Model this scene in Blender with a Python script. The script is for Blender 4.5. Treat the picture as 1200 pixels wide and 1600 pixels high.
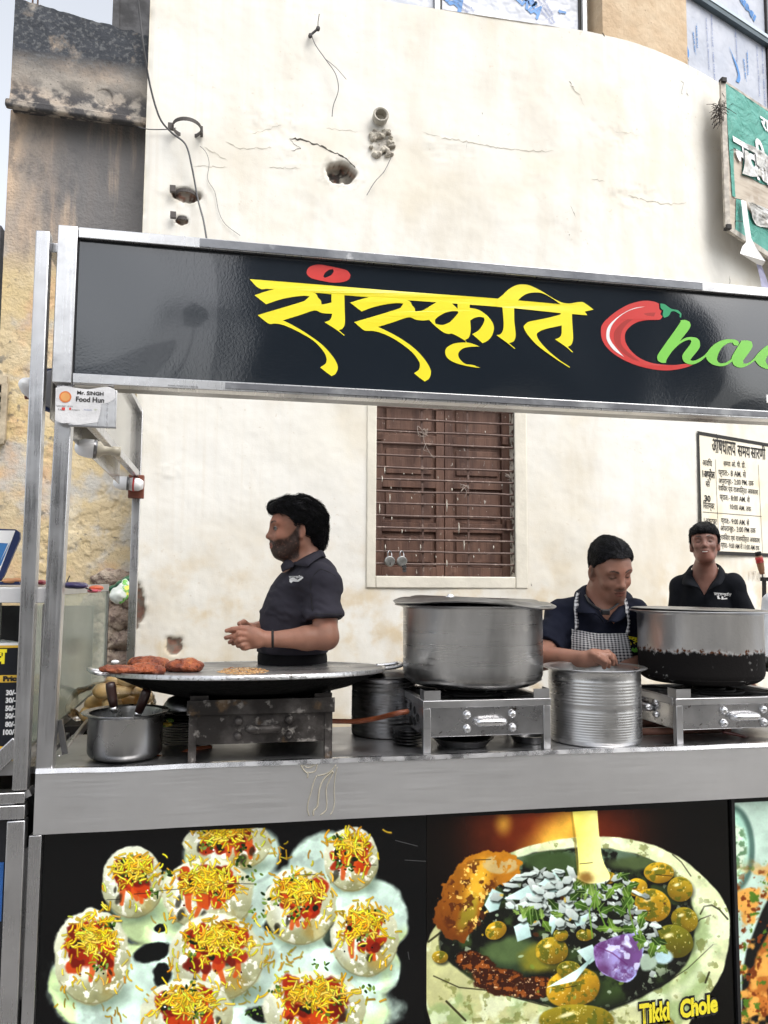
import bpy, math, random
import numpy as np
from mathutils import Vector, Matrix
from mathutils.bvhtree import BVHTree

for o in list(bpy.data.objects): bpy.data.objects.remove(o, do_unlink=True)
SC = bpy.context.scene
COL = SC.collection
R = math.radians
random.seed(7)
rng = np.random.default_rng(11)

# ------------------------------------------------------------------ camera
FPX = 1250.0
YAW, PITCH, ROLL = R(11.32), R(5.05), R(.366)
CAM = np.array([0, 0, 1.42])
fw = np.array([math.sin(YAW)*math.cos(PITCH), math.cos(YAW)*math.cos(PITCH), math.sin(PITCH)])
rt = np.cross(fw, [0, 0, 1]); rt /= np.linalg.norm(rt); up = np.cross(rt, fw)
rt, up = rt*math.cos(ROLL)+up*math.sin(ROLL), -rt*math.sin(ROLL)+up*math.cos(ROLL)
cd = bpy.data.cameras.new('camera'); co = bpy.data.objects.new('camera', cd); COL.objects.link(co)
co.matrix_world = Matrix(((rt[0], up[0], -fw[0], CAM[0]), (rt[1], up[1], -fw[1], CAM[1]), (rt[2], up[2], -fw[2], CAM[2]), (0, 0, 0, 1)))
cd.sensor_fit = 'VERTICAL'; cd.sensor_height = 36; cd.sensor_width = 27; cd.lens = FPX/1600*36
cd.clip_end = 2000; cd.clip_start = .05
SC.camera = co

# ------------------------------------------------------------------ world, sun, exposure
SUN_EL, SUN_AZ = R(52), R(205)        # azimuth measured from +Y clockwise: sun is behind the camera, a little to its right
w = bpy.data.worlds.new('World'); SC.world = w; w.use_nodes = True
wn = w.node_tree.nodes; wl = w.node_tree.links
bg = wn['Background']
sky = wn.new('ShaderNodeTexSky'); sky.sky_type = 'NISHITA'; sky.sun_disc = False
sky.sun_elevation = SUN_EL; sky.sun_rotation = SUN_AZ; sky.air_density = 1.2; sky.dust_density = 4.0; sky.ozone_density = 1.0
hs = wn.new('ShaderNodeHueSaturation'); hs.inputs['Saturation'].default_value = .26; hs.inputs['Value'].default_value = 2.85
wl.new(sky.outputs[0], hs.inputs['Color']); wl.new(hs.outputs[0], bg.inputs[0])
bg.inputs[1].default_value = .15
sd = bpy.data.lights.new('sun', 'SUN'); so = bpy.data.objects.new('sun', sd); COL.objects.link(so)
sd.energy = .7; sd.angle = R(35); sd.color = (1, .965, .92)
sdir = Vector((math.sin(SUN_AZ)*math.cos(SUN_EL)*-1, math.cos(SUN_AZ)*math.cos(SUN_EL), math.sin(SUN_EL)))
SUNV = Vector((.35, -.62, .0)).normalized()*math.cos(SUN_EL)+Vector((0, 0, math.sin(SUN_EL)))
so.rotation_euler = SUNV.to_track_quat('Z', 'Y').to_euler()
sky.sun_rotation = math.atan2(SUNV.x, SUNV.y)
SC.view_settings.view_transform = 'Standard'; SC.view_settings.look = 'None'
SC.view_settings.gamma = 1; SC.view_settings.use_curve_mapping = False
SC.view_settings.exposure = -.42
SC.render.engine = 'CYCLES'

# ------------------------------------------------------------------ photogrammetry helpers (a pixel of the 1200x1600 photo -> a point in the place)
def ray(x, y): return fw+rt*(x-600)/FPX-up*(y-800)/FPX
def P(x, y, Y): d = ray(x, y); return CAM+d*(Y/d[1])
def PX(x, y, X): d = ray(x, y); return CAM+d*(X/d[0])
def PZ(x, y, Z): d = ray(x, y); return CAM+d*((Z-CAM[2])/d[2])
def proj(p):
    v = np.asarray(p)-CAM; q = v@fw
    return 600+FPX*(v@rt)/q, 800-FPX*(v@up)/q

# ------------------------------------------------------------------ numpy noise
def _h(ix, iy, iz, seed):
    n = (ix*374761393+iy*668265263+iz*2147483647+seed*144665) & 0xffffffff
    n = ((n ^ (n >> 13))*1274126177) & 0xffffffff
    n = n ^ (n >> 16)
    return (n & 0xffff)/65535.0
def vnoise(p, seed=0):
    p = np.asarray(p, float); i = np.floor(p).astype(np.int64); f = p-i; f = f*f*(3-2*f)
    r = 0
    for dx in (0, 1):
        for dy in (0, 1):
            for dz in (0, 1):
                wgt = (f[..., 0] if dx else 1-f[..., 0])*(f[..., 1] if dy else 1-f[..., 1])*(f[..., 2] if dz else 1-f[..., 2])
                r = r+wgt*_h(i[..., 0]+dx, i[..., 1]+dy, i[..., 2]+dz, seed)
    return r
def fbm(p, oct=4, seed=0):
    a, s, t = .5, 0, 0; p = np.asarray(p, float)
    for k in range(oct): s = s+a*vnoise(p*2**k+k*17.3, seed+k); t += a; a *= .5
    return s/t
def n2(x, y, s, oct=4, seed=0): return fbm(np.stack([x*s, y*s, np.zeros_like(x)+seed*.37], -1), oct, seed)
def sstep(a, b, x): t = np.clip((x-a)/(b-a), 0, 1); return t*t*(3-2*t)

# ------------------------------------------------------------------ objects
def wloc(o):
    v = Vector((0, 0, 0))
    while o: v += o.location; o = o.parent
    return v
def tag(o, label=None, cat=None, group=None, kind=None):
    if label: o['label'] = label
    if cat: o['category'] = cat
    if group: o['group'] = group
    if kind: o['kind'] = kind
    return o
def empty(name, loc, label, cat, group=None):
    o = bpy.data.objects.new(name, None); COL.objects.link(o); o.location = Vector(loc); o.empty_display_size = .05
    return tag(o, label, cat, group)
def link(name, me, m=None, parent=None, base=None, smooth=False):
    """world-space mesh -> object; vertices become relative to its parent (or to its own base when top level)"""
    o = bpy.data.objects.new(name, me); COL.objects.link(o)
    if parent is not None:
        o.parent = parent; off = wloc(parent)
    else:
        n = len(me.vertices); a = np.empty(n*3); me.vertices.foreach_get('co', a); a = a.reshape(-1, 3)
        mn, mx = a.min(0), a.max(0)
        off = Vector(base) if base is not None else Vector(((mn[0]+mx[0])/2, (mn[1]+mx[1])/2, mn[2])); o.location = off
    me.transform(Matrix.Translation(-off))
    if m is not None:
        me.materials.clear(); me.materials.append(m)
    if smooth is True:
        me.polygons.foreach_set('use_smooth', [True]*len(me.polygons))
    elif smooth:
        me.polygons.foreach_set('use_smooth', [True]*len(me.polygons)); me.set_sharp_from_angle(angle=R(smooth))
    me.update()
    return o
def dup_tree(o, loc, parent=None):
    c = o.copy(); COL.objects.link(c); c.parent = parent
    if loc is not None: c.location = loc
    for ch in list(o.children): dup_tree(ch, None, c)
    return c
def basis(d, hint=(0, 0, 1)):
    d = Vector(d).normalized(); h = Vector(hint)
    if abs(d.dot(h)) > .98: h = Vector((1, 0, 0))
    a = d.cross(h).normalized(); b = a.cross(d).normalized()
    return a, b, d
def spline(pts, n=6, closed=False):
    P_ = [Vector(p) for p in pts]; out = []; N = len(P_)
    for i in range(N if closed else N-1):
        if closed: p0, p1, p2, p3 = P_[i-1], P_[i], P_[(i+1) % N], P_[(i+2) % N]
        else: p0, p1, p2, p3 = P_[max(i-1, 0)], P_[i], P_[i+1], P_[min(i+2, N-1)]
        for k in range(n):
            t = k/n; out.append(.5*((2*p1)+(p2-p0)*t+(2*p0-5*p1+4*p2-p3)*t*t+(3*p1-p0-3*p2+p3)*t**3))
    if not closed: out.append(P_[-1])
    return out
class MB:
    def __init__(s): s.v = []; s.f = []
    def add(s, vs, fs):
        b = len(s.v); s.v += [tuple(v) for v in vs]; s.f += [tuple(b+i for i in f) for f in fs]; return s
    def hexa(s, c8):
        return s.add(c8, [(0, 3, 2, 1), (4, 5, 6, 7), (0, 1, 5, 4), (1, 2, 6, 5), (2, 3, 7, 6), (3, 0, 4, 7)])
    def box(s, x0, x1, y0, y1, z0, z1):
        x0, x1 = sorted((x0, x1)); y0, y1 = sorted((y0, y1)); z0, z1 = sorted((z0, z1))
        return s.hexa([(x0, y0, z0), (x1, y0, z0), (x1, y1, z0), (x0, y1, z0), (x0, y0, z1), (x1, y0, z1), (x1, y1, z1), (x0, y1, z1)])
    def bar(s, a, b, w_, h_=None, hint=(0, 0, 1)):
        h_ = h_ or w_; a, b = Vector(a), Vector(b); u, v, d = basis(b-a, hint); u = u*w_/2; v = v*h_/2
        return s.hexa([a-u-v, a+u-v, a+u+v, a-u+v, b-u-v, b+u-v, b+u+v, b-u+v])
    def tube(s, path, r, n=8, cap=True):
        path = [Vector(p) for p in path]; N = len(path); rs = r if hasattr(r, '__len__') else [r]*N
        b0 = len(s.v); u = None
        for i, p in enumerate(path):
            d = (path[min(i+1, N-1)]-path[max(i-1, 0)]).normalized()
            if u is None: u, v, _ = basis(d)
            else:
                u = (u-d*u.dot(d))
                if u.length < 1e-6: u, v, _ = basis(d)
                u.normalize(); v = d.cross(u)
            v = d.cross(u).normalized()
            for k in range(n):
                a = 2*math.pi*k/n; s.v.append(tuple(p+(u*math.cos(a)+v*math.sin(a))*rs[i]))
        for i in range(N-1):
            for k in range(n):
                k2 = (k+1) % n; s.f.append((b0+i*n+k, b0+i*n+k2, b0+(i+1)*n+k2, b0+(i+1)*n+k))
        if cap: s.f.append(tuple(b0+k for k in range(n))[::-1]); s.f.append(tuple(b0+(N-1)*n+k for k in range(n)))
        return s
    def lathe(s, prof, c=(0, 0, 0), axis=(0, 0, 1), n=48, ang=None):
        """prof = list of (radius, height)"""
        u, v, d = basis(axis, (0, 1, 0) if abs(axis[2]) > .9 else (0, 0, 1)); c = Vector(c); b0 = len(s.v); m = len(prof)
        for (r, h) in prof:
            for k in range(n):
                a = 2*math.pi*k/n; s.v.append(tuple(c+d*h+(u*math.cos(a)+v*math.sin(a))*max(r, 1e-5)))
        for i in range(m-1):
            for k in range(n):
                k2 = (k+1) % n; s.f.append((b0+i*n+k, b0+(i+1)*n+k, b0+(i+1)*n+k2, b0+i*n+k2))
        return s
    def quad(s, a, b, c, d): return s.add([a, b, c, d], [(0, 1, 2, 3)])
    def mesh(s, name='m'):
        me = bpy.data.meshes.new(name); me.from_pydata([tuple(v) for v in s.v], [], s.f); me.update(); return me
    def build(s, name, m, parent=None, smooth=False, bevel=0, base=None, label=None):
        me = s.mesh(name)
        o = link(name, me, m, parent, base, smooth)
        if bevel:
            b = o.modifiers.new('b', 'BEVEL'); b.width = bevel; b.segments = 2; b.limit_method = 'ANGLE'; b.angle_limit = R(40)
            me.polygons.foreach_set('use_smooth', [True]*len(me.polygons)); me.set_sharp_from_angle(angle=R(35))
        if label: o['label'] = label
        return o
def np_mesh(name, V, F_):
    me = bpy.data.meshes.new(name); V = np.asarray(V, np.float32); F_ = np.asarray(F_, np.int32); k = F_.shape[1]
    me.vertices.add(len(V)); me.vertices.foreach_set('co', V.ravel())
    me.loops.add(F_.size); me.loops.foreach_set('vertex_index', F_.ravel())
    me.polygons.add(len(F_)); me.polygons.foreach_set('loop_start', np.arange(0, F_.size, k, dtype=np.int32))
    me.polygons.foreach_set('loop_total', np.full(len(F_), k, np.int32)); me.update(calc_edges=True); me.validate(); return me
def attr(me, name, vals):
    a = me.attributes.new(name, 'FLOAT', 'POINT'); a.data.foreach_set('value', np.asarray(vals, np.float32))
def uvmap(me, fn):
    """fn(vertex coords Nx3) -> Nx2"""
    n = len(me.vertices); a = np.empty(n*3); me.vertices.foreach_get('co', a); uv = fn(a.reshape(-1, 3))
    li = np.empty(len(me.loops), np.int32); me.loops.foreach_get('vertex_index', li)
    L = me.uv_layers.new(name='UVMap'); L.data.foreach_set('uv', uv[li].astype(np.float32).ravel())
def grid_mesh(name, fn, nu, nv):
    """fn(u,v arrays in 0..1) -> (x,y,z)"""
    u, v = np.meshgrid(np.linspace(0, 1, nu), np.linspace(0, 1, nv), indexing='ij'); x, y, z = fn(u, v)
    V = np.stack([x, y, z], -1).reshape(-1, 3); i = np.arange(nu*nv).reshape(nu, nv)
    F_ = np.stack([i[:-1, :-1], i[1:, :-1], i[1:, 1:], i[:-1, 1:]], -1).reshape(-1, 4)
    return np_mesh(name, V, F_)

# ------------------------------------------------------------------ materials
class Mt:
    def __init__(s, name, col=(.5, .5, .5), rough=.5, metal=0., spec=.5, coat=0., scale=(1, 1, 1), coord='Object'):
        s.m = bpy.data.materials.new(name); s.m.use_nodes = True; s.n = s.m.node_tree.nodes; s.l = s.m.node_tree.links
        s.b = s.n['Principled BSDF']; s.b.inputs['Roughness'].default_value = rough; s.b.inputs['Metallic'].default_value = metal
        s.b.inputs['Specular IOR Level'].default_value = spec; s.b.inputs['Coat Weight'].default_value = coat
        s.b.inputs['Base Color'].default_value = (*col, 1)
        tc = s.n.new('ShaderNodeTexCoord'); mp = s.n.new('ShaderNodeMapping'); mp.inputs['Scale'].default_value = scale
        if coord == 'World':
            g = s.n.new('ShaderNodeNewGeometry'); s.l.new(g.outputs['Position'], mp.inputs[0])
        else: s.l.new(tc.outputs[coord], mp.inputs[0])
        s.co = mp.outputs[0]; s.col = None; s.base = col; s.nrm = None
    def _c(s, v):
        if isinstance(v, tuple):
            r = s.n.new('ShaderNodeRGB'); r.outputs[0].default_value = (*v, 1); return r.outputs[0]
        return v
    def noise(s, sc, lo=.4, hi=.6, detail=6, stretch=None, rough=.55, dist=0, w=0.):
        c = s.co
        if stretch or w:
            mp = s.n.new('ShaderNodeMapping'); mp.inputs['Scale'].default_value = stretch or (1, 1, 1)
            mp.inputs['Location'].default_value = (w, w*1.7, w*.6); s.l.new(c, mp.inputs[0]); c = mp.outputs[0]
        t = s.n.new('ShaderNodeTexNoise'); t.inputs['Scale'].default_value = sc; t.inputs['Detail'].default_value = detail
        t.inputs['Roughness'].default_value = rough; t.inputs['Distortion'].default_value = dist; s.l.new(c, t.inputs['Vector'])
        return s.rng(t.outputs['Fac'], lo, hi)
    def rng(s, f, lo, hi, a=0., b=1.):
        m = s.n.new('ShaderNodeMapRange'); m.interpolation_type = 'SMOOTHSTEP'
        for k, v in zip(('From Min', 'From Max', 'To Min', 'To Max'), (lo, hi, a, b)): m.inputs[k].default_value = v
        s.l.new(f, m.inputs['Value']); return m.outputs[0]
    def attrf(s, name, lo=0., hi=1.):
        a = s.n.new('ShaderNodeAttribute'); a.attribute_name = name; return s.rng(a.outputs['Fac'], lo, hi)
    def axis(s, ax, lo, hi, world=True):
        g = s.n.new('ShaderNodeNewGeometry'); x = s.n.new('ShaderNodeSeparateXYZ'); s.l.new(g.outputs['Position'], x.inputs[0])
        return s.rng(x.outputs[ax], lo, hi)
    def math(s, op, a, b):
        m = s.n.new('ShaderNodeMath'); m.operation = op
        for i, v in enumerate((a, b)):
            if isinstance(v, (int, float)): m.inputs[i].default_value = v
            else: s.l.new(v, m.inputs[i])
        return m.outputs[0]
    def layer(s, col, fac, k=1.):
        x = s.n.new('ShaderNodeMix'); x.data_type = 'RGBA'
        if s.col is None: s.col = s._c(s.base)
        if k != 1.: fac = s.math('MULTIPLY', fac, k)
        s.l.new(fac, x.inputs[0]); s.l.new(s.col, x.inputs[6]); s.l.new(s._c(col), x.inputs[7])
        s.col = x.outputs[2]; s.l.new(s.col, s.b.inputs['Base Color']); return s
    def rough(s, fac, a, b):
        m = s.n.new('ShaderNodeMapRange'); m.inputs['To Min'].default_value = a; m.inputs['To Max'].default_value = b
        s.l.new(fac, m.inputs['Value']); s.l.new(m.outputs[0], s.b.inputs['Roughness']); return s
    def metal(s, fac, a, b):
        m = s.n.new('ShaderNodeMapRange'); m.inputs['To Min'].default_value = a; m.inputs['To Max'].default_value = b
        s.l.new(fac, m.inputs['Value']); s.l.new(m.outputs[0], s.b.inputs['Metallic']); return s
    def bump(s, fac, st=.3, dist=.01):
        b = s.n.new('ShaderNodeBump'); b.inputs['Strength'].default_value = st; b.inputs['Distance'].default_value = dist
        s.l.new(fac, b.inputs['Height'])
        if s.nrm is not None: s.l.new(s.nrm, b.inputs['Normal'])
        s.nrm = b.outputs[0]; s.l.new(s.nrm, s.b.inputs['Normal']); return s
def simple(name, col, rough=.5, metal=0., var=.25, sc=9., bump=.15, bsc=60, coord='Object', spec=.5, coat=0.):
    t = Mt(name, col, rough, metal, spec=spec, coat=coat, coord=coord); c2 = tuple(c*(1-var) for c in col)
    t.layer(c2, t.noise(sc, .35, .65))
    if bump: t.bump(t.noise(bsc, .2, .8), bump, .003)
    return t.m
def steel(name, col=(.60, .60, .61), rough=.3, stretch=(1, 1, 60), grime=.35, bump=.12):
    t = Mt(name, col, rough, 1.)
    t.layer(tuple(c*.72 for c in col), t.noise(3.5, .35, .7), .7)
    t.layer(tuple(c*.45 for c in col), t.noise(14, .58, .72, w=3), grime)
    br = t.noise(5, .2, .8, stretch=stretch, detail=3, w=5)
    t.rough(t.math('ADD', t.math('MULTIPLY', br, .5), t.math('MULTIPLY', t.noise(6, .3, .7, w=9), .5)), rough*.75, rough*1.5)
    t.bump(br, bump, .0008); t.bump(t.noise(7, .2, .8, detail=2, w=2), .12, .006)
    return t.m
MA = {}
MA['steel'] = steel('brushed_steel', rough=.30)
MA['steelx'] = steel('brushed_steel_horizontal', (.60, .60, .61), .34, stretch=(1, 1, 70), bump=.1)
MA['tube'] = steel('steel_tube', (.62, .62, .63), .27, stretch=(30, 30, 1), grime=.2, bump=.015)
MA['pot'] = steel('pot_steel', (.64, .64, .64), .27, stretch=(1, 1, 14), grime=.35)
MA['dsteel'] = steel('dark_steel', (.26, .26, .265), .28, stretch=(1, 1, 20))
MA['black'] = simple('soot_black', (.012, .012, .013), .6, var=.3)
MA['blackgloss'] = simple('black_plastic', (.012, .012, .014), .3, bump=.03)
MA['white'] = simple('white_plastic', (.88, .88, .88), .35, var=.06, bump=.03)
MA['cream'] = simple('cream_plastic', (.62, .57, .45), .4, var=.1, bump=.03)
MA['brown'] = simple('brown_holder', (.20, .06, .035), .45, var=.2)
MA['rubber'] = simple('orange_rubber', (.27, .075, .03), .45, var=.3, sc=20)
MA['red'] = simple('red_vinyl', (.62, .05, .045), .3, var=.05, bump=0)
MA['redd'] = simple('dark_red_vinyl', (.40, .035, .03), .3, var=.05, bump=0)
MA['yel'] = simple('yellow_vinyl', (.90, .78, .035), .3, var=.04, bump=0)
MA['grn'] = simple('green_vinyl', (.22, .62, .09), .3, var=.04, bump=0)
MA['dgrn'] = simple('dark_green_vinyl', (.03, .33, .14), .3, var=.04, bump=0)
MA['wht'] = simple('white_vinyl', (.82, .82, .82), .3, var=.03, bump=0)
MA['ink'] = simple('black_paint', (.018, .016, .015), .7, var=.4, sc=40, bump=0)
MA['navy'] = simple('navy_plastic', (.015, .03, .11), .35, bump=.03)
MA['wire'] = simple('grey_wire', (.10, .10, .105), .5)
MA['skyblueprint'] = simple('blue_print', (.05, .22, .55), .4, bump=0)
MA['blueprint'] = simple('dark_blue_print', (.08, .14, .38), .4, bump=0)

# ------------------------------------------------------------------ filled outlines and lettering
def _tomesh(cu, mapfn, thick=0.):
    ob = bpy.data.objects.new('tmp', cu); COL.objects.link(ob)
    dg = bpy.context.evaluated_depsgraph_get(); me = bpy.data.meshes.new_from_object(ob.evaluated_get(dg)); bpy.data.objects.remove(ob)
    n = len(me.vertices); a = np.empty(n*3); me.vertices.foreach_get('co', a); a = a.reshape(-1, 3)
    out = np.array([mapfn(p[0], p[1]) for p in a], np.float32) if n else a
    if n: me.vertices.foreach_set('co', out.ravel()); me.update()
    return me
def smooth_loop(pts, n=4, corner=48):
    """Catmull-Rom through the points, kept sharp where the outline turns hard"""
    N = len(pts); Q = [Vector((p[0], p[1], 0)) for p in pts]; sharp = []
    for i in range(N):
        a = Q[i]-Q[i-1]; b = Q[(i+1) % N]-Q[i]
        sharp.append(a.length < 1e-9 or b.length < 1e-9 or a.angle(b, 0) > R(corner))
    out = []
    for i in range(N):
        p1, p2 = Q[i], Q[(i+1) % N]
        p0 = Q[i-1] if not sharp[i] else p1+(p1-p2)*.5
        p3 = Q[(i+2) % N] if not sharp[(i+1) % N] else p2+(p2-p1)*.5
        for k in range(n):
            t = k/n; v = .5*((2*p1)+(p2-p0)*t+(2*p0-5*p1+4*p2-p3)*t*t+(3*p1-p0-3*p2+p3)*t**3); out.append((v.x, v.y))
    return out
def fill(loops, mapfn):
    """loops: list of [(x,y)...] outer outlines and holes -> flat mesh placed by mapfn"""
    cu = bpy.data.curves.new('c', 'CURVE'); cu.dimensions = '2D'; cu.fill_mode = 'BOTH'
    for lp in loops:
        sp = cu.splines.new('POLY'); sp.points.add(len(lp)-1)
        for i, p in enumerate(lp): sp.points[i].co = (p[0], p[1], 0, 1)
        sp.use_cyclic_u = True
    return _tomesh(cu, mapfn)
def text(s, mapfn, size=1., align='LEFT', bold=0., shear=0., width=None):
    cu = bpy.data.curves.new('t', 'FONT'); cu.body = s; cu.size = size; cu.align_x = align; cu.offset = bold; cu.shear = shear
    cu.resolution_u = 3; cu.fill_mode = 'BOTH'
    if width:
        k = [1.]
        ob = bpy.data.objects.new('tmp', cu); COL.objects.link(ob); bpy.context.view_layer.update(); wd = ob.dimensions.x; bpy.data.objects.remove(ob)
        k = width/max(wd, 1e-6); f0 = mapfn; mapfn = lambda x, y: f0(x*k, y)
    return _tomesh(cu, mapfn)
def plane_map(o, ex, ey):
    o, ex, ey = np.array(o, float), np.array(ex, float), np.array(ey, float)
    return lambda x, y: o+ex*x+ey*y
def join_meshes(ms, name='j'):
    V, Fc = [], []
    for me in ms:
        b = len(V); V += [tuple(v.co) for v in me.vertices]; Fc += [tuple(b+i for i in p.vertices) for p in me.polygons]
    me = bpy.data.meshes.new(name); me.from_pydata(V, [], Fc); me.update(); return me

# ------------------------------------------------------------------ signed-distance modelling (continuous bodies, cloth, hair, food)
class SDF:
    def __init__(s): s.ops = []
    def ell(s, c, r, rot=None, k=.02, sub=False):
        c = np.asarray(c, float); r = np.asarray(r, float); Rm = np.eye(3) if rot is None else np.asarray(rot, float); mr = r.max()
        def f(p):
            q = (p-c)@Rm; k0 = np.linalg.norm(q/r, axis=-1); k1 = np.linalg.norm(q/(r*r), axis=-1); return k0*(k0-1)/np.maximum(k1, 1e-9)
        s.ops.append((f, c-mr, c+mr, k, sub)); return s
    def sph(s, c, r, k=.02, sub=False): return s.ell(c, (r, r, r), None, k, sub)
    def cap(s, a, b, ra, rb=None, k=.02, sub=False):
        a, b = np.asarray(a, float), np.asarray(b, float); rb = ra if rb is None else rb; m = max(ra, rb); ab = b-a; L = max(ab@ab, 1e-12)
        def f(p):
            t = np.clip(((p-a)@ab)/L, 0, 1); return np.linalg.norm(p-a-t[..., None]*ab, axis=-1)-(ra+(rb-ra)*t)
        s.ops.append((f, np.minimum(a, b)-m, np.maximum(a, b)+m, k, sub)); return s
    def chain(s, pts, rs, k=.006):
        for i in range(len(pts)-1): s.cap(pts[i], pts[i+1], rs[i], rs[i+1], k)
        return s
    def __call__(s, p, margin=.06):
        D = np.full(len(p), .2)
        for f, lo, hi, k, sub in s.ops:
            m = np.all((p > lo-margin) & (p < hi+margin), axis=-1)
            if not m.any(): continue
            d = f(p[m]); e = D[m]
            if not sub:
                h = np.maximum(k-np.abs(e-d), 0)/k; D[m] = np.minimum(e, d)-h*h*k*.25
            else:
                d = -d; h = np.maximum(k-np.abs(e-d), 0)/k; D[m] = np.maximum(e, d)+h*h*k*.25
        return D
def surface(fn, lo, hi, h):
    """block-sparse surface nets of fn(points)<0"""
    lo, hi = np.asarray(lo, float), np.asarray(hi, float); B = 8
    nb = np.ceil((hi-lo)/(h*B)).astype(int); n = nb*B+1
    c = np.stack(np.meshgrid(*[np.arange(k) for k in nb], indexing='ij'), -1).reshape(-1, 3)
    dc = fn(lo+(c+.5)*B*h); act = c[np.abs(dc) < B*h*1.05+.012]
    D = np.full(n, 1., np.float32)
    # sign of inactive blocks
    ins = c[dc < 0]
    for b in ins: D[b[0]*B:b[0]*B+B+1, b[1]*B:b[1]*B+B+1, b[2]*B:b[2]*B+B+1] = -1
    loc = np.stack(np.meshgrid(*[np.arange(B+1)]*3, indexing='ij'), -1).reshape(-1, 3)
    for i in range(0, len(act), 400):
        a = act[i:i+400]; idx = (a[:, None, :]*B+loc[None]).reshape(-1, 3); D[idx[:, 0], idx[:, 1], idx[:, 2]] = fn(lo+idx*h)
    S = D < 0
    mix = np.zeros(np.array(n)-1, bool); s0 = S[:-1, :-1, :-1]
    for dx in (0, 1):
        for dy in (0, 1):
            for dz in (0, 1):
                mix |= S[dx:n[0]-1+dx, dy:n[1]-1+dy, dz:n[2]-1+dz] != s0
    cells = np.argwhere(mix); vid = np.full(mix.shape, -1, np.int64); vid[tuple(cells.T)] = np.arange(len(cells))
    acc = np.zeros((len(cells), 3)); cnt = np.zeros(len(cells))
    cor = [(0, 0, 0), (1, 0, 0), (0, 1, 0), (1, 1, 0), (0, 0, 1), (1, 0, 1), (0, 1, 1), (1, 1, 1)]
    val = [D[cells[:, 0]+a, cells[:, 1]+b, cells[:, 2]+c_] for a, b, c_ in cor]
    for i in range(8):
        for ax in range(3):
            j = i | (1 << ax)
            if j == i: continue
            a, b = val[i], val[j]; m = (a < 0) != (b < 0); t = np.where(m, a/np.where(m, a-b, 1), 0)
            p = np.array(cor[i], float)[None]+t[:, None]*(np.array(cor[j])-np.array(cor[i]))[None]
            acc[m] += p[m]; cnt[m] += 1
    V = lo+(cells+acc/np.maximum(cnt, 1)[:, None])*h
    Fs = []
    for ax in range(3):
        sl1 = [slice(None)]*3; sl0 = [slice(None)]*3; sl0[ax] = slice(0, n[ax]-1); sl1[ax] = slice(1, n[ax])
        ch = S[tuple(sl0)] != S[tuple(sl1)]; e = np.argwhere(ch)
        u, v = (ax+1) % 3, (ax+2) % 3
        ok = (e[:, u] > 0) & (e[:, v] > 0) & (e[:, u] < n[u]-1) & (e[:, v] < n[v]-1); e = e[ok]
        du = np.zeros(3, int); du[u] = 1; dv = np.zeros(3, int); dv[v] = 1
        q = np.stack([vid[tuple((e-du-dv).T)], vid[tuple((e-dv).T)], vid[tuple(e.T)], vid[tuple((e-du).T)]], -1)
        inside = S[tuple(e.T)]; q[~inside] = q[~inside][:, ::-1]; Fs.append(q)
    Fc = np.concatenate(Fs); Fc = Fc[(Fc >= 0).all(1)]
    return V, Fc
def sdf_obj(name, fn, lo, hi, h, m, parent=None, attrs=None, smooth_it=1):
    V, Fc = surface(fn, lo, hi, h); me = np_mesh(name, V, Fc)
    if attrs:
        for k, g in attrs.items(): attr(me, k, g(V))
    o = link(name, me, m, parent, None, True)
    if smooth_it:
        s = o.modifiers.new('s', 'SMOOTH'); s.factor = .5; s.iterations = smooth_it
    return o
def rotz(a): c, s = math.cos(a), math.sin(a); return np.array([[c, -s, 0], [s, c, 0], [0, 0, 1.]])
def roty(a): c, s = math.cos(a), math.sin(a); return np.array([[c, 0, s], [0, 1, 0], [-s, 0, c]])
def rotx(a): c, s = math.cos(a), math.sin(a); return np.array([[1, 0, 0], [0, c, -s], [0, s, c]])
# ================================================================== GROUND
g = Mt('dusty_asphalt', (.25, .24, .225), .9, coord='World')
g.layer((.33, .31, .28), g.noise(1.2, .4, .65)); g.layer((.07, .068, .066), g.noise(35, .5, .7)); g.bump(g.noise(60, .2, .8), .4, .01)
tag(MB().quad((-400, -400, -.21), (400, -400, -.21), (400, 400, -.21), (-400, 400, -.21)).build('ground', g.m), 'dusty grey street ground under the food cart', None, None, 'structure')

pv = simple('pavement_concrete', (.30, .28, .25), .9, coord='World', var=.3, sc=4, bump=.5)
tag(MB().box(-6, 9, 3.12, 8, -.3, -.0).build('pavement', pv), 'raised concrete pavement between cart and wall', None, None, 'structure')
# ================================================================== CREAM WALL (its plan runs straight, then bends away to the right)
YW = 4.9; S0, SB, RB, AB = -.53, 2.25, 3.0, R(22)
def wxy(s):
    """arc length -> (x, y, nx, ny); n points to the street"""
    if s <= SB: return s, YW, 0., -1.
    a = min((s-SB)/RB, AB); x = SB+RB*math.sin(a); y = YW+RB*(1-math.cos(a)); e = s-SB-RB*AB
    if e > 0: x += e*math.cos(AB); y += e*math.sin(AB)
    return x, y, math.sin(a), -math.cos(a)
_ss = np.linspace(S0-.4, 8, 3000); _wx = np.array([wxy(s) for s in _ss])
def W(s, z, off=0.):
    x, y, nx, ny = wxy(s); return np.array([x+nx*off, y+ny*off, z])
def wall_s(px, py, off=0.):
    d = ray(px, py); X = _wx[:, 0]+_wx[:, 2]*off; Y = _wx[:, 1]+_wx[:, 3]*off
    c = X*d[1]-Y*d[0]; i = int(np.argmin(np.abs(c))); t = Y[i]/d[1]; return float(_ss[i]), float(CAM[2]+d[2]*t)
def WP(px, py, off=0.): s, z = wall_s(px, py, off); return W(s, z, off)

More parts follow.
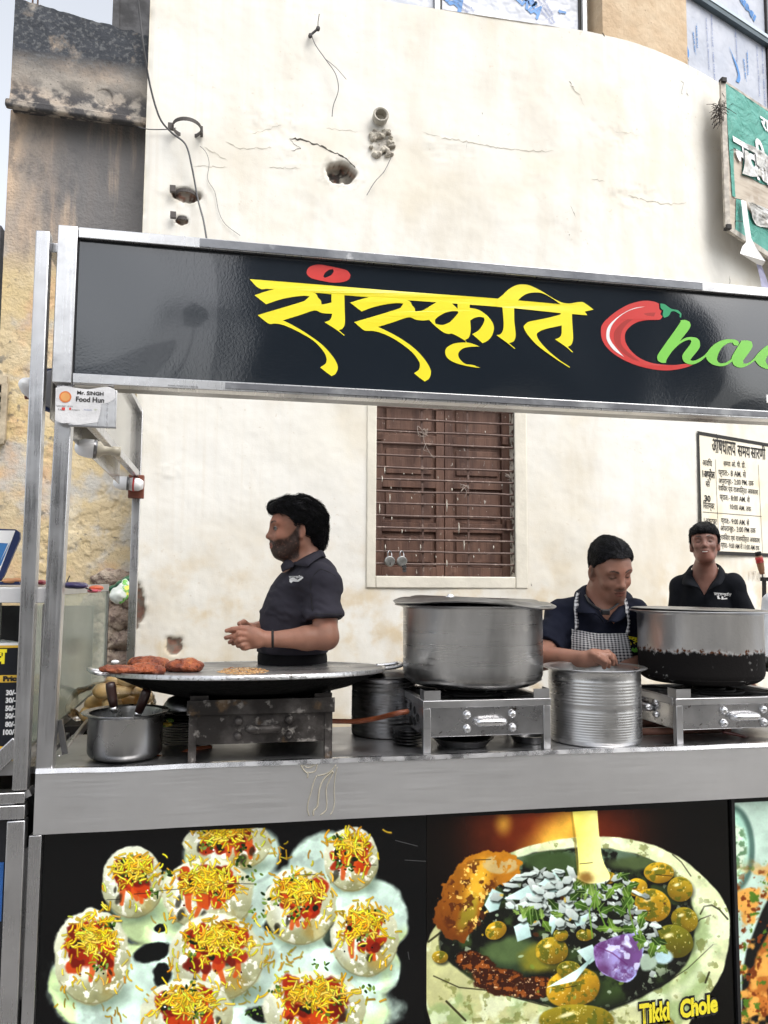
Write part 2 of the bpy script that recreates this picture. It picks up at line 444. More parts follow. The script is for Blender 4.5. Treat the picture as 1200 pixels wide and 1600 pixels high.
WX0, WX1, WZ0, WZ1 = .93, 1.845, 1.462, 2.66
pl = Mt('cream_plaster', (.735, .712, .645), .85, coord='World')
pl.layer((.765, .750, .700), pl.noise(1.3, .35, .65)); pl.layer((.69, .63, .50), pl.noise(2.6, .55, .75, w=4), .45)
pl.layer((.60, .47, .28), pl.math('MULTIPLY', pl.noise(5, .44, .68, w=7), pl.axis('Z', 1.95, 1.1)), .85); pl.layer((.62, .57, .48), pl.math('MULTIPLY', pl.noise(3.2, .42, .62, stretch=(1.4, 1.4, .35), w=12), pl.noise(1.1, .4, .6, w=15)), .55); pl.layer((.67, .60, .46), pl.noise(.9, .52, .66, w=19), .4); pl.layer((.66, .63, .57), pl.math('MULTIPLY', pl.noise(7, .4, .66, stretch=(2.5, 2.5, .10), w=23), pl.axis('Z', 4.2, 5.3)), .5)
pl.layer((.55, .47, .36), pl.math('MULTIPLY', pl.noise(38, .62, .74, w=1), pl.noise(2, .45, .6, w=8)), .6)
pl.layer((.70, .66, .58), pl.math('MULTIPLY', pl.noise(9, .45, .7, stretch=(3, 3, .06), w=2), pl.axis('X', .9, -.1)), .55)
pl.layer((.20, .155, .12), pl.attrf('brick', 0, .6), 1.); pl.layer((.26, .12, .08), pl.math('MULTIPLY', pl.attrf('brick', .4, .9), pl.noise(25, .45, .55, w=6)))
pl.layer((.035, .03, .028), pl.math('MULTIPLY', pl.attrf('brick', .7, 1.), pl.noise(16, .30, .50, w=16)), .95); pl.layer((.50, .47, .40), pl.attrf('rough'), .55)
pl.bump(pl.noise(3, .2, .8, w=3, detail=3), .20, .02); pl.bump(pl.noise(13, .25, .8, detail=4), .12, .005); pl.bump(pl.noise(140, .3, .7, detail=3), .15, .0015)
bl = empty('cream_building', (1.0, YW, 0), 'cream plastered building with a barred brown window and a bend to the right', 'building')

def _split(a, b, st): return list(np.linspace(a, b, max(2, int(round((b-a)/st))+1)))
sg = sorted(set([round(x, 5) for x in _split(S0, WX0, .0125)+_split(WX0, WX1, .03)+_split(WX1, 4.6, .0125)+_split(4.6, 7.5, .1)]))
ZT = 5.27
zg = sorted(set([round(x, 5) for x in _split(0, .8, .1)+_split(.8, WZ0, .0125)+_split(WZ0, WZ1, .0125)+_split(WZ1, ZT, .0125)]))
sg, zg = np.array(sg), np.array(zg); Sg, Zg = np.meshgrid(sg, zg, indexing='ij')
base = np.array([wxy(s) for s in sg])
dep = (n2(Sg, Zg, 1.1, 3, 2)-.5)*.03+(n2(Sg, Zg, 7, 4, 5)-.5)*.008
brick = np.zeros_like(Sg); roughA = np.zeros_like(Sg)
def feature(px, py, rx, ry, depth, br=1., ra=1., ragged=.35, seed=1, edge=.75):
    global dep, brick, roughA
    s, z = wall_s(px, py); d = np.sqrt(((Sg-s)/rx)**2+((Zg-z)/ry)**2)+(n2(Sg, Zg, 22, 4, seed)-.5)*2*ragged
    m = 1-sstep(edge, 1.05, d); dep = dep-m*depth*(1+.6*(n2(Sg, Zg, 40, 3, seed+3)-.5)); brick = np.maximum(brick, m*br)
    halo = (1-sstep(.9, 2.2, d)); roughA = np.maximum(roughA, halo*ra*sstep(.45, .6, n2(Sg, Zg, 30, 3, seed+9)))
    dep = dep+halo*(n2(Sg, Zg, 35, 3, seed+5)-.5)*.012
feature(534, 270, .10, .075, .085, seed=4)
feature(290, 305, .095, .045, .05, br=.9, seed=8)
feature(285, 345, .04, .03, .035, br=.8, seed=12)
feature(597, 225, .07, .07, .012, br=.25, ra=1., seed=21, ragged=.6)
feature(205, 950, .07, .16, .02, br=.85, ra=.2, seed=31, ragged=.5)
feature(272, 1010, .05, .06, .015, br=.8, ra=.2, seed=33, ragged=.5)
feature(1118, 660, .01, .01, .005, br=.2, seed=41)
for (px, py, r_) in ((378, 470, .25), (320, 440, .2), (460, 250, .18), (270, 740, .12), (960, 210, .25), (1000, 310, .3), (700, 235, .25), (430, 190, .25)):
    s, z = wall_s(px, py); d = np.sqrt(((Sg-s)/r_)**2+((Zg-z)/(r_*.55))**2)+(n2(Sg, Zg, 9, 3, px)-.5)*.9
    m = 1-sstep(.4, 1.1, d); dep = dep+m*((n2(Sg, Zg, 18, 4, px+1)-.5)*.015+(n2(Sg, Zg, 70, 2, px+2)-.5)*.006)
edge = sstep(.03, 0, np.abs(Sg-S0)); dep = dep-edge*(n2(Sg, Zg, 15, 3, 77))*.02
wm = np.where((Sg > WX0-.07) & (Sg < WX1+.07) & (Zg > WZ0-.07) & (Zg < WZ1+.07), .15, 1); dep = dep*wm
VX = base[:, 0][:, None]+base[:, 2][:, None]*dep; VY = base[:, 1][:, None]+base[:, 3][:, None]*dep
ii = np.arange(Sg.size).reshape(Sg.shape)
Fq = np.stack([ii[:-1, :-1], ii[1:, :-1], ii[1:, 1:], ii[:-1, 1:]], -1)
sc_, zc_ = (sg[:-1]+sg[1:])/2, (zg[:-1]+zg[1:])/2
hole = ((sc_ > WX0) & (sc_ < WX1))[:, None] & ((zc_ > WZ0) & (zc_ < WZ1))[None]
me = np_mesh('wall', np.stack([VX, VY, Zg], -1).reshape(-1, 3), Fq[~hole].reshape(-1, 4))
attr(me, 'brick', brick.ravel()); attr(me, 'rough', roughA.ravel())
link('wall', me, pl.m, bl, None, True)
pt = simple('plaster_plain', (.73, .69, .59), .85, var=.12, sc=5, bump=.4, bsc=30, coord='World')
m_ = MB(); m_.quad((S0, YW, 0), (S0, YW+.6, 0), (S0, YW+.6, ZT), (S0, YW, ZT))
_sl = list(np.linspace(S0, 7.5, 60))
for a, b in zip(_sl[:-1], _sl[1:]): m_.quad(W(a, ZT), W(b, ZT), W(b, ZT, -.35), W(a, ZT, -.35))
m_.build('wall_coping', pt, bl)
# reveal of the window opening, with chipped paint
rv = MB(); d_ = .13
rv.quad((WX0, YW, WZ0), (WX0, YW+d_, WZ0), (WX0, YW+d_, WZ1), (WX0, YW, WZ1)); rv.quad((WX1, YW, WZ0), (WX1, YW, WZ1), (WX1, YW+d_, WZ1), (WX1, YW+d_, WZ0))
rv.quad((WX0, YW, WZ0), (WX1, YW, WZ0), (WX1, YW+d_, WZ0), (WX0, YW+d_, WZ0)); rv.quad((WX0, YW, WZ1), (WX0, YW+d_, WZ1), (WX1, YW+d_, WZ1), (WX1, YW, WZ1))
rm = Mt('chipped_reveal', (.74, .70, .60), .8, coord='World'); rm.layer((.14, .09, .07), rm.noise(28, .5, .58)); rm.bump(rm.noise(30, .3, .7), .5, .005)

# ------------------------------------------------------------------ window of the cream building
win = MB().quad((WX0-.002, YW+.125, WZ0), (WX1, YW+.125, WZ0), (WX1, YW+.125, WZ1), (WX0, YW+.125, WZ1)).build('window', MA['ink'], bl)
rv.build('window_reveal', rm.m, win)
fm = MB(); wv = lambda x: (n2(np.array([x]), np.array([0.]), 3, 2, 5)[0]-.5)*.008
for (a, b, c, d) in ((WX0-.062, WX0+.0, WZ0-.075, WZ1+.06), (WX1, WX1+.085, WZ0-.075, WZ1+.06), (WX0, WX1, WZ0-.075, WZ0), (WX0, WX1, WZ1, WZ1+.06)):
    fm.box(a, b, YW-.010, YW+.02, c, d)
fo = fm.build('window_surround', pt, win, bevel=.008)
fo.modifiers['b'].segments = 3
wd = Mt('brown_shutter_paint', (.185, .098, .068), .6, coord='World')
wd.layer((.085, .042, .031), wd.noise(4, .35, .7, stretch=(4, 4, .6))); wd.layer((.27, .16, .12), wd.noise(12, .58, .75, w=3), .6)
wd.layer((.74, .70, .62), wd.math('MULTIPLY', wd.noise(26, .66, .70, stretch=(2.2, 2.2, .8), w=5), wd.noise(3, .42, .6, w=9)), .8)
wd.bump(wd.noise(20, .2, .8, stretch=(6, 6, .5)), .3, .004)
ys = YW+.085; mid = (WX0+WX1)/2+.01
for (a, b) in ((WX0, mid-.002), (mid+.002, WX1)):
    sh = MB(); st = .055
    sh.box(a, a+st, ys, ys+.035, WZ0, WZ1); sh.box(b-st, b, ys, ys+.035, WZ0, WZ1)
    zs = [WZ0, WZ0+.06]; rows = 4; hgt = (WZ1-WZ0-.06)/rows
    for k in range(rows+1):
        z0 = WZ0+k*hgt; sh.box(a+st, b-st, ys+.001, ys+.034, z0, z0+.06)
    sho = sh.build('shutter', wd.m, win, bevel=.003)
    for k in range(rows):
        z0 = WZ0+k*hgt+.06; z1 = z0+hgt-.06
        pn = MB(); pn.box(a+st, b-st, ys+.022, ys+.03, z0, z1)
        pn.box(a+st+.025, b-st-.025, ys+.010, ys+.022, z0+.03, z1-.03); pn.build('panel', wd.m, sho, bevel=.004)
for (px, py) in ((593, 680), (789, 688), (796, 820)):      # hinge blocks
    p = P(px, py, YW+.06); MB().box(p[0]-.02, p[0]+.02, YW+.05, YW+.084, p[2]-.03, p[2]+.03).build('hinge_block', wd.m, win, bevel=.003)
bm = Mt('rusty_bar_paint', (.10, .055, .042), .55, coord='World'); bm.layer((.30, .22, .18), bm.noise(30, .55, .7), .8); bm.layer((.72, .70, .66), bm.noise(55, .70, .74, w=4), .8)
bars = []
for k in range(-1, 14):
    y = 634.8+k*18.88; zl = P(589, y, YW+.02)[2]; zr = P(799, y+10.2-(k*.55), YW+.02)[2]; j = (random.random()-.5)*.006
    if zl > WZ1: continue
    pts = [(WX0-.004, YW+.02, zl), (WX0+.3, YW+.018, (2*zl+zr)/3+j), (WX1-.3, YW+.021, (zl+2*zr)/3-j), (WX1+.004, YW+.02, zr)]
    MB().tube(spline(pts, 4), .0075, 6).build('window_bar', bm.m, win, 30)
for px in (659.5, 731):
    a, b = P(px-.5, 640, YW+.028), P(px+2, 895, YW+.028)
    MB().bar((a[0]-.003, YW+.029, WZ1), (b[0], YW+.029, WZ0), .013, .006, (0, 1, 0)).build('window_bar', bm.m, win)
# paint drips on bars and shutters
for (px, py, l) in ((601, 735, 9), (597, 748, 9), (611, 762, 3), (609, 778, 12), (593, 795, 14), (698, 790, 18), (717, 825, 16), (725, 852, 14), (602, 855, 8), (657, 855, 8), (771, 855, 5), (698, 880, 10), (628, 830, 6), (706, 765, 5), (715, 780, 4), (644, 740, 2), (631, 740, 2), (740, 870, 4), (697, 655, 2), (667, 655, 2), (758, 675, 3), (612, 810, 5), (681, 870, 3), (650, 868, 3), (643, 778, 3), (675, 792, 3)):
    p = P(px, py, YW+.008); MB().tube([p+np.array([0, 0, .0022*l]), p+np.array([.001, 0, 0]), p-np.array([0, 0, .0022*l])], [.001, .0035, .0018], 5).build('paint_drip', pt, win, True)

# wires tied on the bars
tw = simple('pale_twine', (.33, .27, .23), .8)
def scribble(cx, cy, r, n, Y, seed):
    rr = random.Random(seed); return [P(cx+rr.uniform(-r, r), cy+rr.uniform(-r, r), Y+rr.uniform(-.015, .01)) for _ in range(n)]
for nm, (cx, cy, r, n, tail, lab) in enumerate(((661, 674, 9, 16, (676, 715), 'tangle of pale twine on the left vertical window bar'), (726, 763, 7, 12, (726, 778), 'knot of thin wire on the right vertical window bar'), (794, 742, 5, 8, (793, 750), 'small wire loop at the right end of a window bar'))):
    m = MB(); m.tube(spline(scribble(cx, cy, r, n, YW+.0, cx), 4), .0022, 5)
    m.tube(spline([P(cx, cy, YW), P(cx+3, cy+20 if nm == 0 else cy+6, YW-.01), P(*tail, YW)], 6), .002, 5)
    if nm == 0: m.tube(spline([P(666, 692, YW), P(662, 703, YW-.01), P(669, 706, YW), P(679, 716, YW)], 6), .002, 5)
    tag(m.build('twine', tw, None, True), lab, 'twine')
# padlocks hooked on the bottom bars
lk = simple('padlock_metal', (.42, .42, .40), .35, .8, var=.4, sc=30)
def padlock(px, py, key, lab):
    c = P(px, py, YW-.012); r = .033
    t = empty('padlock', c, lab, 'padlock', 'padlocks on the window bars')
    b = MB(); b.lathe([(0, -.012), (r*.8, -.012), (r, -.006), (r, .006), (r*.8, .012), (0, .012)], c, (0, -1, 0), 28); b.build('body', lk, t, 40)
    MB().tube(spline([c+np.array([-.012, 0, .028]), c+np.array([-.012, .002, .052]), c+np.array([0, .01, .066]), c+np.array([.012, .012, .05]), c+np.array([.012, 0, .028])], 6), .0045, 8).build('shackle', MA['dsteel'], t, True)
    if key: MB().lathe([(0, -.006), (.014, -.006), (.016, 0), (.014, .006), (0, .006)], c+np.array([.012, -.012, -.035]), (0, -1, 0), 16).bar(c+np.array([.012, -.012, -.035]), c+np.array([.014, -.012, -.068]), .022, .008, (0, 1, 0)).build('key_cover', MA['dsteel'], t, 40)
    else: MB().bar(c+np.array([0, -.013, -.008]), c+np.array([0, -.013, -.024]), .006, .003, (0, 1, 0)).build('keyhole', MA['ink'], t)
padlock(609, 877, False, 'round steel padlock with a keyhole, left of the pair on the window bars')
padlock(628, 877, True, 'round steel padlock with a dark cover hanging below it')

# ------------------------------------------------------------------ small things set in the wall
pipe_m = simple('old_clay_pipe', (.52, .49, .42), .8, var=.3, bump=.5)
s, z = wall_s(593, 187); c = W(s, z); q = MB(); q.lathe([(.036, -.1), (.036, 0), (.05, .01), (.052, .055), (.046, .062), (.037, .058), (.035, -.09), (0, -.09)], c, (0, -1, .05), 24)
q.build('drain_pipe', pipe_m, bl, 50)
rb = Mt('mortar_lumps', (.55, .51, .43), .9, coord='World'); rb.layer((.27, .24, .20), rb.noise(30, .45, .6)); rb.bump(rb.noise(40, .2, .8), .8, .01)
f_ = SDF(); rr = random.Random(5)
for k in range(26):
    px = 597+rr.uniform(-17, 17); py = 212+rr.uniform(-10, 32); p = WP(px, py, .0); f_.ell(p, (rr.uniform(.008, .03), .02, rr.uniform(.008, .024)), None, .012)
fn = lambda p: f_(p)+(fbm(p*60, 3, 3)-.5)*.016
c = WP(597, 222); sdf_obj('mortar_lump', fn, c-[.14, .06, .2], c+[.14, .07, .2], .006, rb.m, bl)
# steel pipe clamps
for (px, py, r) in ((293, 212, .083), (290, 305, .062), (285, 345, .040)):
    s, z = wall_s(px, py); c = W(s, z, .02 if r > .08 else -.0)
    q = MB(); n = 28; ht = .022
    ring = [(c[0]+r*math.cos(2*math.pi*k/n), c[1]-r*.9*math.sin(2*math.pi*k/n)+(.03 if r < .08 else -.05), c[2]+.15*r*math.sin(2*math.pi*k/n)) for k in range(n)]
    b0 = 0
    for k in range(n):
        a, b = Vector(ring[k]), Vector(ring[(k+1) % n]); cc = Vector((c[0], ring[n//2][1] if False else c[1]-(.05 if r > .08 else -.03), c[2])); oa = (a-cc).normalized()*.004; ob = (b-cc).normalized()*.004; hz = Vector((0, 0, ht))
        q.hexa([a, b, b+ob, a+oa, a+hz, b+hz, b+ob+hz, a+oa+hz])
    q.box(c[0]-r-.03, c[0]-r+.004, c[1]-.055, c[1]-.03, c[2]-.008, c[2]+.03)
    if r > .08: q.box(c[0]+r-.004, c[0]+r+.012, c[1]-.055, c[1]-.0, c[2]-.012, c[2]+.03)
    q.build('pipe_clamp', simple('clamp_iron', (.07, .06, .055), .6) if r > .08 else bpy.data.materials['clamp_iron'], bl, 40)
# cracks, chips
def ribbon(m, pts, w_, off=.0015, seed=0, jit=1.6, fn=WP):
    rr = random.Random(seed); fine = []
    for a, b in zip(pts[:-1], pts[1:]):
        n = max(2, int(math.hypot(b[0]-a[0], b[1]-a[1])/4))
        for k in range(n): t = k/n; fine.append((a[0]+(b[0]-a[0])*t+rr.uniform(-jit, jit), a[1]+(b[1]-a[1])*t+rr.uniform(-jit, jit)))
    fine.append(pts[-1]); L = []
    for i, (x, y) in enumerate(fine):
        s_, z_ = wall_s(x, y); di = float(np.interp(0, [0], [0])); k_ = w_*rr.uniform(.3, 1.2)*(1 if 0 < i < len(fine)-1 else .2)
        j = int(np.argmin(np.abs(sg-s_))); jz = int(np.argmin(np.abs(zg-z_))); o_ = dep[j, jz]+off
        a = W(s_, z_+k_/2, o_); b = W(s_+.0002, z_-k_/2, o_); L.append((a, b))
    for (a, b), (c_, d) in zip(L[:-1], L[1:]): m.quad(a, b, d, c_)
ck = simple('crack_shadow', (.56, .52, .44), .9, bump=0); ckd = simple('dark_crack', (.07, .06, .05), .9, bump=0)
def rib(nm, mt, *a, **k): m = MB(); ribbon(m, *a, **k); m.build(nm, mt, bl)
rbn = [([(352, 222), (372, 233), (400, 232), (425, 232)], .006), ([(690, 216), (720, 220), (770, 230), (830, 236), (865, 236)], .007), ([(980, 305), (1010, 314), (1040, 320), (1072, 316)], .008), ([(925, 280), (945, 284)], .005), ([(320, 232), (345, 245), (355, 252)], .006), ([(890, 132), (905, 150), (913, 166)], .012), ([(640, 210), (628, 260)], .0), ([(1080, 700), (1083, 735)], .004), ([(330, 655), (333, 700)], .0)]
for i, (p, w_) in enumerate(rbn):
    if w_: rib('crack', ck, p, w_, seed=i)
for i, (a, b) in enumerate((((420, 262), (470, 263)), ((395, 210), (440, 196)), ((960, 205), (1000, 212)), ((510, 200), (560, 205)), ((300, 260), (355, 262)), ((660, 205), (690, 215)))): rib('crack', ck, [a, b], .004, seed=30+i)
rib('chip', ckd, [(453, 217), (470, 218), (495, 226), (520, 236), (545, 250), (556, 262)], .011, seed=3); rib('chip', ckd, [(454, 220), (470, 233), (455, 236)], .004, seed=4)
rib('chip', ckd, [(889, 128), (893, 133), (897, 137)], .012, seed=7); rib('chip', ckd, [(1064, 120), (1066, 148)], .009, seed=8, jit=2.5); rib('chip', ckd, [(1073, 138), (1075, 150)], .012, seed=9, jit=2.5)
rib('chip', ckd, [(1073, 92), (1075, 108)], .012, seed=11); rib('chip', ckd, [(890, 322), (898, 340)], .008, seed=10); rib('chip', ckd, [(1140, 432), (1141, 444)], .014, seed=15)
rib('chip', ckd, [(940, 52), (945, 58)], .02, seed=16)
for (px, py, w_) in ((752, 178, .006), (747, 213, .003), (1077, 269, .007), (1076, 286, .004), (728, 228, .012), (941, 316, .004), (889, 368, .006), (830, 912, .012), (1005, 335, .003), (575, 855, .008), (642, 866, .006), (578, 793, .004)): rib('chip', ckd, [(px, py-w_*350), (px+1, py+w_*350)], w_, seed=int(px))

# wires on the wall
WR = MA['wire']
def wire(pts, r, lab, m_=WR, extra=()):
    q = MB().tube(spline(pts, 8), r, 6)
    for e, er in extra: q.tube(spline(e, 6), er, 5)
    return tag(q.build('wire', m_, None, True), lab, 'wire')
wire([P(214, -15, 4.5), P(219, 30, 4.55), P(226, 85, 4.6), P(236, 140, 4.7), P(250, 185, 4.75), P(268, 207, 4.8), P(290, 226, 4.82), P(300, 262, 4.83), P(309, 310, 4.84), P(318, 345, 4.8), P(323, 375, 4.7)], .006, 'long grey cable sagging from the old block across the pipe clamp')
wire([WP(487, 55, .03), WP(493, 70, .05), WP(508, 92, .04), WP(524, 115, .05), WP(529, 140, .05), WP(521, 165, .04), WP(519, 182, .03)], .0026, 'thin loose wires hanging from the small iron hook on the wall', extra=[([WP(508, 92, .04), WP(525, 106, .04), WP(541, 124, .03)], .0018)])
wire([WP(216, 198, .02), WP(232, 202, .03), WP(262, 202, .03), WP(275, 200, .03)], .003, 'short thin wire from the old block to the pipe clamp')
wire([WP(312, 228, .02), WP(322, 238, .03), WP(327, 255, .03), WP(325, 280, .02), WP(336, 300, .02), WP(342, 330, .02), WP(352, 350, .02), WP(375, 368, .02)], .0016, 'hair thin wire dangling right of the pipe clamps')
wire([WP(611, 246, .01), WP(600, 268, .03), WP(585, 285, .03), WP(573, 305, .02)], .0022, 'short bent wire below the drain pipe')
q = MB(); a, b, c = WP(484, 56, .0), WP(497, 45, .05), WP(499, 22, .06)
q.tube([a, WP(485, 55, .04), b], .008, 6).tube([b, WP(497, 34, .05), c], .003, 6); q.lathe([(0, -.012), (.012, -.01), (.014, 0), (.012, .012), (0, .014)], WP(485, 56, .04), (0, -1, 0), 10).lathe([(0, -.012), (.012, -.01), (.014, 0), (.012, .012), (0, .014)], b, (0, -1, 0), 10)
q.build('wall_hook', simple('hook_iron', (.05, .045, .045), .6), bl, 40)

# ------------------------------------------------------------------ upper storey: aluminium window panels under protective film, and a bare plaster pier
film = Mt('protective_film', (.38, .41, .48), .35, coord='World', spec=.6); film.layer((.46, .48, .54), film.noise(3, .35, .65)); film.layer((.25, .27, .32), film.noise(9, .58, .8, stretch=(1, 1, 3), w=3), .5)
film.bump(film.noise(4, .3, .7, detail=3), .5, .02)
alu = simple('white_aluminium', (.72, .73, .74), .3, .3, var=.1); gask = MA['ink']; dal = simple('grey_blue_aluminium', (.09, .12, .135), .35, .5, var=.2); pal = simple('pale_blue_aluminium', (.50, .57, .62), .35, .4, var=.1)
OFF = -.16
def sx(px, py=20): return wall_s(px, py, OFF)[0]
def slab(name, s0, s1, z0, z1, off0, off1, m, parent, n=6, bev=0.):
    q = MB(); L = np.linspace(s0, s1, n)
    for a, b in zip(L[:-1], L[1:]): q.hexa([W(a, z0, off1), W(b, z0, off1), W(b, z0, off0), W(a, z0, off0), W(a, z1, off1), W(b, z1, off1), W(b, z1, off0), W(a, z1, off0)])
    return q.build(name, m, parent)
uw = empty('upper_window', W(sx(800), ZT), 'upper window of silvery film covered panels behind the top of the cream wall', 'window')
sA0, sA1 = sx(688, 2), sx(905, 30)
slab('panel', sA0, sA1, ZT-.1, 7.2, OFF, OFF-.03, film.m, uw)
for a, b in ((sA0-.045, sA0-.012), (sA1+.012, sA1+.045)): slab('mullion', a, b, ZT-.1, 7.2, OFF+.035, OFF-.03, alu, uw, 2)
for a in (sA0, sA1): slab('gasket', a-.010, a+.010, ZT-.1, 7.2, OFF+.01, OFF-.02, gask, uw, 2)
slab('panel', sA0-1.2, sA0-.05, ZT-.1, 7.2, OFF, OFF-.03, film.m, uw)
pier_m = Mt('bare_brown_plaster', (.50, .37, .24), .9, coord='World'); pier_m.layer((.58, .46, .32), pier_m.noise(4, .35, .65)); pier_m.layer((.20, .13, .09), pier_m.noise(40, .66, .74, w=3), .8); pier_m.bump(pier_m.noise(15, .2, .8), .6, .01)
sP0, sP1 = wall_s(940, 30, -.02)[0], wall_s(1071, 40, -.02)[0]
slab('pier', sP0, sP1, ZT-.02, 7.2, -.008, -.5, pier_m.m, bl, 8)
slab('pier_side', sA1+.045, sP0-.002, ZT-.1, 7.2, -.3, -.5, simple('grey_plaster', (.33, .32, .30), .85, coord='World', var=.3), bl, 3)
uw2 = empty('upper_window', W(sx(1130), ZT), 'upper window right of the brown pier with blue lettering on its panels', 'window')
sB0, sB1 = sP1+.003, wall_s(1200, 120, -.05)[0]-.03
zT = lambda px, py: wall_s(px, py, -.03)[1]
ZR = zT(1140, 30)
slab('panel', sB0, sB1, ZT-.1, ZR-.03, -.045, -.07, film.m, uw2, 8); slab('panel', sB0, sB1+.0, ZR+.04, 7.4, -.045, -.07, film.m, uw2, 8)
slab('transom', sB0, sB1+.01, ZR-.03, ZR+.012, -.0, -.07, dal, uw2, 8); slab('transom_cap', sB0, sB1+.01, ZR+.012, ZR+.04, .006, -.07, pal, uw2, 8)
slab('gasket', sB1, sB1+.018, ZT-.1, 7.4, -.03, -.06, gask, uw2, 2); slab('mullion', sB1+.018, sB1+.05, ZT-.1, 7.4, -.0, -.06, alu, uw2, 2)
slab('gasket', sB1+.05, sB1+.06, ZT-.1, 7.4, -.03, -.06, gask, uw2, 2); slab('panel', sB1+.06, sB1+1.4, ZT-.1, 7.4, -.045, -.07, film.m, uw2, 3)
def wtext(s, px0, py0, px1, py1, hgt, off, m, parent, name='lettering', bold=0., shear=0., fitw=True):
    """text that starts at the first pixel and runs to the second on the wall surface; hgt is in metres, upright side to the left of the run"""
    a, za = wall_s(px0, py0, off); b, zb = wall_s(px1, py1, off); L = math.hypot(b-a, zb-za); ux, uz = (b-a)/L, (zb-za)/L
    f = lambda x, y: W(a+ux*x-uz*y*1., za+uz*x+ux*y*1., off)
    me = text(s, f, hgt, 'LEFT', bold, shear, L if fitw else None); return link(name, me, m, parent)
bp = MA['skyblueprint']; bp2 = MA['blueprint']
wtext('IMPERIA', 778, -28, 840, 30, .135, OFF+.004, bp, uw, bold=.006)
wtext('DECOR', 806, -12, 836, 14, .075, OFF+.004, bp, uw, bold=.003)
wtext('www.wall-cladding.com Company', 822, -20, 863, 36, .028, OFF+.004, bp2, uw) if False else None
wtext('IMPERIA', 620, -70, 720, 22, .135, OFF+.004, bp, uw, bold=.006)
for (x0, y0, x1, y1) in ((826, -6, 862, 38), (833, -10, 866, 36), (845, -6, 862, 24), (708, -4, 740, 18), (700, -2, 730, 20)): wtext('Aluminium Composite Panel', x0, y0, x1, y1, .03, OFF+.004, bp2, uw)
fA = lambda px, py: wall_s(px, py, OFF+.004)
aw = MB(); s1_, z1_ = fA(872, 17); s2_, z2_ = fA(887, 20)
link('arrow_mark', fill([[(0, 0), (.02, .018), (.02, .008), (.068, .006), (.068, -.012), (.02, -.010), (.02, -.022)]], lambda x, y: W(s1_+x, z1_+y, OFF+.004)), bp, uw)
o2 = -.040
for (dx, dy) in ((0, 0), (79, 42)):
    wtext('AN ISO 9001 : 2015 Company', 1118+dx, 128+dy, 1112+dx, 22+dy, .026, o2, bp2, uw2)
    wtext('Technology by South Korea', 1109+dx, 110+dy, 1104+dx, 28+dy, .022, o2, bp2, uw2)
    wtext('...WE SHAPE', 1088+dx, 86+dy, 1084+dx, 50+dy, .022, o2, bp, uw2, bold=.001)
    wtext('YOUR IDEAS...', 1091+dx, 76+dy, 1089+dx, 36+dy, .022, o2, bp, uw2, bold=.001)
wtext('Aluminium Panel', 1153, 98, 1150, 42, .028, o2, bp2, uw2); wtext('Aluminium Panel', 1074, 58, 1071, 4, .028, o2, bp2, uw2)
for lp in ([(1139, 72), (1146, 88), (1153, 104), (1157, 122), (1155, 130), (1150, 127), (1153, 116), (1148, 98)], [(1073, 68), (1077, 82), (1076, 90), (1072, 89)]):
    link('logo_mark', fill([smooth_loop(lp)], lambda x, y: WP(x, y, o2)), bp, uw2)
wtext('IMP', 1182, 27, 1158, -8, .085, o2, bp, uw2, bold=.004)
# ------------------------------------------------------------------ painted timetable on the cream wall
inkm = MA['ink']; tt = empty('painted_timetable', WP(1140, 780), 'black bordered clinic timetable hand painted in Hindi on the cream wall', 'wall sign')
def wlines(segs, w_, off=.010):
    q = MB()
    for (a, b) in segs:
        pa, pb = wall_s(*a), wall_s(*b); n = max(2, int(abs(pb[0]-pa[0])/.08)+1)
        for k in range(n):
            s0, z0 = pa[0]+(pb[0]-pa[0])*k/n, pa[1]+(pb[1]-pa[1])*k/n; s1, z1 = pa[0]+(pb[0]-pa[0])*(k+1)/n, pa[1]+(pb[1]-pa[1])*(k+1)/n
            L = math.hypot(s1-s0, z1-z0); nx, nz = -(z1-z0)/L*w_/2, (s1-s0)/L*w_/2
            q.quad(W(s0-nx, z0-nz, off), W(s1-nx, z1-nz, off), W(s1+nx, z1+nz, off), W(s0+nx, z0+nz, off))
    return q
tbg = Mt('timetable_ground', (.80, .74, .60), .85, coord='World'); tbg.layer((.74, .60, .36), tbg.noise(4, .5, .7, w=5), .6); tbg.layer((.84, .80, .70), tbg.noise(3, .4, .7))
q = MB(); sT0, zTt = wall_s(1089, 675); _, zTb = wall_s(1095, 866)
LL = np.linspace(sT0, sT0+1.3, 14)
zTt = wall_s(1090, 677)[1]; zTb = wall_s(1096, 863)[1]
for a, b in zip(LL[:-1], LL[1:]): q.quad(W(a, zTb, .008), W(b, zTb, .008), W(b, zTt, .008), W(a, zTt, .008))
q.build('painted_ground', tbg.m, tt)
q = MB()
for (z, ) in ((zTt,), (zTb,)):
    for a, b in zip(LL[:-1], LL[1:]): q.quad(W(a, z-.013, .010), W(b, z-.013, .010), W(b, z+.013, .010), W(a, z+.013, .010))
for s_ in (sT0, sT0+1.3): q.quad(W(s_-.011, zTb-.013, .011), W(s_+.011, zTb-.013, .011), W(s_+.011, zTt+.013, .011), W(s_-.011, zTt+.013, .011))
q.build('painted_border', inkm, tt)
wlines([((1116, 718), (1122, 865)), ((1183, 726), (1190, 869)), ((1096, 800), (1188, 807))], .0035, .0105).build('ruled_line', inkm, tt)
def tl(s, x0, y0, x1, y1, h, bold=.0004): wtext(s, x0, y0, x1, y1, h, .0112, inkm, tt, 'painted_lettering', bold)
tl('औषधालय', 1113, 706, 1150, 712, .155, .0018); tl('समय', 1153, 712, 1173, 715, .125, .0018); tl('सारणी', 1174, 715, 1197, 718, .125, .0018)
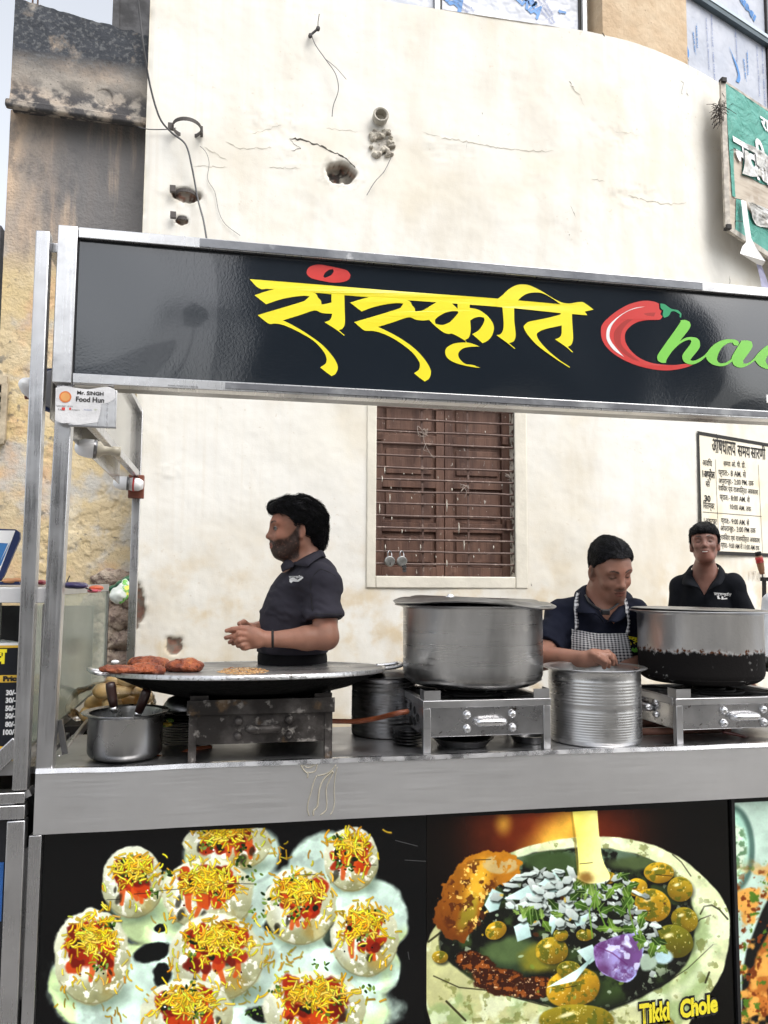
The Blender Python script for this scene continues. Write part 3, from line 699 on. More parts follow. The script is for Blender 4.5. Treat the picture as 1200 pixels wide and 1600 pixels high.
tl('अविध', 1098, 727, 1113, 729, .062); tl('1अप्रेल', 1097, 745, 1116, 747, .07, .002); tl('से', 1103, 760, 1110, 761, .06); tl('30', 1101, 783, 1110, 784, .062, .002); tl('िसतम्बर', 1099, 794, 1117, 796, .066)
tl('समय ओ. पी. डी.', 1131, 728, 1165, 731, .055); tl('प्रात:- 8 AM. से', 1123, 742, 1166, 746, .06); tl('अपरान्ह:- 2:00 PM. तक', 1123, 755, 1178, 759, .055)
tl('रविवार एवं राजपित्रत अवकाश', 1123, 766, 1185, 773, .055); tl('प्रात:- 8:00 AM. से', 1125, 780, 1172, 785, .055); tl('10:00 AM. तक', 1140, 795, 1173, 799, .052)
tl('1अक्टूबर', 1099, 818, 1119, 820, .062); tl('प्रात:- 9:00 AM. से', 1127, 817, 1171, 821, .055); tl('अपरान्ह:- 3:00 PM तक', 1126, 829, 1181, 833, .055)
tl('रविवार एवं राजपित्रत अवकाश', 1127, 843, 1188, 848, .052); tl('प्रात:- 9:00 AM से 11:00 AM तक', 1127, 855, 1187, 860, .052)
grf = simple('faded_pencil', (.60, .55, .47), .9, bump=0)
me = join_meshes([wtext('17.00', 1170, 905, 1194, 906, .09, .011, grf, tt).data.copy()])
# ------------------------------------------------------------------ green signboard with a torn banner
def _sp(s, z, off): return W(s, z, off)
s0, z0t = wall_s(1132, 128, .16); _, z0b = wall_s(1149, 360, .16)
s1, z1t = wall_s(1262, 213, .16); _, z1b = wall_s(1262, 442, .16)
def GS(u, v, off=.16):
    """u 0..1 across, v 0..1 from the top"""
    s_ = s0+(s1-s0)*u; zt = z0t+(z1t-z0t)*u; zb = z0b+(z1b-z0b)*u; return W(s_, zt+(zb-zt)*v, off)
def gs_uv(px, py):
    from_u = 0.
    s_, z_ = wall_s(px, py, .165); u = (s_-s0)/(s1-s0); zt = z0t+(z1t-z0t)*u; zb = z0b+(z1b-z0b)*u; return u, (z_-zt)/(zb-zt)
gsn = empty('green_signboard', GS(0, 1), 'faded green signboard with torn white Hindi banner on the cream wall', 'signboard')
grn = Mt('faded_green_vinyl', (.045, .26, .20), .5, coord='World'); grn.layer((.10, .36, .30), grn.noise(5, .35, .7)); grn.layer((.30, .42, .38), grn.noise(9, .6, .8, stretch=(1, 1, 4), w=4), .5); grn.layer((.03, .05, .045), grn.noise(16, .68, .75, w=8), .8); grn.bump(grn.noise(7, .3, .7, w=2, dist=1.), .6, .02)
tornm = Mt('torn_white_banner', (.62, .62, .60), .75, coord='World'); tornm.layer((.40, .38, .34), tornm.noise(14, .45, .7)); tornm.layer((.78, .78, .78), tornm.noise(5, .5, .6, w=2)); tornm.bump(tornm.noise(25, .2, .8), .6, .01)
ply = Mt('weathered_backing', (.52, .46, .38), .85, coord='World'); ply.layer((.36, .30, .24), ply.noise(4, .4, .7, stretch=(1, 1, 8))); ply.layer((.62, .58, .52), ply.noise(9, .5, .7, w=3), .6)
q = MB(); q.hexa([GS(0, 1, .13), GS(1, 1, .13), GS(1, 1, .155), GS(0, 1, .155), GS(0, 0, .13), GS(1, 0, .13), GS(1, 0, .155), GS(0, 0, .155)][0:4]+[GS(0, 0, .13), GS(1, 0, .13), GS(1, 0, .155), GS(0, 0, .155)]).build('backing_board', ply.m, gsn)
fr = MB(); fr.bar(GS(-.01, -.0, .15), GS(-.01, 1.0, .15), .022, .04); fr.bar(GS(0, 1.0, .15), GS(1, 1.0, .15), .022, .04); fr.bar(GS(0, 0, .15), GS(1, 0, .15), .01, .04); fr.build('frame', simple('sign_frame', (.50, .46, .40), .6, .2, var=.4, sc=20), gsn)
q = MB()
for v in (-.005, 1.0):
    p = GS(-.01, v, .152); q.box(p[0]-.02, p[0]+.02, p[1]-.025, p[1]+.02, p[2]-.018, p[2]+.018)
q.build('corner_cap', MA['ink'], gsn, bevel=.003)
for (px, py) in ((1140, 235), (1145, 311), (1148, 346)):
    MB().tube([WP(px-4, py+1, .12), WP(px+4, py-1, .185), WP(px+14, py+1, .18)], .0025, 5).build('tie_wire', WR, gsn)
def gfill(name, pts, off, m, wr=0., seed=1, corner=60):
    me = fill([smooth_loop([gs_uv(*p) for p in pts], 3, corner)], lambda x, y: GS(x, y, off))
    if wr:
        bm_ = __import__('bmesh').new(); bm_.from_mesh(me); __import__('bmesh').ops.subdivide_edges(bm_, edges=bm_.edges, cuts=3, use_grid_fill=True)
        __import__('bmesh').ops.triangulate(bm_, faces=bm_.faces); __import__('bmesh').ops.subdivide_edges(bm_, edges=bm_.edges, cuts=2)
        bm_.to_mesh(me); bm_.free(); n = len(me.vertices); a = np.empty(n*3); me.vertices.foreach_get('co', a); a = a.reshape(-1, 3); d = (fbm(a*9, 3, seed)-.4)*wr; a[:, 1] -= d; a[:, 0] += d*.3; me.vertices.foreach_set('co', a.ravel())
    return link(name, me, m, gsn, None, bool(wr))
gfill('banner', [(1133, 129), (1262, 214), (1262, 318), (1230, 302), (1202, 290), (1190, 286), (1175, 278), (1160, 273), (1162, 245), (1160, 236), (1154, 234), (1147, 230), (1147, 260), (1150, 308), (1145, 306)], .1605, grn.m, .01, 3)
gfill('banner_fragment', [(1151, 310), (1158, 312), (1172, 330), (1185, 348), (1200, 357), (1262, 392), (1262, 441), (1150, 361)], .1605, grn.m)
gfill('torn_flap', [(1152, 219), (1165, 232), (1178, 240), (1180, 258), (1186, 263), (1178, 270), (1170, 272), (1185, 276), (1202, 290), (1232, 303), (1262, 320), (1262, 300), (1240, 280), (1200, 262), (1205, 255), (1190, 238), (1172, 228)], .168, tornm.m, .03, 5)
gfill('torn_flap', [(1160, 236), (1166, 240), (1174, 262), (1182, 268), (1182, 278), (1170, 276), (1158, 272), (1161, 256)], .174, tornm.m, .03, 8)
gfill('torn_flap', [(1166, 316), (1185, 322), (1210, 332), (1262, 352), (1262, 378), (1222, 362), (1200, 357), (1182, 352), (1174, 342), (1170, 328)], .172, tornm.m, .05, 9)
wmat = MA['wht']
def gtext(s, p0, p1, h, off=.170, bold=.004):
    (u0, v0), (u1, v1) = gs_uv(*p0), gs_uv(*p1); A = GS(u0, v0, off); B = GS(u1, v1, off); d = B-A; L = np.linalg.norm(d); ex = d/L; n = np.array([math.sin(AB), -math.cos(AB), 0]); ey = np.array([0, 0, 1.]); ey = ey*.98-ex*.2
    return link('banner_lettering', text(s, plane_map(A+n*.0, ex, ey), h, 'LEFT', bold, 0, L), wmat, gsn)
gtext('नकी', (1152, 262), (1206, 292), .36, bold=.008); gtext('राज', (1190, 200), (1215, 216), .14)
papm = simple('white_paper', (.80, .80, .80), .6, var=.08, bump=.5, bsc=12)
tag(link('hanging_rag', (lambda: (lambda q: q.mesh())(MB().add(
    [WP(1158, 312, .18), WP(1166, 315, .19), WP(1170, 345, .21), WP(1162, 350, .20), WP(1174, 372, .22), WP(1166, 378, .20), WP(1160, 385, .22), WP(1156, 396, .24), WP(1190, 417, .2), WP(1196, 408, .26), WP(1180, 385, .25)],
    [(0, 1, 2, 3), (3, 2, 4, 5), (5, 4, 10, 6), (6, 10, 9, 7), (7, 9, 8)])))(), papm), 'white crumpled strip of paper hanging below the green signboard', 'paper')
tag(MB().add([WP(1182, 412, .2), WP(1190, 415, .22), WP(1187, 432, .2), WP(1196, 430, .22), WP(1190, 448, .2), WP(1204, 455, .22)], [(0, 1, 3, 2), (2, 3, 5, 4)]).build('rag_strip', simple('lilac_cloth', (.45, .45, .62), .8)), 'thin lilac rag dangling below the white paper strip', 'rag')
# bird nest / dirt tuft at the left edge of the sign
nm = simple('dry_dirt_tuft', (.06, .05, .045), .95); q = MB(); rr = random.Random(3)
for k in range(130):
    px, py = 1126+rr.gauss(0, 4.2), 168+rr.gauss(0, 7)+(rr.random()**2)*16; a = WP(px, py, .12+rr.uniform(-.03, .05)); b = a+np.array([rr.gauss(0, .035), rr.gauss(0, .03), rr.gauss(-.01, .035)]); q.tube([a, (a+b)/2+np.array([0, 0, .008]), b], .0022, 4, False)
tag(q.build('dirt_tuft', nm), 'dark tuft of dry grass wedged behind the green signboard edge', 'nest')

# ================================================================== OLD BLOCK on the left, weathered
YO = 5.12; XL = P(9, 330, YO)[0]; ZL = P(20, 172, YO)[2]; ZTL = P(22, 14, YO)[2]; ZTR = P(236, 76, YO)[2]
ob_ = empty('old_block', ((XL-.5)/2, YO, 0), 'weathered old concrete block with black mould and peeling yellow paint', 'building')
ow = Mt('weathered_plaster', (.53, .43, .27), .95, coord='World')
ow.layer((.60, .47, .25), ow.noise(1.7, .4, .6)); ow.layer((.46, .44, .40), ow.noise(3.1, .48, .60, w=4)); ow.layer((.66, .56, .38), ow.noise(5, .52, .66, w=9), .8)
ow.layer((.57, .37, .22), ow.noise(2.4, .55, .68, w=14), .75)
ow.layer((.10, .095, .09), ow.math('MULTIPLY', ow.noise(38, .55, .66, w=2, detail=9, rough=.72), ow.noise(3.5, .42, .62, w=6)), .75)
ow.layer((.17, .16, .14), ow.math('MULTIPLY', ow.noise(15, .56, .63, w=12, detail=8), ow.noise(2.2, .47, .6, w=17)), .9)
# upper part: brown-grey with vertical streaks
upz = ow.axis('Z', 3.25, 3.55)
x_ = Mt('x'); bpy.data.materials.remove(x_.m)
ow.layer((.40, .33, .27), upz, .92); ow.layer((.56, .42, .30), ow.math('MULTIPLY', ow.noise(2.6, .45, .6, stretch=(2.2, 2.2, .5), w=3), upz), .85)
ow.layer((.155, .155, .16), ow.math('MULTIPLY', ow.math('MULTIPLY', ow.noise(4, .30, .50, stretch=(2.5, 2.5, .22), w=21, detail=8), upz), ow.axis('X', -1.45, -.95)), .92)
ow.layer((.10, .10, .105), ow.math('MULTIPLY', ow.noise(9, .46, .72, w=31, detail=9, rough=.7, stretch=(1, 1, .5)), upz), .6)
ow.bump(ow.noise(12, .2, .8, detail=8), .3, .012); ow.bump(ow.noise(60, .3, .7), .5, .005)
def oldwall(u, v):
    x = XL+(-.45-XL)*u; z = ZL*v; lowm = 1-sstep(3.2, 3.4, z)
    n = n2(x, z, 9, 5, 3); pit = sstep(.56, .62, n2(x, z, 22, 4, 8))*sstep(.42, .55, n2(x, z, 2.5, 3, 9))
    y = YO-(n2(x, z, 1.5, 3, 1)-.5)*.02-(n-.5)*.006+pit*.007*lowm+sstep(.50, .515, n2(x, z, 2.2, 5, 44))*.006*lowm; return x, y, z
link('wall', grid_mesh('w', oldwall, 150, 480), ow.m, ob_, None, True)
MB().box(XL+.02, -.45, YO+.05, YO+1.2, 0, ZL).build('wall_core', ow.m, ob_)
cp = Mt('mouldy_concrete', (.40, .36, .31), .95, coord='World')
cp.layer((.55, .44, .34), cp.noise(3, .4, .65)); cpz = cp.axis('Z', ZL+.14, ZL+.42)
cp.layer((.045, .05, .06), cp.math('MULTIPLY', cp.math('ADD', cpz, .22), cp.noise(5, .22, .44, w=5, detail=9)), .95)
cp.layer((.13, .135, .14), cp.math('MULTIPLY', cpz, cp.noise(38, .5, .62, w=2)), .8); cp.layer((.05, .05, .055), cp.math('MULTIPLY', cp.axis('Z', ZL+.22, ZL+.05), cp.noise(11, .4, .56, w=9, detail=8)), .95)
cp.layer((.06, .055, .05), cp.noise(70, .63, .70, w=3), .8); cp.bump(cp.noise(14, .2, .8, detail=8), .4, .012); cp.bump(cp.noise(70, .3, .7), .3, .004)
XR = -.46
def capf(u, v):
    x = (XL+.02)+(XR-XL-.02)*u; zt = ZTL+(ZTR-ZTL)*u+(n2(x, x*0, 14, 3, 6)-.5)*.03; z = ZL-.02+(zt-ZL+.02)*v
    hole = np.exp(-(((x-P(166, 167, YO)[0])/.04)**2+((z-P(166, 167, YO)[2])/.045)**2)**2)
    lip = sstep(.10, .0, z-ZL+.02)*.0
    y = YO-.10-(n2(x, z, 6, 5, 13)-.5)*.03+hole*.08+sstep(.12, 0., z-(ZL-.02))*-.02; return x, y, z
link('cap_slab', grid_mesh('c', capf, 160, 130), cp.m, ob_, None, True)
q = MB(); zt0, zt1 = ZTL, ZTR; q.hexa([(XL+.02, YO-.09, ZL-.02), (XR, YO-.09, ZL-.02), (XR, YO+1.25, ZL-.02), (XL+.02, YO+1.25, ZL-.02), (XL+.02, YO-.09, zt0-.02), (XR, YO-.09, zt1-.02), (XR, YO+1.25, zt1-.02), (XL+.02, YO+1.25, zt0-.02)]).build('cap_core', cp.m, ob_)
q = MB(); q.bar((XL+.0, YO-.12, ZL-.03), (XR, YO-.12, ZL-.055), .05, .05).build('drip_ledge', cp.m, ob_, bevel=.012)
# vent grille, only its right end shows
vg = simple('cast_vent', (.50, .42, .30), .9, coord='World', var=.4, bump=.6); q = MB(); a = P(12, 600, YO-.03); b = P(12, 690, YO-.03); xr, xl = a[0], a[0]-.36
q.box(xl, xr, YO-.05, YO-.02, a[2]-.01, a[2]+.05).box(xl, xr, YO-.05, YO-.02, b[2]-.02, b[2]+.01).box(xr-.03, xr+.005, YO-.05, YO-.02, b[2], a[2])
for k in range(1, 6): z = a[2]+(b[2]-a[2])*(k/6.+.03); q.box(xl, xr-.03, YO-.045, YO-.02, z-.012, z+.012)
vo = q.build('vent', vg, ob_, bevel=.004); MB().box(xl, xr-.01, YO-.026, YO-.022, b[2]+.001, a[2]).build('vent_opening', MA['ink'], vo)
# exposed rubble where the old block meets the cream wall
stn = Mt('rubble_stone', (.34, .26, .21), .9, coord='World'); stn.layer((.48, .40, .32), stn.noise(9, .4, .65)); stn.layer((.17, .12, .10), stn.noise(25, .5, .65, w=2)); stn.bump(stn.noise(25, .2, .8), .9, .02)
for i, (px, py, rx, rz) in enumerate(((178, 905, .10, .05), (186, 935, .11, .055), (178, 965, .10, .07), (186, 1000, .12, .06), (170, 1030, .09, .06), (196, 1035, .07, .06), (176, 1065, .11, .06), (195, 1095, .1, .06), (170, 1120, .1, .07), (192, 925, .05, .04), (160, 985, .09, .07), (158, 940, .09, .06), (155, 1040, .09, .07))):
    c = P(px, py, YO+.0); f_ = SDF().ell(c, (rx*1.25, .07, rz*1.2), roty(.2*math.sin(i*2.1)), .02); fn = lambda p, f_=f_, i=i: f_(p)+(fbm(p*16+i*7, 4, 3)-.5)*.06-np.maximum(0, .0)
    sdf_obj('stone', fn, c-[rx+.05, .14, rz+.05], c+[rx+.05, .14, rz+.05], .011, stn.m, ob_)
# darker storey block behind
bk = simple('dark_concrete', (.10, .10, .105), .9, coord='World', var=.5, bump=.6, bsc=20); xa = P(186, 40, 6.3)[0]; q = MB(); q.box(xa, xa+2.2, 6.3, 8, 4, 8).box(xa-.05, xa+.0, 6.28, 6.34, 4, 8)
tag(q.build('rear_storey', bk), 'dark rear storey rising between old block and cream wall', 'building')
q = MB()
for (px, l) in ((50, .22), (58, .1), (63, .06)): p = P(px, 22, YO+.05); q.tube([p, p+np.array([.0, 0, l])], .006, 5)
q.build('rebar', simple('rusty_rebar', (.12, .07, .05), .8), ob_)
# small dark roof seen far left
p = P(-2, 352, 7.); tag(MB().box(p[0]-3, p[0]+.02, 7, 9, 0, p[2]).build('far_house', bk), 'dark low house edge at the far left behind the old block', 'building')

# ================================================================== across the street, behind the camera (seen only as reflections)
ac = simple('street_facade', (.45, .42, .37), .9, coord='World', var=.3, sc=2)
dk = simple('dark_facade', (.06, .06, .06), .9, coord='World', var=.4, sc=2)
q = MB(); q.box(-.3, 7.5, -10, -6.5, 3.4, 9.5); tb = q.build('street_building', dk)
for k in range(4): MB().box(.1+k*1.9, 1.25+k*1.9, -6.58, -6.52, -.2, 2.7).build('reflection_opening', MA['black'], tb)  # dark openings added to give the steel pots banded reflections
if 1: MB().box(-.2, 7.4, -9.9, -6.6, -.2, 3.4).build('ground_floor', simple('reflection_pale_front', (.50, .47, .42), .8, var=.3, sc=1.5, coord='World'), tb); MB().box(1.2, 3.2, -6.59, -6.5, -.2, 2.4).build('shutter', ac, tb); tag(tb, 'dark building across the street mirrored in the glossy sign', 'building')  # pale lower front added so that the steel reflects something bright
for k in range(3):
    for j in range(2): MB().box(.6+k*2.3, 1.5+k*2.3, -6.49, -6.45, 4.2+j*2.6, 5.4+j*2.6).build('window', MA['blackgloss'], tb)
q = MB(); q.box(-3.4, -2.9, -5.2, -4.9, -.2, 3.2); tag(q.build('reflection_pillar', dk), 'unseen dark pillar added across the street for reflections in the steel', 'pillar')  # unseen pillar, added to vary the reflections in the steel
q = MB(); q.box(-4.6, -1.35, -10, -9, -.2, 5.0); tag(q.build('street_building', dk), 'narrow dark block added across the street to darken the sign reflection', 'building')  # unseen block, added to darken the lower left of the sign's reflection
cT = np.array([-.80, -6.6, 5.2]); f_ = SDF().ell(cT, (.24, .22, .48), None, .05); tr1 = empty('reflection_tree', (cT[0], cT[1], -.2), 'slim tree added across the street for a dark oval in the sign', 'tree'); lf = simple('tree_leaves', (.03, .06, .02), .7); sdf_obj('crown', lambda p: f_(p)+(fbm(p*7, 4, 5)-.5)*.25, cT-[.5, .5, .8], cT+[.5, .5, .8], .03, lf, tr1); MB().tube([(cT[0], cT[1], -.2), (cT[0]+.03, cT[1], 2.5), (cT[0], cT[1], 5.0)], [.05, .04, .02], 8).build('trunk', simple('tree_bark', (.12, .09, .07), .9), tr1)  # unseen tree, added to shape a dark oval in the sign's reflection
q = MB(); q.box(-11, -5.2, -13, -9, -.2, 3.3); tag(q.build('street_building', ac), 'low pale building across the street left of the dark one', 'building')
q = MB(); q.box(11, 19, -14, -9, -.2, 4.0); tag(q.build('street_building', ac), 'low pale building across the street right of the dark one', 'building')
# ================================================================== FOOD CART
YF = 2.5
def XZ(px, py, Y=YF): p = P(px, py, Y); return p[0], p[2]
XLs = -.512; XRs = 3.42; ZC = .878; ZA = .699
ST, SX, TU = MA['steel'], MA['steelx'], MA['tube']
cart = empty('food_cart', (1.05, YF, 0), 'steel chaat food cart with black signboard and backlit dish panels', 'food cart')
dirtst = Mt('counter_apron_steel', (.78, .78, .785), .42, 1., coord='World'); dirtst.layer((.66, .66, .665), dirtst.noise(2, .3, .7)); bru = dirtst.noise(4, .2, .8, stretch=(1, 1, 90), detail=3)
dirtst.rough(bru, .36, .50); dirtst.bump(bru, .08, .001); dirtst.bump(dirtst.noise(3, .2, .8, detail=2, w=4), .10, .012)
# counter: worktop, apron with folded lip
MB().box(XLs+.0, XRs, YF+.006, YF+.56, ZC-.03, ZC-.003).build('worktop', MA['steelx'], cart, bevel=.002)
ap = MB(); L = np.linspace(XLs, XRs, 40); rr = random.Random(2); jj = [rr.uniform(-.0016, .0016) for _ in L]
for i in range(len(L)-1):
    a, b = L[i], L[i+1]; ja, jb = jj[i], jj[i+1]
    ap.hexa([(a, YF-.006+ja, ZA), (b, YF-.006+jb, ZA), (b, YF+.004, ZA), (a, YF+.004, ZA), (a, YF-.006, ZC-.004), (b, YF-.006, ZC-.004), (b, YF+.004, ZC-.004), (a, YF+.004, ZC-.004)])
ap.build('apron', dirtst.m, cart, 30)
lipm = Mt('polished_lip', (.72, .72, .73), .18, 1.); lipm.rough(lipm.noise(20, .3, .7), .20, .34); lipm.bump(lipm.noise(9, .3, .7), .08, .003)
q = MB(); 
for i in range(len(L)-1):
    a, b = L[i], L[i+1]; q.hexa([(a, YF-.010, ZC-.010+jj[i]), (b, YF-.010, ZC-.010+jj[i+1]), (b, YF+.02, ZC-.010), (a, YF+.02, ZC-.010), (a, YF-.006, ZC+.003+jj[i]), (b, YF-.006, ZC+.003+jj[i+1]), (b, YF+.03, ZC), (a, YF+.03, ZC)])
q.build('worktop_lip', lipm.m, cart, 60)
# dried drips of batter on the apron
bt = simple('dried_batter', (.50, .46, .36), .5, .0, bump=0); ys_ = YF-.0085
def dk_(pts, w_): return ([P(x, y, ys_) for x, y in pts], w_)
Z5 = lambda x, y: (420+x/8.571, 1160+y/8.571)
q = MB()
for pts, w_ in (([(425, 290), (450, 345), (490, 395), (520, 420), (520, 475)], .0022), ([(450, 300), (500, 335), (560, 335), (620, 300)], .0014), ([(520, 300), (570, 305), (600, 290)], .001), ([(645, 290), (630, 370), (590, 400), (520, 405)], .0018), ([(650, 445), (720, 435), (790, 410), (850, 365), (900, 300)], .0016), ([(640, 450), (600, 540), (570, 660), (530, 790), (520, 900), (540, 985)], .0018), ([(860, 380), (780, 450), (720, 520), (680, 620), (665, 740), (650, 860), (600, 920), (600, 980)], .0028), ([(870, 390), (810, 510), (770, 620), (775, 750), (770, 900), (690, 975)], .0018), ([(915, 330), (890, 450), (875, 620), (880, 800), (860, 910), (820, 975)], .0014)):
    q.tube(spline([P(*Z5(x, y), ys_+.001) for x, y in pts], 4), w_, 5)
q.build('batter_drip', bt, cart, True)
# cart body behind the panels
MB().box(XLs+.03, XRs-.02, YF+.05, YF+.55, -.09, ZA+.13).build('body', MA['dsteel'], cart)
q = MB(); z0 = -.12
for px in (59,): 
    a = P(48, 1307, YF+.004); MB().box(-.527+.004, -.527+.038, YF-.004, YF+.03, -.12, ZA-.002).build('leg', TU, cart, bevel=.002)
MB().box(XRs-.04, XRs, YF-.004, YF+.03, -.12, ZA-.002).build('leg', TU, cart, bevel=.002)
for x in (XLs+.1, XRs-.15):
    for y in (YF+.12, YF+.46):
        w_ = MB().lathe([(.0, -.02), (.055, -.02), (.06, -.012), (.06, .012), (.055, .02), (0, .02)], (x, y, -.148), (1, 0, 0), 24).build('wheel', MA['blackgloss'], cart, 40)
# posts
def post(x, y, z0, z1, w_, m=TU, name='post', parent=cart): return MB().box(x-w_/2, x+w_/2, y-w_/2, y+w_/2, z0, z1).build(name, m, parent, bevel=.002)
a = P(100, 355, YF); b = P(58, 1200, YF)
q = MB(); q.bar((XLs+.021, YF+.022, ZC), (XLs+.034, YF+.022, 2.01), .047, .047, (0, 1, 0)); q.build('post', TU, cart, bevel=.003)
post(XRs-.03, YF+.025, ZC, 2.01, .045)
YB = 4.42
for x in (-.462, 4.1): post(x, YB, .0, 2.335, .04)
# sign frame: outer rectangular tube, recessed black panel, edge trim
zt, zb = 2.49, 2.012
X0s = -.512; 
fw_ = .055; frm = Mt('sign_frame_alu', (.66, .66, .665), .28, 1.)
br = frm.noise(4, .2, .8, stretch=(40, 1, 1), detail=3); frm.rough(br, .22, .42); frm.layer((.40, .40, .41), frm.noise(9, .5, .75), .7); frm.bump(frm.noise(12, .3, .7), .15, .003)
MB().box(X0s+.058, XRs, YF-.02, YF+.03, zt-.033, zt+.0).build('sign_frame_rail', frm.m, cart, bevel=.002)
MB().box(X0s+.058, XRs, YF-.02, YF+.03, zb-.004, zb+.026).build('sign_frame_rail', frm.m, cart, bevel=.002)
MB().box(X0s, X0s+.056, YF-.021, YF+.03, zb-.005, zt+.001).build('sign_frame_stile', frm.m, cart, bevel=.002)
MB().box(XRs-.0, XRs+.055, YF-.021, YF+.03, zb-.005, zt+.001).build('sign_frame_stile', frm.m, cart, bevel=.002)
MB().box(X0s+.0, XRs, YF+.032, YF+.10, zb, zt).build('sign_box', MA['dsteel'], cart)
# grey protective film left on the middle of the top rail
gf = Mt('scuffed_film', (.22, .23, .25), .45, .3); gf.layer((.55, .56, .58), gf.noise(11, .62, .72), .9); gf.layer((.13, .14, .16), gf.noise(5, .4, .65, w=3)); gf.bump(gf.noise(15, .3, .7), .4, .003)
xa, xb = P(312, 380, YF-.02)[0], P(1097, 450, YF-.02)[0]
MB().box(xa, xb, YF-.0235, YF-.0205, zt-.030, zt-.004).build('protective_film', gf.m, cart)
xa, xb = P(190, 610, YF-.02)[0], P(860, 640, YF-.02)[0]
gf2 = Mt('scuffed_film_dark', (.17, .175, .19), .4, .4); gf2.layer((.35, .36, .37), gf2.noise(8, .45, .7)); gf2.bump(gf2.noise(15, .3, .7), .3, .003)
MB().box(P(352, 600, YF)[0], XRs-.01, YF-.0235, YF-.0205, zb+.003, zb+.021).build('protective_film', gf2.m, cart)
sg_ = Mt('black_gloss_vinyl', (.011, .016, .023), .13, 0., spec=.8, coat=.5, coord='World'); sg_.b.inputs['Coat Roughness'].default_value = .04
sg_.bump(sg_.noise(130, .3, .7, detail=2), .06, .0012); sg_.bump(sg_.noise(2.2, .2, .8, detail=1, w=3), .35, .03)
sx0, sx1, sz0, sz1 = X0s+.055, XRs, zb+.024, zt-.031
def bulge(x, z): return .004*math.sin((x-sx0)*1.9)*math.sin((z-sz0)/(sz1-sz0)*math.pi)
YS = YF-.002
gm = grid_mesh('sp', lambda u, v: (sx0+(sx1-sx0)*u, YS-.008*np.sin(u*4.2*math.pi)**2*np.sin(v*math.pi)+.0*u, sz0+(sz1-sz0)*v), 120, 24)
link('sign_panel', gm, sg_.m, cart, None, True)
def on_sign(d): 
    def f(px, py):
        p = P(px, py, YS); u = (p[0]-sx0)/(sx1-sx0); v = (p[2]-sz0)/(sz1-sz0)
        return np.array([p[0], YS-.008*math.sin(u*4.2*math.pi)**2*math.sin(max(0, min(1, v))*math.pi)-d, p[2]])
    return f
q = MB()
for (x0, x1, z0, z1) in ((sx0, sx1, sz1-.004, sz1), (sx0, sx1, sz0, sz0+.003), (sx0, sx0+.004, sz0, sz1)): q.box(x0, x1, YS-.004, YS+.002, z0, z1)
q.build('panel_trim', MA['blackgloss'], cart)
# ---- lettering traced from the sign
def C(k, ox, oy, pts): return [(ox+x/k, oy+y/k) for x, y in pts]
c1 = lambda p: C(6.667, 380, 400, p); c2 = lambda p: C(7.5, 540, 430, p); c3 = lambda p: C(7.5, 640, 440, p); c4 = lambda p: C(6.667, 760, 430, p); c5 = lambda p: C(7.5, 920, 450, p); c6 = lambda p: C(6.667, 1020, 460, p)
LET = {}
LET['head'] = [[(390.2, 437.2), (518, 446.8), (640, 456.7), (777, 467.5), (777, 480.4), (640, 469.6), (540, 461.8), (428, 453), (405.5, 452)]]
LET['sa'] = [c1([(325, 340), (325, 353), (220, 382), (118, 418), (237, 512), (380, 462), (500, 435), (620, 420), (692, 424), (650, 460), (590, 490), (150, 625), (210, 675), (270, 715), (330, 712), (400, 722), (500, 760), (640, 830), (740, 895), (810, 965), (850, 1020), (868, 1080), (855, 1125), (800, 1162), (860, 1210), (918, 1252), (960, 1230), (985, 1170), (965, 1100), (900, 1010), (800, 910), (640, 800), (500, 720), (412, 678), (600, 618), (742, 572), (820, 598), (925, 605), (918, 640), (895, 675), (845, 692), (980, 778), (1048, 832), (1056, 828), (995, 775), (1035, 755), (1058, 700), (1056, 560), (1053, 400), (918, 396), (918, 488), (870, 500), (815, 510), (808, 470), (780, 440), (712, 380)])]
LET['ska'] = [c2([(278, 248), (278, 258), (160, 290), (52, 325), (187, 427), (330, 375), (480, 342), (600, 330), (675, 334), (650, 370), (590, 405), (100, 552), (160, 605), (225, 652), (320, 655), (420, 680), (560, 745), (700, 840), (790, 920), (850, 1000), (868, 1050), (855, 1110), (800, 1150), (860, 1200), (925, 1248), (975, 1215), (997, 1150), (980, 1080), (900, 960), (780, 840), (620, 730), (480, 655), (378, 608), (560, 552), (732, 497), (820, 525), (900, 535), (975, 528)])
              + c3([(300, 530), (390, 600), (450, 620), (500, 620), (630, 692), (655, 724), (662, 718), (640, 692), (680, 670), (700, 625), (708, 560), (702, 465), (750, 435), (810, 422), (862, 430), (868, 460), (850, 510), (800, 580), (725, 625), (845, 730), (900, 705), (950, 650), (975, 580), (970, 510), (920, 430), (860, 375), (790, 335), (697, 315), (697, 272), (557, 262), (557, 325), (520, 290), (470, 252), (345, 240), (280, 265), (200, 315), (140, 345), (62, 352), (58, 320), (30, 285), (-50, 214)]),
              c3([(293, 470), (300, 500), (370, 515), (430, 500), (480, 470), (565, 375), (560, 355), (500, 352), (420, 368), (340, 410), (300, 445)])]
LET['ri'] = [c3([(810, 768), (700, 728), (600, 722), (500, 738), (430, 780), (412, 830), (430, 890), (500, 945), (620, 985), (740, 1008), (822, 1018), (740, 985), (655, 972), (600, 935), (565, 880), (570, 835), (620, 790), (700, 772)])]
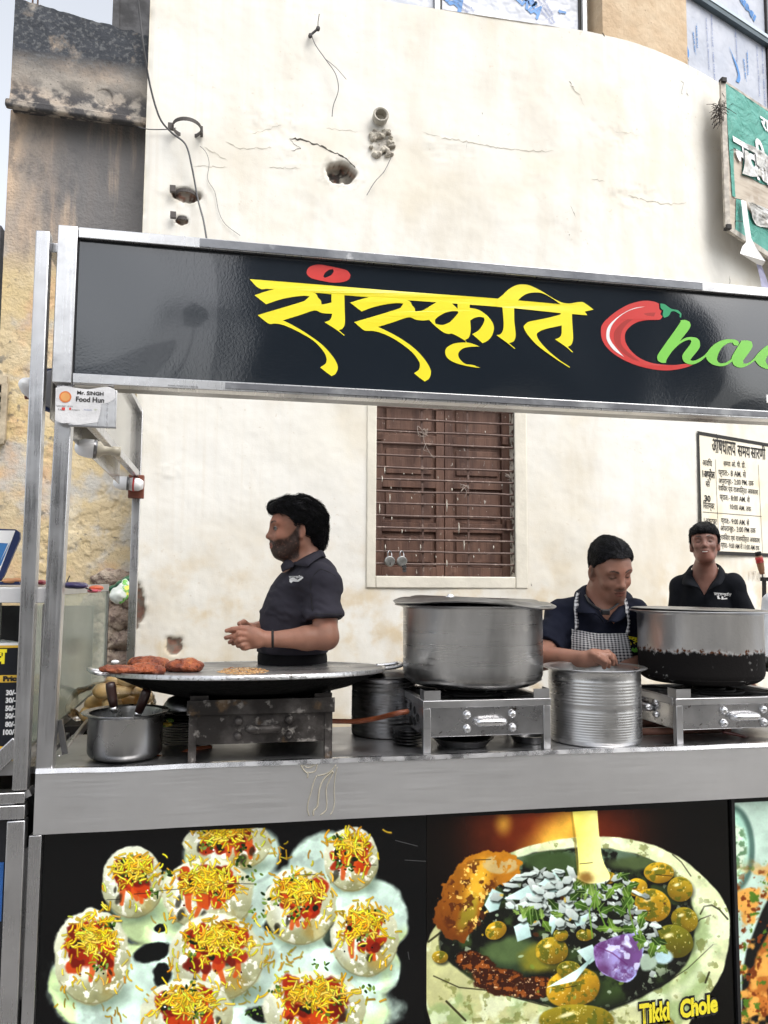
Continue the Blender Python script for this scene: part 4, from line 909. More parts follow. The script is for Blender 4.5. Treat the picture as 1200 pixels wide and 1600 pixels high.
LET['ti'] = [c4([(100, 250), (115, 251), (160, 215), (230, 150), (310, 108), (380, 100), (450, 112), (560, 165), (680, 240), (780, 290), (860, 300), (920, 290), (980, 283), (1020, 295), (1112, 362), (1020, 382), (1045, 422), (885, 410), (885, 480), (893, 600), (893, 680), (875, 730), (838, 752), (895, 805), (886, 809), (825, 757), (705, 675), (750, 655), (772, 620), (775, 530), (640, 560), (560, 585), (515, 615), (515, 640), (540, 690), (620, 780), (740, 880), (865, 962), (856, 967), (700, 870), (520, 740), (420, 630), (380, 560), (385, 530), (430, 495), (520, 475), (640, 450), (765, 415), (765, 402), (280, 352), (280, 480), (292, 600), (290, 660), (270, 700), (225, 716), (291, 772), (282, 776), (215, 722), (95, 635), (140, 620), (165, 570), (168, 480), (158, 342), (100, 337)]),
             c4([(320, 270), (370, 225), (430, 195), (510, 185), (580, 195), (660, 235), (765, 308)])]
RED = [c1([(660, 170), (680, 125), (740, 97), (830, 95), (1000, 130), (1085, 155), (1118, 200), (1100, 245), (1040, 272), (940, 280), (850, 268), (720, 238), (672, 205)]), c1([(835, 215), (850, 180), (890, 148), (935, 138), (943, 165), (910, 205), (850, 230)])]
for i, (k, lp) in enumerate(LET.items()):
    link('letter', fill([smooth_loop(l, 4) for l in lp], on_sign(.0012+.0003*i)), MA['yel'], cart)
link('letter_dot', fill([smooth_loop(l, 5) for l in RED], on_sign(.0012)), MA['red'], cart)
CH = c5([(660, 150), (560, 165), (440, 205), (300, 290), (190, 385), (145, 450), (138, 520), (150, 600), (200, 690), (300, 780), (440, 860), (600, 920), (760, 955), (900, 968), (1040, 955), (1160, 925), (1210, 905), (1130, 892), (1000, 905), (860, 900), (720, 875), (600, 825), (500, 745), (440, 660), (420, 590), (430, 520), (480, 455), (560, 405), (660, 380), (780, 375), (835, 370), (862, 335), (835, 310), (850, 270), (825, 250), (820, 185), (760, 160)])
chili = link('chilli_emblem', fill([smooth_loop(CH, 4)], on_sign(.0012)), MA['red'], cart)
for lp, m_, d_ in ((c5([(780, 290), (680, 295), (540, 330), (400, 400), (310, 490), (290, 570), (310, 660), (400, 760), (500, 830), (600, 865), (480, 770), (390, 680), (370, 590), (400, 480), (500, 380), (640, 335), (760, 335)]), MA['redd'], .0016),
                   (c5([(660, 218), (540, 235), (420, 285), (300, 370), (220, 460), (200, 560), (220, 640), (290, 730), (410, 810), (320, 710), (250, 610), (240, 520), (280, 420), (380, 320), (500, 255)]), MA['wht'], .0019),
                   (c5([(835, 182), (890, 195), (960, 245), (1040, 265), (1080, 305), (1075, 350), (1058, 345), (1060, 310), (1000, 275), (960, 280), (930, 330), (880, 352), (862, 320), (870, 265), (840, 235)]), MA['dgrn'], .0016)):
    link('chilli_mark', fill([smooth_loop(lp, 4)], on_sign(d_)), m_, chili)
HA = c6([(275, 275), (330, 270), (375, 290), (385, 330), (360, 380), (275, 490), (340, 455), (400, 450), (455, 465), (480, 510), (470, 570), (400, 660), (380, 690), (420, 695), (480, 670), (540, 625), (600, 550), (680, 495), (760, 475), (830, 478), (870, 495), (880, 520), (865, 542), (830, 535), (815, 510), (770, 515), (710, 555), (670, 620), (655, 680), (670, 715), (700, 725), (750, 715), (800, 680), (815, 640), (905, 490), (960, 487), (1010, 500), (1020, 540), (1000, 590), (920, 700), (930, 730), (980, 720), (1035, 675), (1070, 630), (1130, 570), (1200, 530), (1290, 515), (1290, 560), (1230, 590), (1180, 640), (1155, 700), (1175, 740), (1290, 745), (1290, 785), (1180, 785), (1100, 755), (1045, 695), (1000, 730), (930, 765), (880, 768), (830, 745), (810, 705), (760, 740), (690, 755), (610, 735), (560, 695), (540, 655), (480, 705), (400, 735), (330, 715), (300, 670), (310, 620), (370, 540), (390, 500), (385, 480), (350, 480), (280, 515), (200, 590), (140, 680), (132, 715), (90, 715), (50, 695), (42, 650), (80, 580), (270, 310)])
link('letter', fill([smooth_loop(HA, 4)], on_sign(.0024)), MA['grn'], cart)
a = on_sign(.0015)(1195.5, 629); link('letter', text('F', plane_map(a, (1, 0, 0), (0, 0, 1)), .056, 'LEFT', .001), MA['wht'], cart)
# side frame of the cart (runs back to the rear post) with a clear board
xs_ = XLs+.03
def sbar(p0, p1, w_, h_, m=TU, name='side_rail'): return MB().bar(p0, p1, w_, h_).build(name, m, cart, bevel=.002)
sbar((xs_, YF+.1, 2.335), (-.462, YB, 2.335), .03, .03); sbar((xs_, YF+.1, 1.985), (-.462, YB, 1.985), .03, .035)
brd = Mt('milky_board', (.48, .46, .40), .25, 0., coat=.4); brd.layer((.34, .33, .30), brd.noise(2, .35, .65)); brd.b.inputs['Metallic'].default_value = .25
MB().bar((xs_-.008, YF+.1, 2.16), (-.475, YB-.03, 2.16), .004, .33).build('side_board', brd.m, cart)
# light bulbs on the cart
def bulb(c, d, r, lab, holder=None, neck=True):
    c = np.array(c, float); d = np.array(d, float)/np.linalg.norm(d); t = empty('light_bulb', c, lab, 'light bulb', 'white LED bulbs on the cart frames')
    MB().lathe([(.0, 1.55*r), (.28*r, 1.52*r), (.55*r, 1.38*r), (.80*r, 1.05*r), (.95*r, .6*r), (1.0*r, .15*r), (1.0*r, -.35*r)], c, d, 28).build('globe', MA['white'], t, True)
    MB().lathe([(1.01*r, -.34*r), (1.01*r, -.62*r), (.9*r, -.7*r)], c, d, 28).build('collar', MA['dsteel'], t, True)
    if neck:
        MB().lathe([(.88*r, -.68*r), (.85*r, -1.0*r), (.45*r, -1.35*r), (.40*r, -2.1*r), (.52*r, -2.2*r), (.55*r, -3.0*r), (.3*r, -3.05*r)], c, d, 24).build('bulb_holder', MA['cream'], t, True)
    if holder:
        hc = c-d*1.6*r; MB().box(hc[0]-.03, hc[0]+.03, hc[1]-.012, hc[1]+.02, hc[2]-.05, hc[2]+.045).build('holder_box', MA['brown'], t, bevel=.004)
    return t
pb = P(141, 701, 3.05); bulb(pb, (-1, -.15, .06), .035, 'upper white bulb in a cream holder on the side rail')
pb = P(194, 755, 4.3); t = bulb(pb, (-1, -.1, .03), .036, 'lower white bulb beside the brown box on the rear post', None, False)
pb2 = P(213, 757, 4.33); MB().lathe([(0, 1.0*.036), (.6*.036, .95*.036), (.92*.036, .4*.036), (.036, -.5*.036), (.8*.036, -1.2*.036), (.2*.036, -1.6*.036)], pb2, (1, 0, -.05), 24).build('globe', MA['white'], t, True)
MB().lathe([(.0372, -.004), (.0376, .0), (.0372, .004)], pb2+np.array([-.012, 0, 0]), (1, 0, -.05), 24).build('ring', MA['red'], t, True)
pc = P(211, 760, 4.36); MB().box(pc[0]-.035, pc[0]+.045, pc[1], pc[1]+.03, pc[2]-.062, pc[2]+.062).build('holder_box', MA['brown'], t, bevel=.004)
# torn leaflet plate
plt = empty('leaflet_plate', P(130, 665, YF-.03), 'torn Food Hunt leaflet on a small steel plate under the sign corner', 'leaflet')
a, b = P(86, 604, YF-.03), P(181, 667, YF-.03); MB().box(b[0]-.134, b[0], YF-.028, YF-.022, b[2], a[2]-.002).build('plate', frm.m, plt, bevel=.001)
MB().box(b[0]-.134, b[0], YF-.029, YF-.02, b[2]-.004, b[2]-.0005).build('plate_edge', MA['dsteel'], plt)
yl = YF-.0295; pw = simple('worn_white_paper', (.70, .70, .71), .55, var=.2, sc=14, bump=.3)
lp = [(87, 606), (100, 603), (118, 606), (140, 608), (165, 604), (179, 608), (181, 622), (172, 628), (158, 632), (156, 648), (152, 660), (120, 664), (108, 661), (96, 661), (86, 656)]
link('leaflet', fill([smooth_loop(lp, 3)], lambda x, y: P(x, y, yl)), pw, plt); yl2 = yl-.001
link('round_logo', fill([[(102+9.6*math.cos(k*.3), 620+9*math.sin(k*.3)) for k in range(21)]], lambda x, y: P(x, y, yl2)), simple('orange_print', (.75, .22, .06), .5, bump=0), plt)
link('round_logo_centre', fill([[(102+7*math.cos(k*.3), 620+6.6*math.sin(k*.3)) for k in range(21)]], lambda x, y: P(x, y, yl2-.0003)), simple('light_orange_print', (.80, .38, .12), .5, bump=0), plt)
def ptext(s, x, y, h, m, parent, Y=yl2, w_=None, bold=0., name='lettering', x2=None, y2=None):
    A = P(x, y, Y); B = P(x2 or x+50, y2 if y2 is not None else y, Y); ex = (B-A)/np.linalg.norm(B-A) if x2 else np.array([1., 0, 0])
    return link(name, text(s, plane_map(A, ex, (0, 0, 1)), h, 'LEFT', bold, 0, w_), m, parent)
ptext('Food Hun', 118, 627, .021, MA['ink'], plt, w_=.080, bold=.0006); ptext('Mr. SINGH', 120, 616, .015, MA['ink'], plt, w_=.075, bold=.0005); 
ptext('SUBSCRIBE  US ON', 88, 635, .006, MA['ink'], plt, w_=.045); ptext('You', 90, 641, .008, MA['ink'], plt); ptext('Instagram', 112, 641, .006, MA['ink'], plt, w_=.022); ptext('Facebook', 131, 641, .006, bp2, plt, w_=.022); ptext('G+', 147, 641, .007, simple('olive_print', (.3, .4, .05), .5, bump=0), plt)
MB().add([P(96.5, 636.5, yl2), P(101.5, 636.5, yl2), P(101.5, 641, yl2), P(96.5, 641, yl2)], [(0, 3, 2, 1)]).build('red_tag', MA['red'], plt); MB().add([P(108, 637, yl2), P(111, 637, yl2), P(111, 640.5, yl2), P(108, 640.5, yl2)], [(0, 3, 2, 1)]).build('red_tag', MA['red'], plt)
q = MB()
for (x, y) in ((115, 601), (171, 603), (93, 605), (107, 606), (176, 605)): q.lathe([(0, .004), (.003, .003), (.0035, 0)], P(x, y, YF-.024), (0, -1, 0), 8)
q.tube([P(115, 600, YF-.026), P(150, 602, YF-.03), P(179, 603, YF-.026)], .0012, 4)
q.build('rivet', MA['dsteel'], plt, True)
ptext('PREMIUM STAINLESS STEEL FURNITURE', 262, 603, .006, MA['ink'], cart, Y=YF-.024, w_=.09); ptext('WORKS  MOB. NO. 98', 262, 607.5, .005, MA['ink'], cart, Y=YF-.024, w_=.08)

# ================================================================== BACKLIT DISH PANELS (printed pictures, painted here pixel by pixel)
class Canvas:
    def __init__(s, x0, x1, z0, z1, res=900):
        s.x0, s.x1, s.z0, s.z1 = x0, x1, z0, z1; s.W = int((x1-x0)*res); s.H = int((z1-z0)*res)
        X, Z = np.meshgrid(np.linspace(x0, x1, s.W), np.linspace(z0, z1, s.H)); v = np.stack([X-CAM[0], np.full_like(X, YF)-CAM[1], Z-CAM[2]], -1); q_ = v@fw
        s.X = 600+FPX*(v@rt)/q_; s.Y = 800-FPX*(v@up)/q_; s.c = np.zeros((s.H, s.W, 3)); s.mask = None
    def win(s, x0, x1, y0, y1):
        m = (s.X > x0) & (s.X < x1) & (s.Y > y0) & (s.Y < y1); r = np.where(m.any(1))[0]; c = np.where(m.any(0))[0]
        if len(r) == 0 or len(c) == 0: return None
        return slice(r[0], r[-1]+1), slice(c[0], c[-1]+1)
    def put(s, w_, col, a):
        if s.mask is not None: a = a*s.mask[w_]
        s.c[w_] = s.c[w_]*(1-a[..., None])+np.asarray(col)*a[..., None]
    def blob(s, cx, cy, rx, ry, col, soft=.12, ang=0, wob=.0, seed=0, ws=.06, a=1., shade=None):
        m = max(rx, ry)*1.5+4; w_ = s.win(cx-m, cx+m, cy-m, cy+m)
        if w_ is None: return
        x, y = s.X[w_]-cx, s.Y[w_]-cy; ca, sa = math.cos(ang), math.sin(ang); u, v = (x*ca+y*sa)/rx, (-x*sa+y*ca)/ry; d = np.sqrt(u*u+v*v)
        if wob: d = d+(n2(s.X[w_], s.Y[w_], ws, 4, seed)-.5)*2*wob
        al = (1-sstep(1-soft, 1+soft*.3, d))*a; c = np.asarray(col, float)
        if shade is not None:
            t = np.clip(.5+.5*(u*shade[0]+v*shade[1]), 0, 1)[..., None]; c = np.asarray(shade[2])*(1-t)+c*t
            s.c[w_] = s.c[w_]*(1-al[..., None])+c*al[..., None]
        else: s.put(w_, c, al)
    def tex(s, cx, cy, rx, ry, col, sc, lo, hi, seed, a=1., ang=0):
        m = max(rx, ry)*1.3; w_ = s.win(cx-m, cx+m, cy-m, cy+m)
        if w_ is None: return
        x, y = s.X[w_]-cx, s.Y[w_]-cy; ca, sa = math.cos(ang), math.sin(ang); d = np.sqrt(((x*ca+y*sa)/rx)**2+((-x*sa+y*ca)/ry)**2)
        s.put(w_, col, (1-sstep(.8, 1.05, d))*sstep(lo, hi, n2(s.X[w_], s.Y[w_], sc, 5, seed))*a)
    def stroke(s, pts, w0, col, a=1., w1=None, soft=.7):
        w1 = w0 if w1 is None else w1; P_ = np.array(pts, float); m = max(w0, w1)+2; w_ = s.win(P_[:, 0].min()-m, P_[:, 0].max()+m, P_[:, 1].min()-m, P_[:, 1].max()+m)
        if w_ is None: return
        x, y = s.X[w_], s.Y[w_]; best = np.full(x.shape, 1e9); n = len(P_)-1
        for i in range(n):
            ax, ay = P_[i]; bx, by = P_[i+1]; dx, dy = bx-ax, by-ay; t = np.clip(((x-ax)*dx+(y-ay)*dy)/max(dx*dx+dy*dy, 1e-9), 0, 1)
            r = w0+(w1-w0)*(i+t)/n; best = np.minimum(best, np.hypot(x-ax-t*dx, y-ay-t*dy)-r)
        al = (1-sstep(-soft, soft, best))*a
        if isinstance(col, tuple) and len(col) == 2:
            t = sstep(-max(w0, .1), 0, best)[..., None]; c = np.asarray(col[0])*(1-t)+np.asarray(col[1])*t; s.c[w_] = s.c[w_]*(1-al[..., None])+c*al[..., None]
        else: s.put(w_, col, al)
    def poly(s, pts, col, soft=1.2, a=1., wob=0., seed=0, ws=.08, grad=None):
        P_ = np.array(pts, float); w_ = s.win(P_[:, 0].min()-3, P_[:, 0].max()+3, P_[:, 1].min()-3, P_[:, 1].max()+3)
        if w_ is None: return
        x, y = s.X[w_], s.Y[w_]; ins = np.zeros(x.shape, bool); dist = np.full(x.shape, 1e9); n = len(P_)
        if wob: nn = (n2(x, y, ws, 3, seed)-.5)*2*wob
        for i in range(n):
            ax, ay = P_[i]; bx, by = P_[(i+1) % n]; c_ = ((ay > y) != (by > y)) & (x < (bx-ax)*(y-ay)/((by-ay) if by != ay else 1e-9)+ax); ins ^= c_
            dx, dy = bx-ax, by-ay; t = np.clip(((x-ax)*dx+(y-ay)*dy)/max(dx*dx+dy*dy, 1e-9), 0, 1); dist = np.minimum(dist, np.hypot(x-ax-t*dx, y-ay-t*dy))
        sd_ = np.where(ins, -dist, dist)+(nn if wob else 0); al = (1-sstep(-soft, soft, sd_))*a
        c = np.asarray(col, float)
        if grad is not None:
            (gx0, gy0, gx1, gy1, c2_) = grad; t = np.clip(((x-gx0)*(gx1-gx0)+(y-gy0)*(gy1-gy0))/((gx1-gx0)**2+(gy1-gy0)**2), 0, 1)[..., None]; c = c*(1-t)+np.asarray(c2_)*t; s.c[w_] = s.c[w_]*(1-al[..., None])+c*al[..., None]
        else: s.put(w_, c, al)
    def polymask(s, pts):
        P_ = np.array(pts, float); ins = np.zeros(s.X.shape, bool); n = len(P_)
        for i in range(n):
            ax, ay = P_[i]; bx, by = P_[(i+1) % n]; ins ^= ((ay > s.Y) != (by > s.Y)) & (s.X < (bx-ax)*(s.Y-ay)/((by-ay) if by != ay else 1e-9)+ax)
        return ins.astype(float)
    def done(s, name, emit=.5):
        k_ = s.c.copy(); k_[1:-1, 1:-1] = (s.c[1:-1, 1:-1]*4+s.c[:-2, 1:-1]+s.c[2:, 1:-1]+s.c[1:-1, :-2]+s.c[1:-1, 2:])/8; s.c = k_*(.84+.30*n2(s.X, s.Y, .06, 4, 77))[..., None]+(n2(s.X, s.Y, .5, 2, 78)[..., None]-.5)*.05*k_
        im = bpy.data.images.new(name, s.W, s.H); px = np.ones((s.H, s.W, 4), np.float32); px[..., :3] = np.clip(s.c, 0, 1); im.pixels.foreach_set(px.ravel()); im.update(); im.pack()
        m = bpy.data.materials.new(name); m.use_nodes = True; n = m.node_tree.nodes; b = n['Principled BSDF']; t = n.new('ShaderNodeTexImage'); t.image = im
        m.node_tree.links.new(t.outputs[0], b.inputs['Base Color']); m.node_tree.links.new(t.outputs[0], b.inputs['Emission Color']); b.inputs['Emission Strength'].default_value = emit
        b.inputs['Roughness'].default_value = .16; b.inputs['Specular IOR Level'].default_value = .35
        q = MB().quad((s.x0, YF+.02, s.z0), (s.x1, YF+.02, s.z0), (s.x1, YF+.02, s.z1), (s.x0, YF+.02, s.z1)); me = q.mesh(name); uvmap(me, lambda v: np.stack([(v[:, 0]-s.x0)/(s.x1-s.x0), (v[:, 2]-s.z0)/(s.z1-s.z0)], -1))
        return link('dish_panel', me, m, cart)
pr_ = random.Random(21); U = pr_.uniform
ZP0 = -.062
YEL = [(.98, .86, .16), (.95, .78, .10), (1., .92, .35), (.86, .66, .08), (.99, .88, .25)]
GRN = [(.16, .28, .06), (.30, .42, .12), (.08, .16, .05), (.45, .58, .25)]
x1p = P(668, 1500, YF)[0]; cv = Canvas(XLs+.02, x1p, ZP0, ZA-.004); cv.c[:] = (.010, .012, .016)
cvc = cv
YOG = (.88, .97, .90); YOG2 = (.55, .66, .55)
def sev(cv, cx, cy, ang, l, w_=1.8, bright=1.):
    b = U(-.6, .6); pts = []
    for k in range(5): t = (k/4-.5)*l; pts.append((cx+math.cos(ang)*t-math.sin(ang)*b*(t*t)/l, cy+math.sin(ang)*t+math.cos(ang)*b*(t*t)/l))
    c = tuple(v*U(.78, 1.) for v in pr_.choice(YEL)); cv.stroke([(x+.7, y+1.3) for x, y in pts], w_*1.1, (.50, .33, .06), .45); cv.stroke(pts, w_, (tuple(min(1, v*1.08*bright) for v in c), tuple(v*.78*bright for v in c)))
def herb(cv, cx, cy, r):
    for _ in range(int(4+r/3)):
        x, y = cx+U(-r, r), cy+U(-r, r)*.7; cv.blob(x, y, U(2, 5), U(1.2, 2.8), pr_.choice(GRN), .3, U(0, 3), .3, pr_.randrange(99), .2)
# yoghurt pools
for (cx, cy, rx, ry) in ((330, 1540, 260, 70), (480, 1440, 130, 90), (300, 1440, 120, 60), (180, 1560, 110, 60), (560, 1480, 60, 90), (230, 1405, 70, 45), (360, 1340, 80, 60), (520, 1360, 70, 60), (110, 1540, 40, 40), (590, 1440, 50, 60), (450, 1580, 180, 60), (420, 1480, 120, 60), (600, 1520, 30, 40)):
    cv.blob(cx, cy, rx, ry, (.80, .90, .84), .12, 0, .16, int(cx), .03)
for (cx, cy, rx, ry) in ((236, 1493, 34, 16), (252, 1528, 16, 22), (425, 1452, 18, 12), (575, 1462, 20, 22), (520, 1466, 16, 22), (405, 1590, 20, 14), (318, 1474, 8, 14), (430, 1395, 14, 10), (545, 1440, 12, 10), (250, 1455, 12, 8)):
    cv.blob(cx, cy, rx, ry, (.02, .03, .03), .25, U(-.4, .4), .35, int(cx)+3, .06)
w_ = (slice(None), slice(None)); lum = cv.c.mean(-1) > .4; nz = n2(cv.X, cv.Y, .02, 4, 9); cv.c *= np.where(lum, .62+.62*nz, 1)[..., None]; cv.c += (np.where(lum, .15*sstep(.52, .64, n2(cv.X, cv.Y, .03, 4, 41)), 0))[..., None]*np.array((.9, 1, .95))
cv.c[..., 2] *= np.where(lum, 1-.22*sstep(.5, .62, n2(cv.X, cv.Y, .013, 3, 15)), 1)
for (bx, by, n) in ((460, 1330, 14), (330, 1520, 26), (430, 1500, 22), (270, 1400, 20), (230, 1570, 10), (400, 1560, 16), (540, 1560, 12), (210, 1590, 8), (445, 1525, 12), (500, 1370, 16), (130, 1570, 10), (250, 1430, 10), (380, 1480, 10)):
    for _ in range(n): sev(cv, bx+U(-45, 45), by+U(-14, 14), U(0, 3.1), U(6, 14), 1.0, .8)
puris = [(355, 1322, 70, 44), (550, 1345, 44, 52), (206, 1382, 50, 58), (325, 1402, 74, 58), (470, 1420, 58, 62), (572, 1470, 54, 62), (142, 1500, 62, 76), (338, 1500, 76, 70), (292, 1590, 74, 56), (492, 1582, 82, 62)]
for i, (cx, cy, rx, ry) in enumerate(puris):
    cv.blob(cx+4, cy+ry*.75, rx*1.05, ry*.42, (.34, .42, .34), .5, 0, .1, i, .05, .7)
    cv.blob(cx, cy, rx, ry, (.96, .98, .90), .05, 0, .09, i+5, .05, 1., shade=(-.25, -.85, (.50, .50, .32)))
    cv.blob(cx-rx*.25, cy+ry*.1, rx*.5, ry*.55, (.97, 1., .97), .6, .3, .2, i+8, .05, .7)
    cv.blob(cx+rx*.35, cy+ry*.55, rx*.35, ry*.3, (.66, .55, .26), .6, .4, .3, i+2, .06, .75 if i in (4, 5, 7, 9) else .4)
    cv.tex(cx, cy+ry*.3, rx, ry*.7, (.78, .80, .66), .06, .5, .64, i+30, .5); cv.tex(cx, cy, rx, ry, (1, 1, .97), .12, .55, .65, i+50, .8)
    cv.stroke([(cx+rx*math.cos(t)*.98, cy+ry*math.sin(t)*.98) for t in np.linspace(.3, 2.6, 9)], 1.2, (.45, .42, .28), .5)
    for _ in range(5):
        bx, by = cx+U(-.5, .5)*rx, cy+U(-.6, .25)*ry; cv.blob(bx, by, U(.18, .32)*rx, U(.18, .34)*ry, (.62, .15, .04), .22, U(0, 3), .3, pr_.randrange(99), .07, .97); cv.blob(bx-2, by-2, rx*.07, ry*.06, (.95, .42, .18), .5)
    for _ in range(3): bx = cx+U(-.5, .5)*rx; cv.stroke([(bx, cy-ry*.1), (bx+U(-3, 3), cy+ry*.3), (bx+U(-5, 5), cy+ry*U(.35, .6))], 6, (.78, .30, .08), .9, 3.2, 1.5)
    for _ in range(3): bx = cx+U(-.7, .7)*rx; by = cy+U(.0, .7)*ry; cv.blob(bx, by, U(3, 7), U(6, 14), (.10, .09, .05), .5, U(-.5, .5), .4, pr_.randrange(99), .1, .75)
    n = int(rx*ry/17)
    for _ in range(n):
        a = U(0, 6.28); r = abs(pr_.gauss(0, .40)); sev(cv, cx+math.cos(a)*r*rx*1.0, cy-ry*.40+math.sin(a)*r*ry*.62, U(0, 3.14), U(6, 14), 1.35, U(.75, 1.08))
        if _ % 9 == 4: bx, by = cx+U(-.5, .5)*rx, cy-ry*.25+U(-.4, .5)*ry; cv.blob(bx, by, U(.10, .22)*rx, U(.10, .2)*ry, pr_.choice([(.60, .13, .03), (.74, .22, .05), (.42, .07, .02)]), .3, U(0, 3), .35, _, .08, .95)
    for _ in range(int(n*.10)): sev(cv, cx+U(-1, 1)*rx, cy+U(-.2, .75)*ry, U(.6, 2.4), U(6, 14), 1.3)
    for _ in range(5): herb(cv, cx+U(-.5, .5)*rx, cy+U(-.7, .3)*ry, 9)
    for _ in range(3): bx, by = cx+U(-.5, .5)*rx, cy+U(-.6, .2)*ry; cv.blob(bx, by, U(4, 8), U(3, 6), (.04, .09, .03), .25, U(0, 3), .5, pr_.randrange(99), .16, .95)
    for _ in range(10): cv.blob(cx+U(-.6, .6)*rx, cy+U(-.7, .4)*ry, U(1, 2.2), U(1, 2.2), pr_.choice([(1, 1, 1), (.3, .05, .02), (.05, .05, .03)]), .3)
    for _ in range(int(n*.62)): a = U(0, 6.28); r = abs(pr_.gauss(0, .4)); sev(cv, cx+math.cos(a)*r*rx, cy-ry*.4+math.sin(a)*r*ry*.6, U(0, 3.14), U(7, 15), 1.4, 1.08)
for (x, y, r) in ((395, 1375, 16), (380, 1350, 14), (405, 1435, 14), (425, 1410, 14), (295, 1545, 12), (578, 1550, 10), (500, 1512, 14), (430, 1550, 10), (260, 1370, 10), (395, 1590, 14), (245, 1400, 10)): herb(cv, x, y, r)
for (x0, y0, x1, y1) in ((165, 1410, 186, 1409), (208, 1401, 245, 1398), (247, 1396, 290, 1392), (350, 1384, 400, 1385), (460, 1371, 494, 1370), (570, 1355, 590, 1355), (635, 1347, 700, 1351), (620, 1316, 655, 1325), (640, 1492, 642, 1504)): cv.stroke([(x0, y0), (x1, y1)], .45, (.05, .05, .05) if x0 < 600 else (.4, .4, .4), .9, soft=.4)
# upper edge of the print lies a little below the apron
cv.c[cv.Y < 1296.5-(cv.X-400)*.042] = (.006, .007, .008)
cv.done('puri_print', .36)
# ---------------- second panel
x0p, x1p = P(669, 1500, YF)[0], P(1156, 1500, YF)[0]; cv = Canvas(x0p, x1p, ZP0, ZA-.004)
X_, Y_ = cv.X, cv.Y; t = np.exp(-((X_-840)/120)**2-((Y_-1300)/85)**2)[..., None]; cv.c = np.array((.045, .02, .015))+t*np.array((.36, .12, .03))
cv.c += (np.exp(-((X_-960)/90)**2-((Y_-1310)/60)**2))[..., None]*np.array((.16, .05, .015))
cv.c *= (.3+.7*sstep(675, 760, X_))[..., None]*(.12+.88*(1-sstep(960, 1090, X_)))[..., None]
for (cx, cy, r, a) in ((790, 1290, 16, .55), (870, 1325, 40, .95), (900, 1295, 34, .8), (830, 1335, 24, .25)): cv.blob(cx, cy, r, r*1.35, (1., .80, .28), 1.0, 0, 0, 0, .1, a)
BOWL = (.86, .89, .70)
outer = [(672, 1470), (690, 1440), (740, 1370), (830, 1325), (930, 1310), (1010, 1318), (1065, 1342), (1110, 1378), (1136, 1410), (1146, 1440), (1143, 1490), (1132, 1530), (1112, 1562), (1080, 1610), (1060, 1700), (700, 1700), (680, 1620), (666, 1560), (666, 1500)]
sm = lambda l, n=4: smooth_loop(l, n, 70)
cv.poly(sm(outer), BOWL, 1.5, 1., 1.5, 3, .06, grad=(1000, 1350, 740, 1640, (.72, .72, .50)))
cv.mask = cv.polymask(sm(outer)); cv.tex(900, 1500, 330, 250, (.50, .62, .38), .022, .50, .64, 4, .6); cv.tex(900, 1500, 330, 250, (.96, 1., .88), .035, .52, .62, 7, .55); cv.tex(900, 1500, 330, 250, (.42, .44, .20), .08, .64, .70, 11, .6)
for (pts, w__) in (([(1100, 1432), (1106, 1420), (1118, 1418), (1130, 1425), (1143, 1440)], 1.3), ([(1090, 1450), (1100, 1440), (1116, 1434)], .9), ([(1056, 1338), (1070, 1350), (1085, 1372)], .8), ([(672, 1476), (690, 1462), (700, 1466)], 1.6), ([(760, 1552), (800, 1562), (860, 1578)], .8), ([(1040, 1545), (1080, 1518), (1120, 1480)], .6), ([(680, 1530), (720, 1548), (760, 1552)], 1.), ([(1108, 1540), (1114, 1524)], 1.6), ([(700, 1570), (730, 1600)], 1.8)): cv.stroke(pts, w__, (.14, .13, .06), .85)
cv.stroke([(1090, 1395), (1112, 1425), (1122, 1465), (1112, 1505), (1080, 1545), (1030, 1575)], 7, (.98, 1., .90), .35, soft=7)
inner = [(688, 1478), (700, 1440), (760, 1370), (840, 1336), (940, 1328), (1020, 1345), (1060, 1375), (1085, 1410), (1092, 1450), (1084, 1495), (1062, 1530), (1010, 1562), (940, 1590), (870, 1580), (800, 1560), (745, 1538), (700, 1505)]
cv.poly(sm(inner), (.055, .06, .045), 2.5, 1., 2.5, 8, .05)
cv.mask = cv.polymask(sm(inner)); cv.tex(890, 1460, 210, 130, (.22, .30, .14), .03, .48, .62, 14, .8); cv.tex(890, 1460, 210, 130, (.60, .66, .55), .09, .63, .70, 17, .9); cv.tex(900, 1350, 130, 30, (.40, .50, .40), .05, .5, .62, 19, .8)
for (cx, cy, rx, ry, c) in ((870, 1350, 60, 20, (.22, .30, .16)), (1000, 1352, 50, 14, (.28, .34, .20)), (812, 1500, 60, 32, (.16, .22, .14)), (800, 1490, 45, 24, (.30, .38, .22)), (850, 1503, 40, 26, (.50, .48, .14))): cv.blob(cx, cy, rx, ry, c, .5, 0, .25, int(cx), .05)
# golden patty
cv.mask = None
pt_ = [(680, 1430), (690, 1405), (695, 1385), (710, 1370), (715, 1355), (740, 1340), (775, 1332), (805, 1340), (820, 1352), (812, 1372), (790, 1385), (765, 1400), (755, 1425), (745, 1455), (728, 1478), (700, 1468), (682, 1450)]
cv.poly(sm(pt_), (.72, .46, .10), 1.5, 1., 6, 21, .12, grad=(770, 1340, 690, 1470, (.42, .20, .05)))
cv.blob(748, 1385, 22, 48, (.95, .74, .20), .7, .35, .2, 3, .06, .85); cv.blob(735, 1430, 14, 36, (.55, .52, .14), .6, .4, .3, 6, .06, .8)
cv.tex(736, 1408, 42, 66, (.28, .12, .04), .11, .52, .60, 31, .8, .35); cv.tex(738, 1404, 40, 64, (.98, .82, .42), .17, .60, .68, 33, .9, .35); cv.tex(785, 1354, 30, 16, (.75, .68, .48), .12, .5, .6, 35, .8)
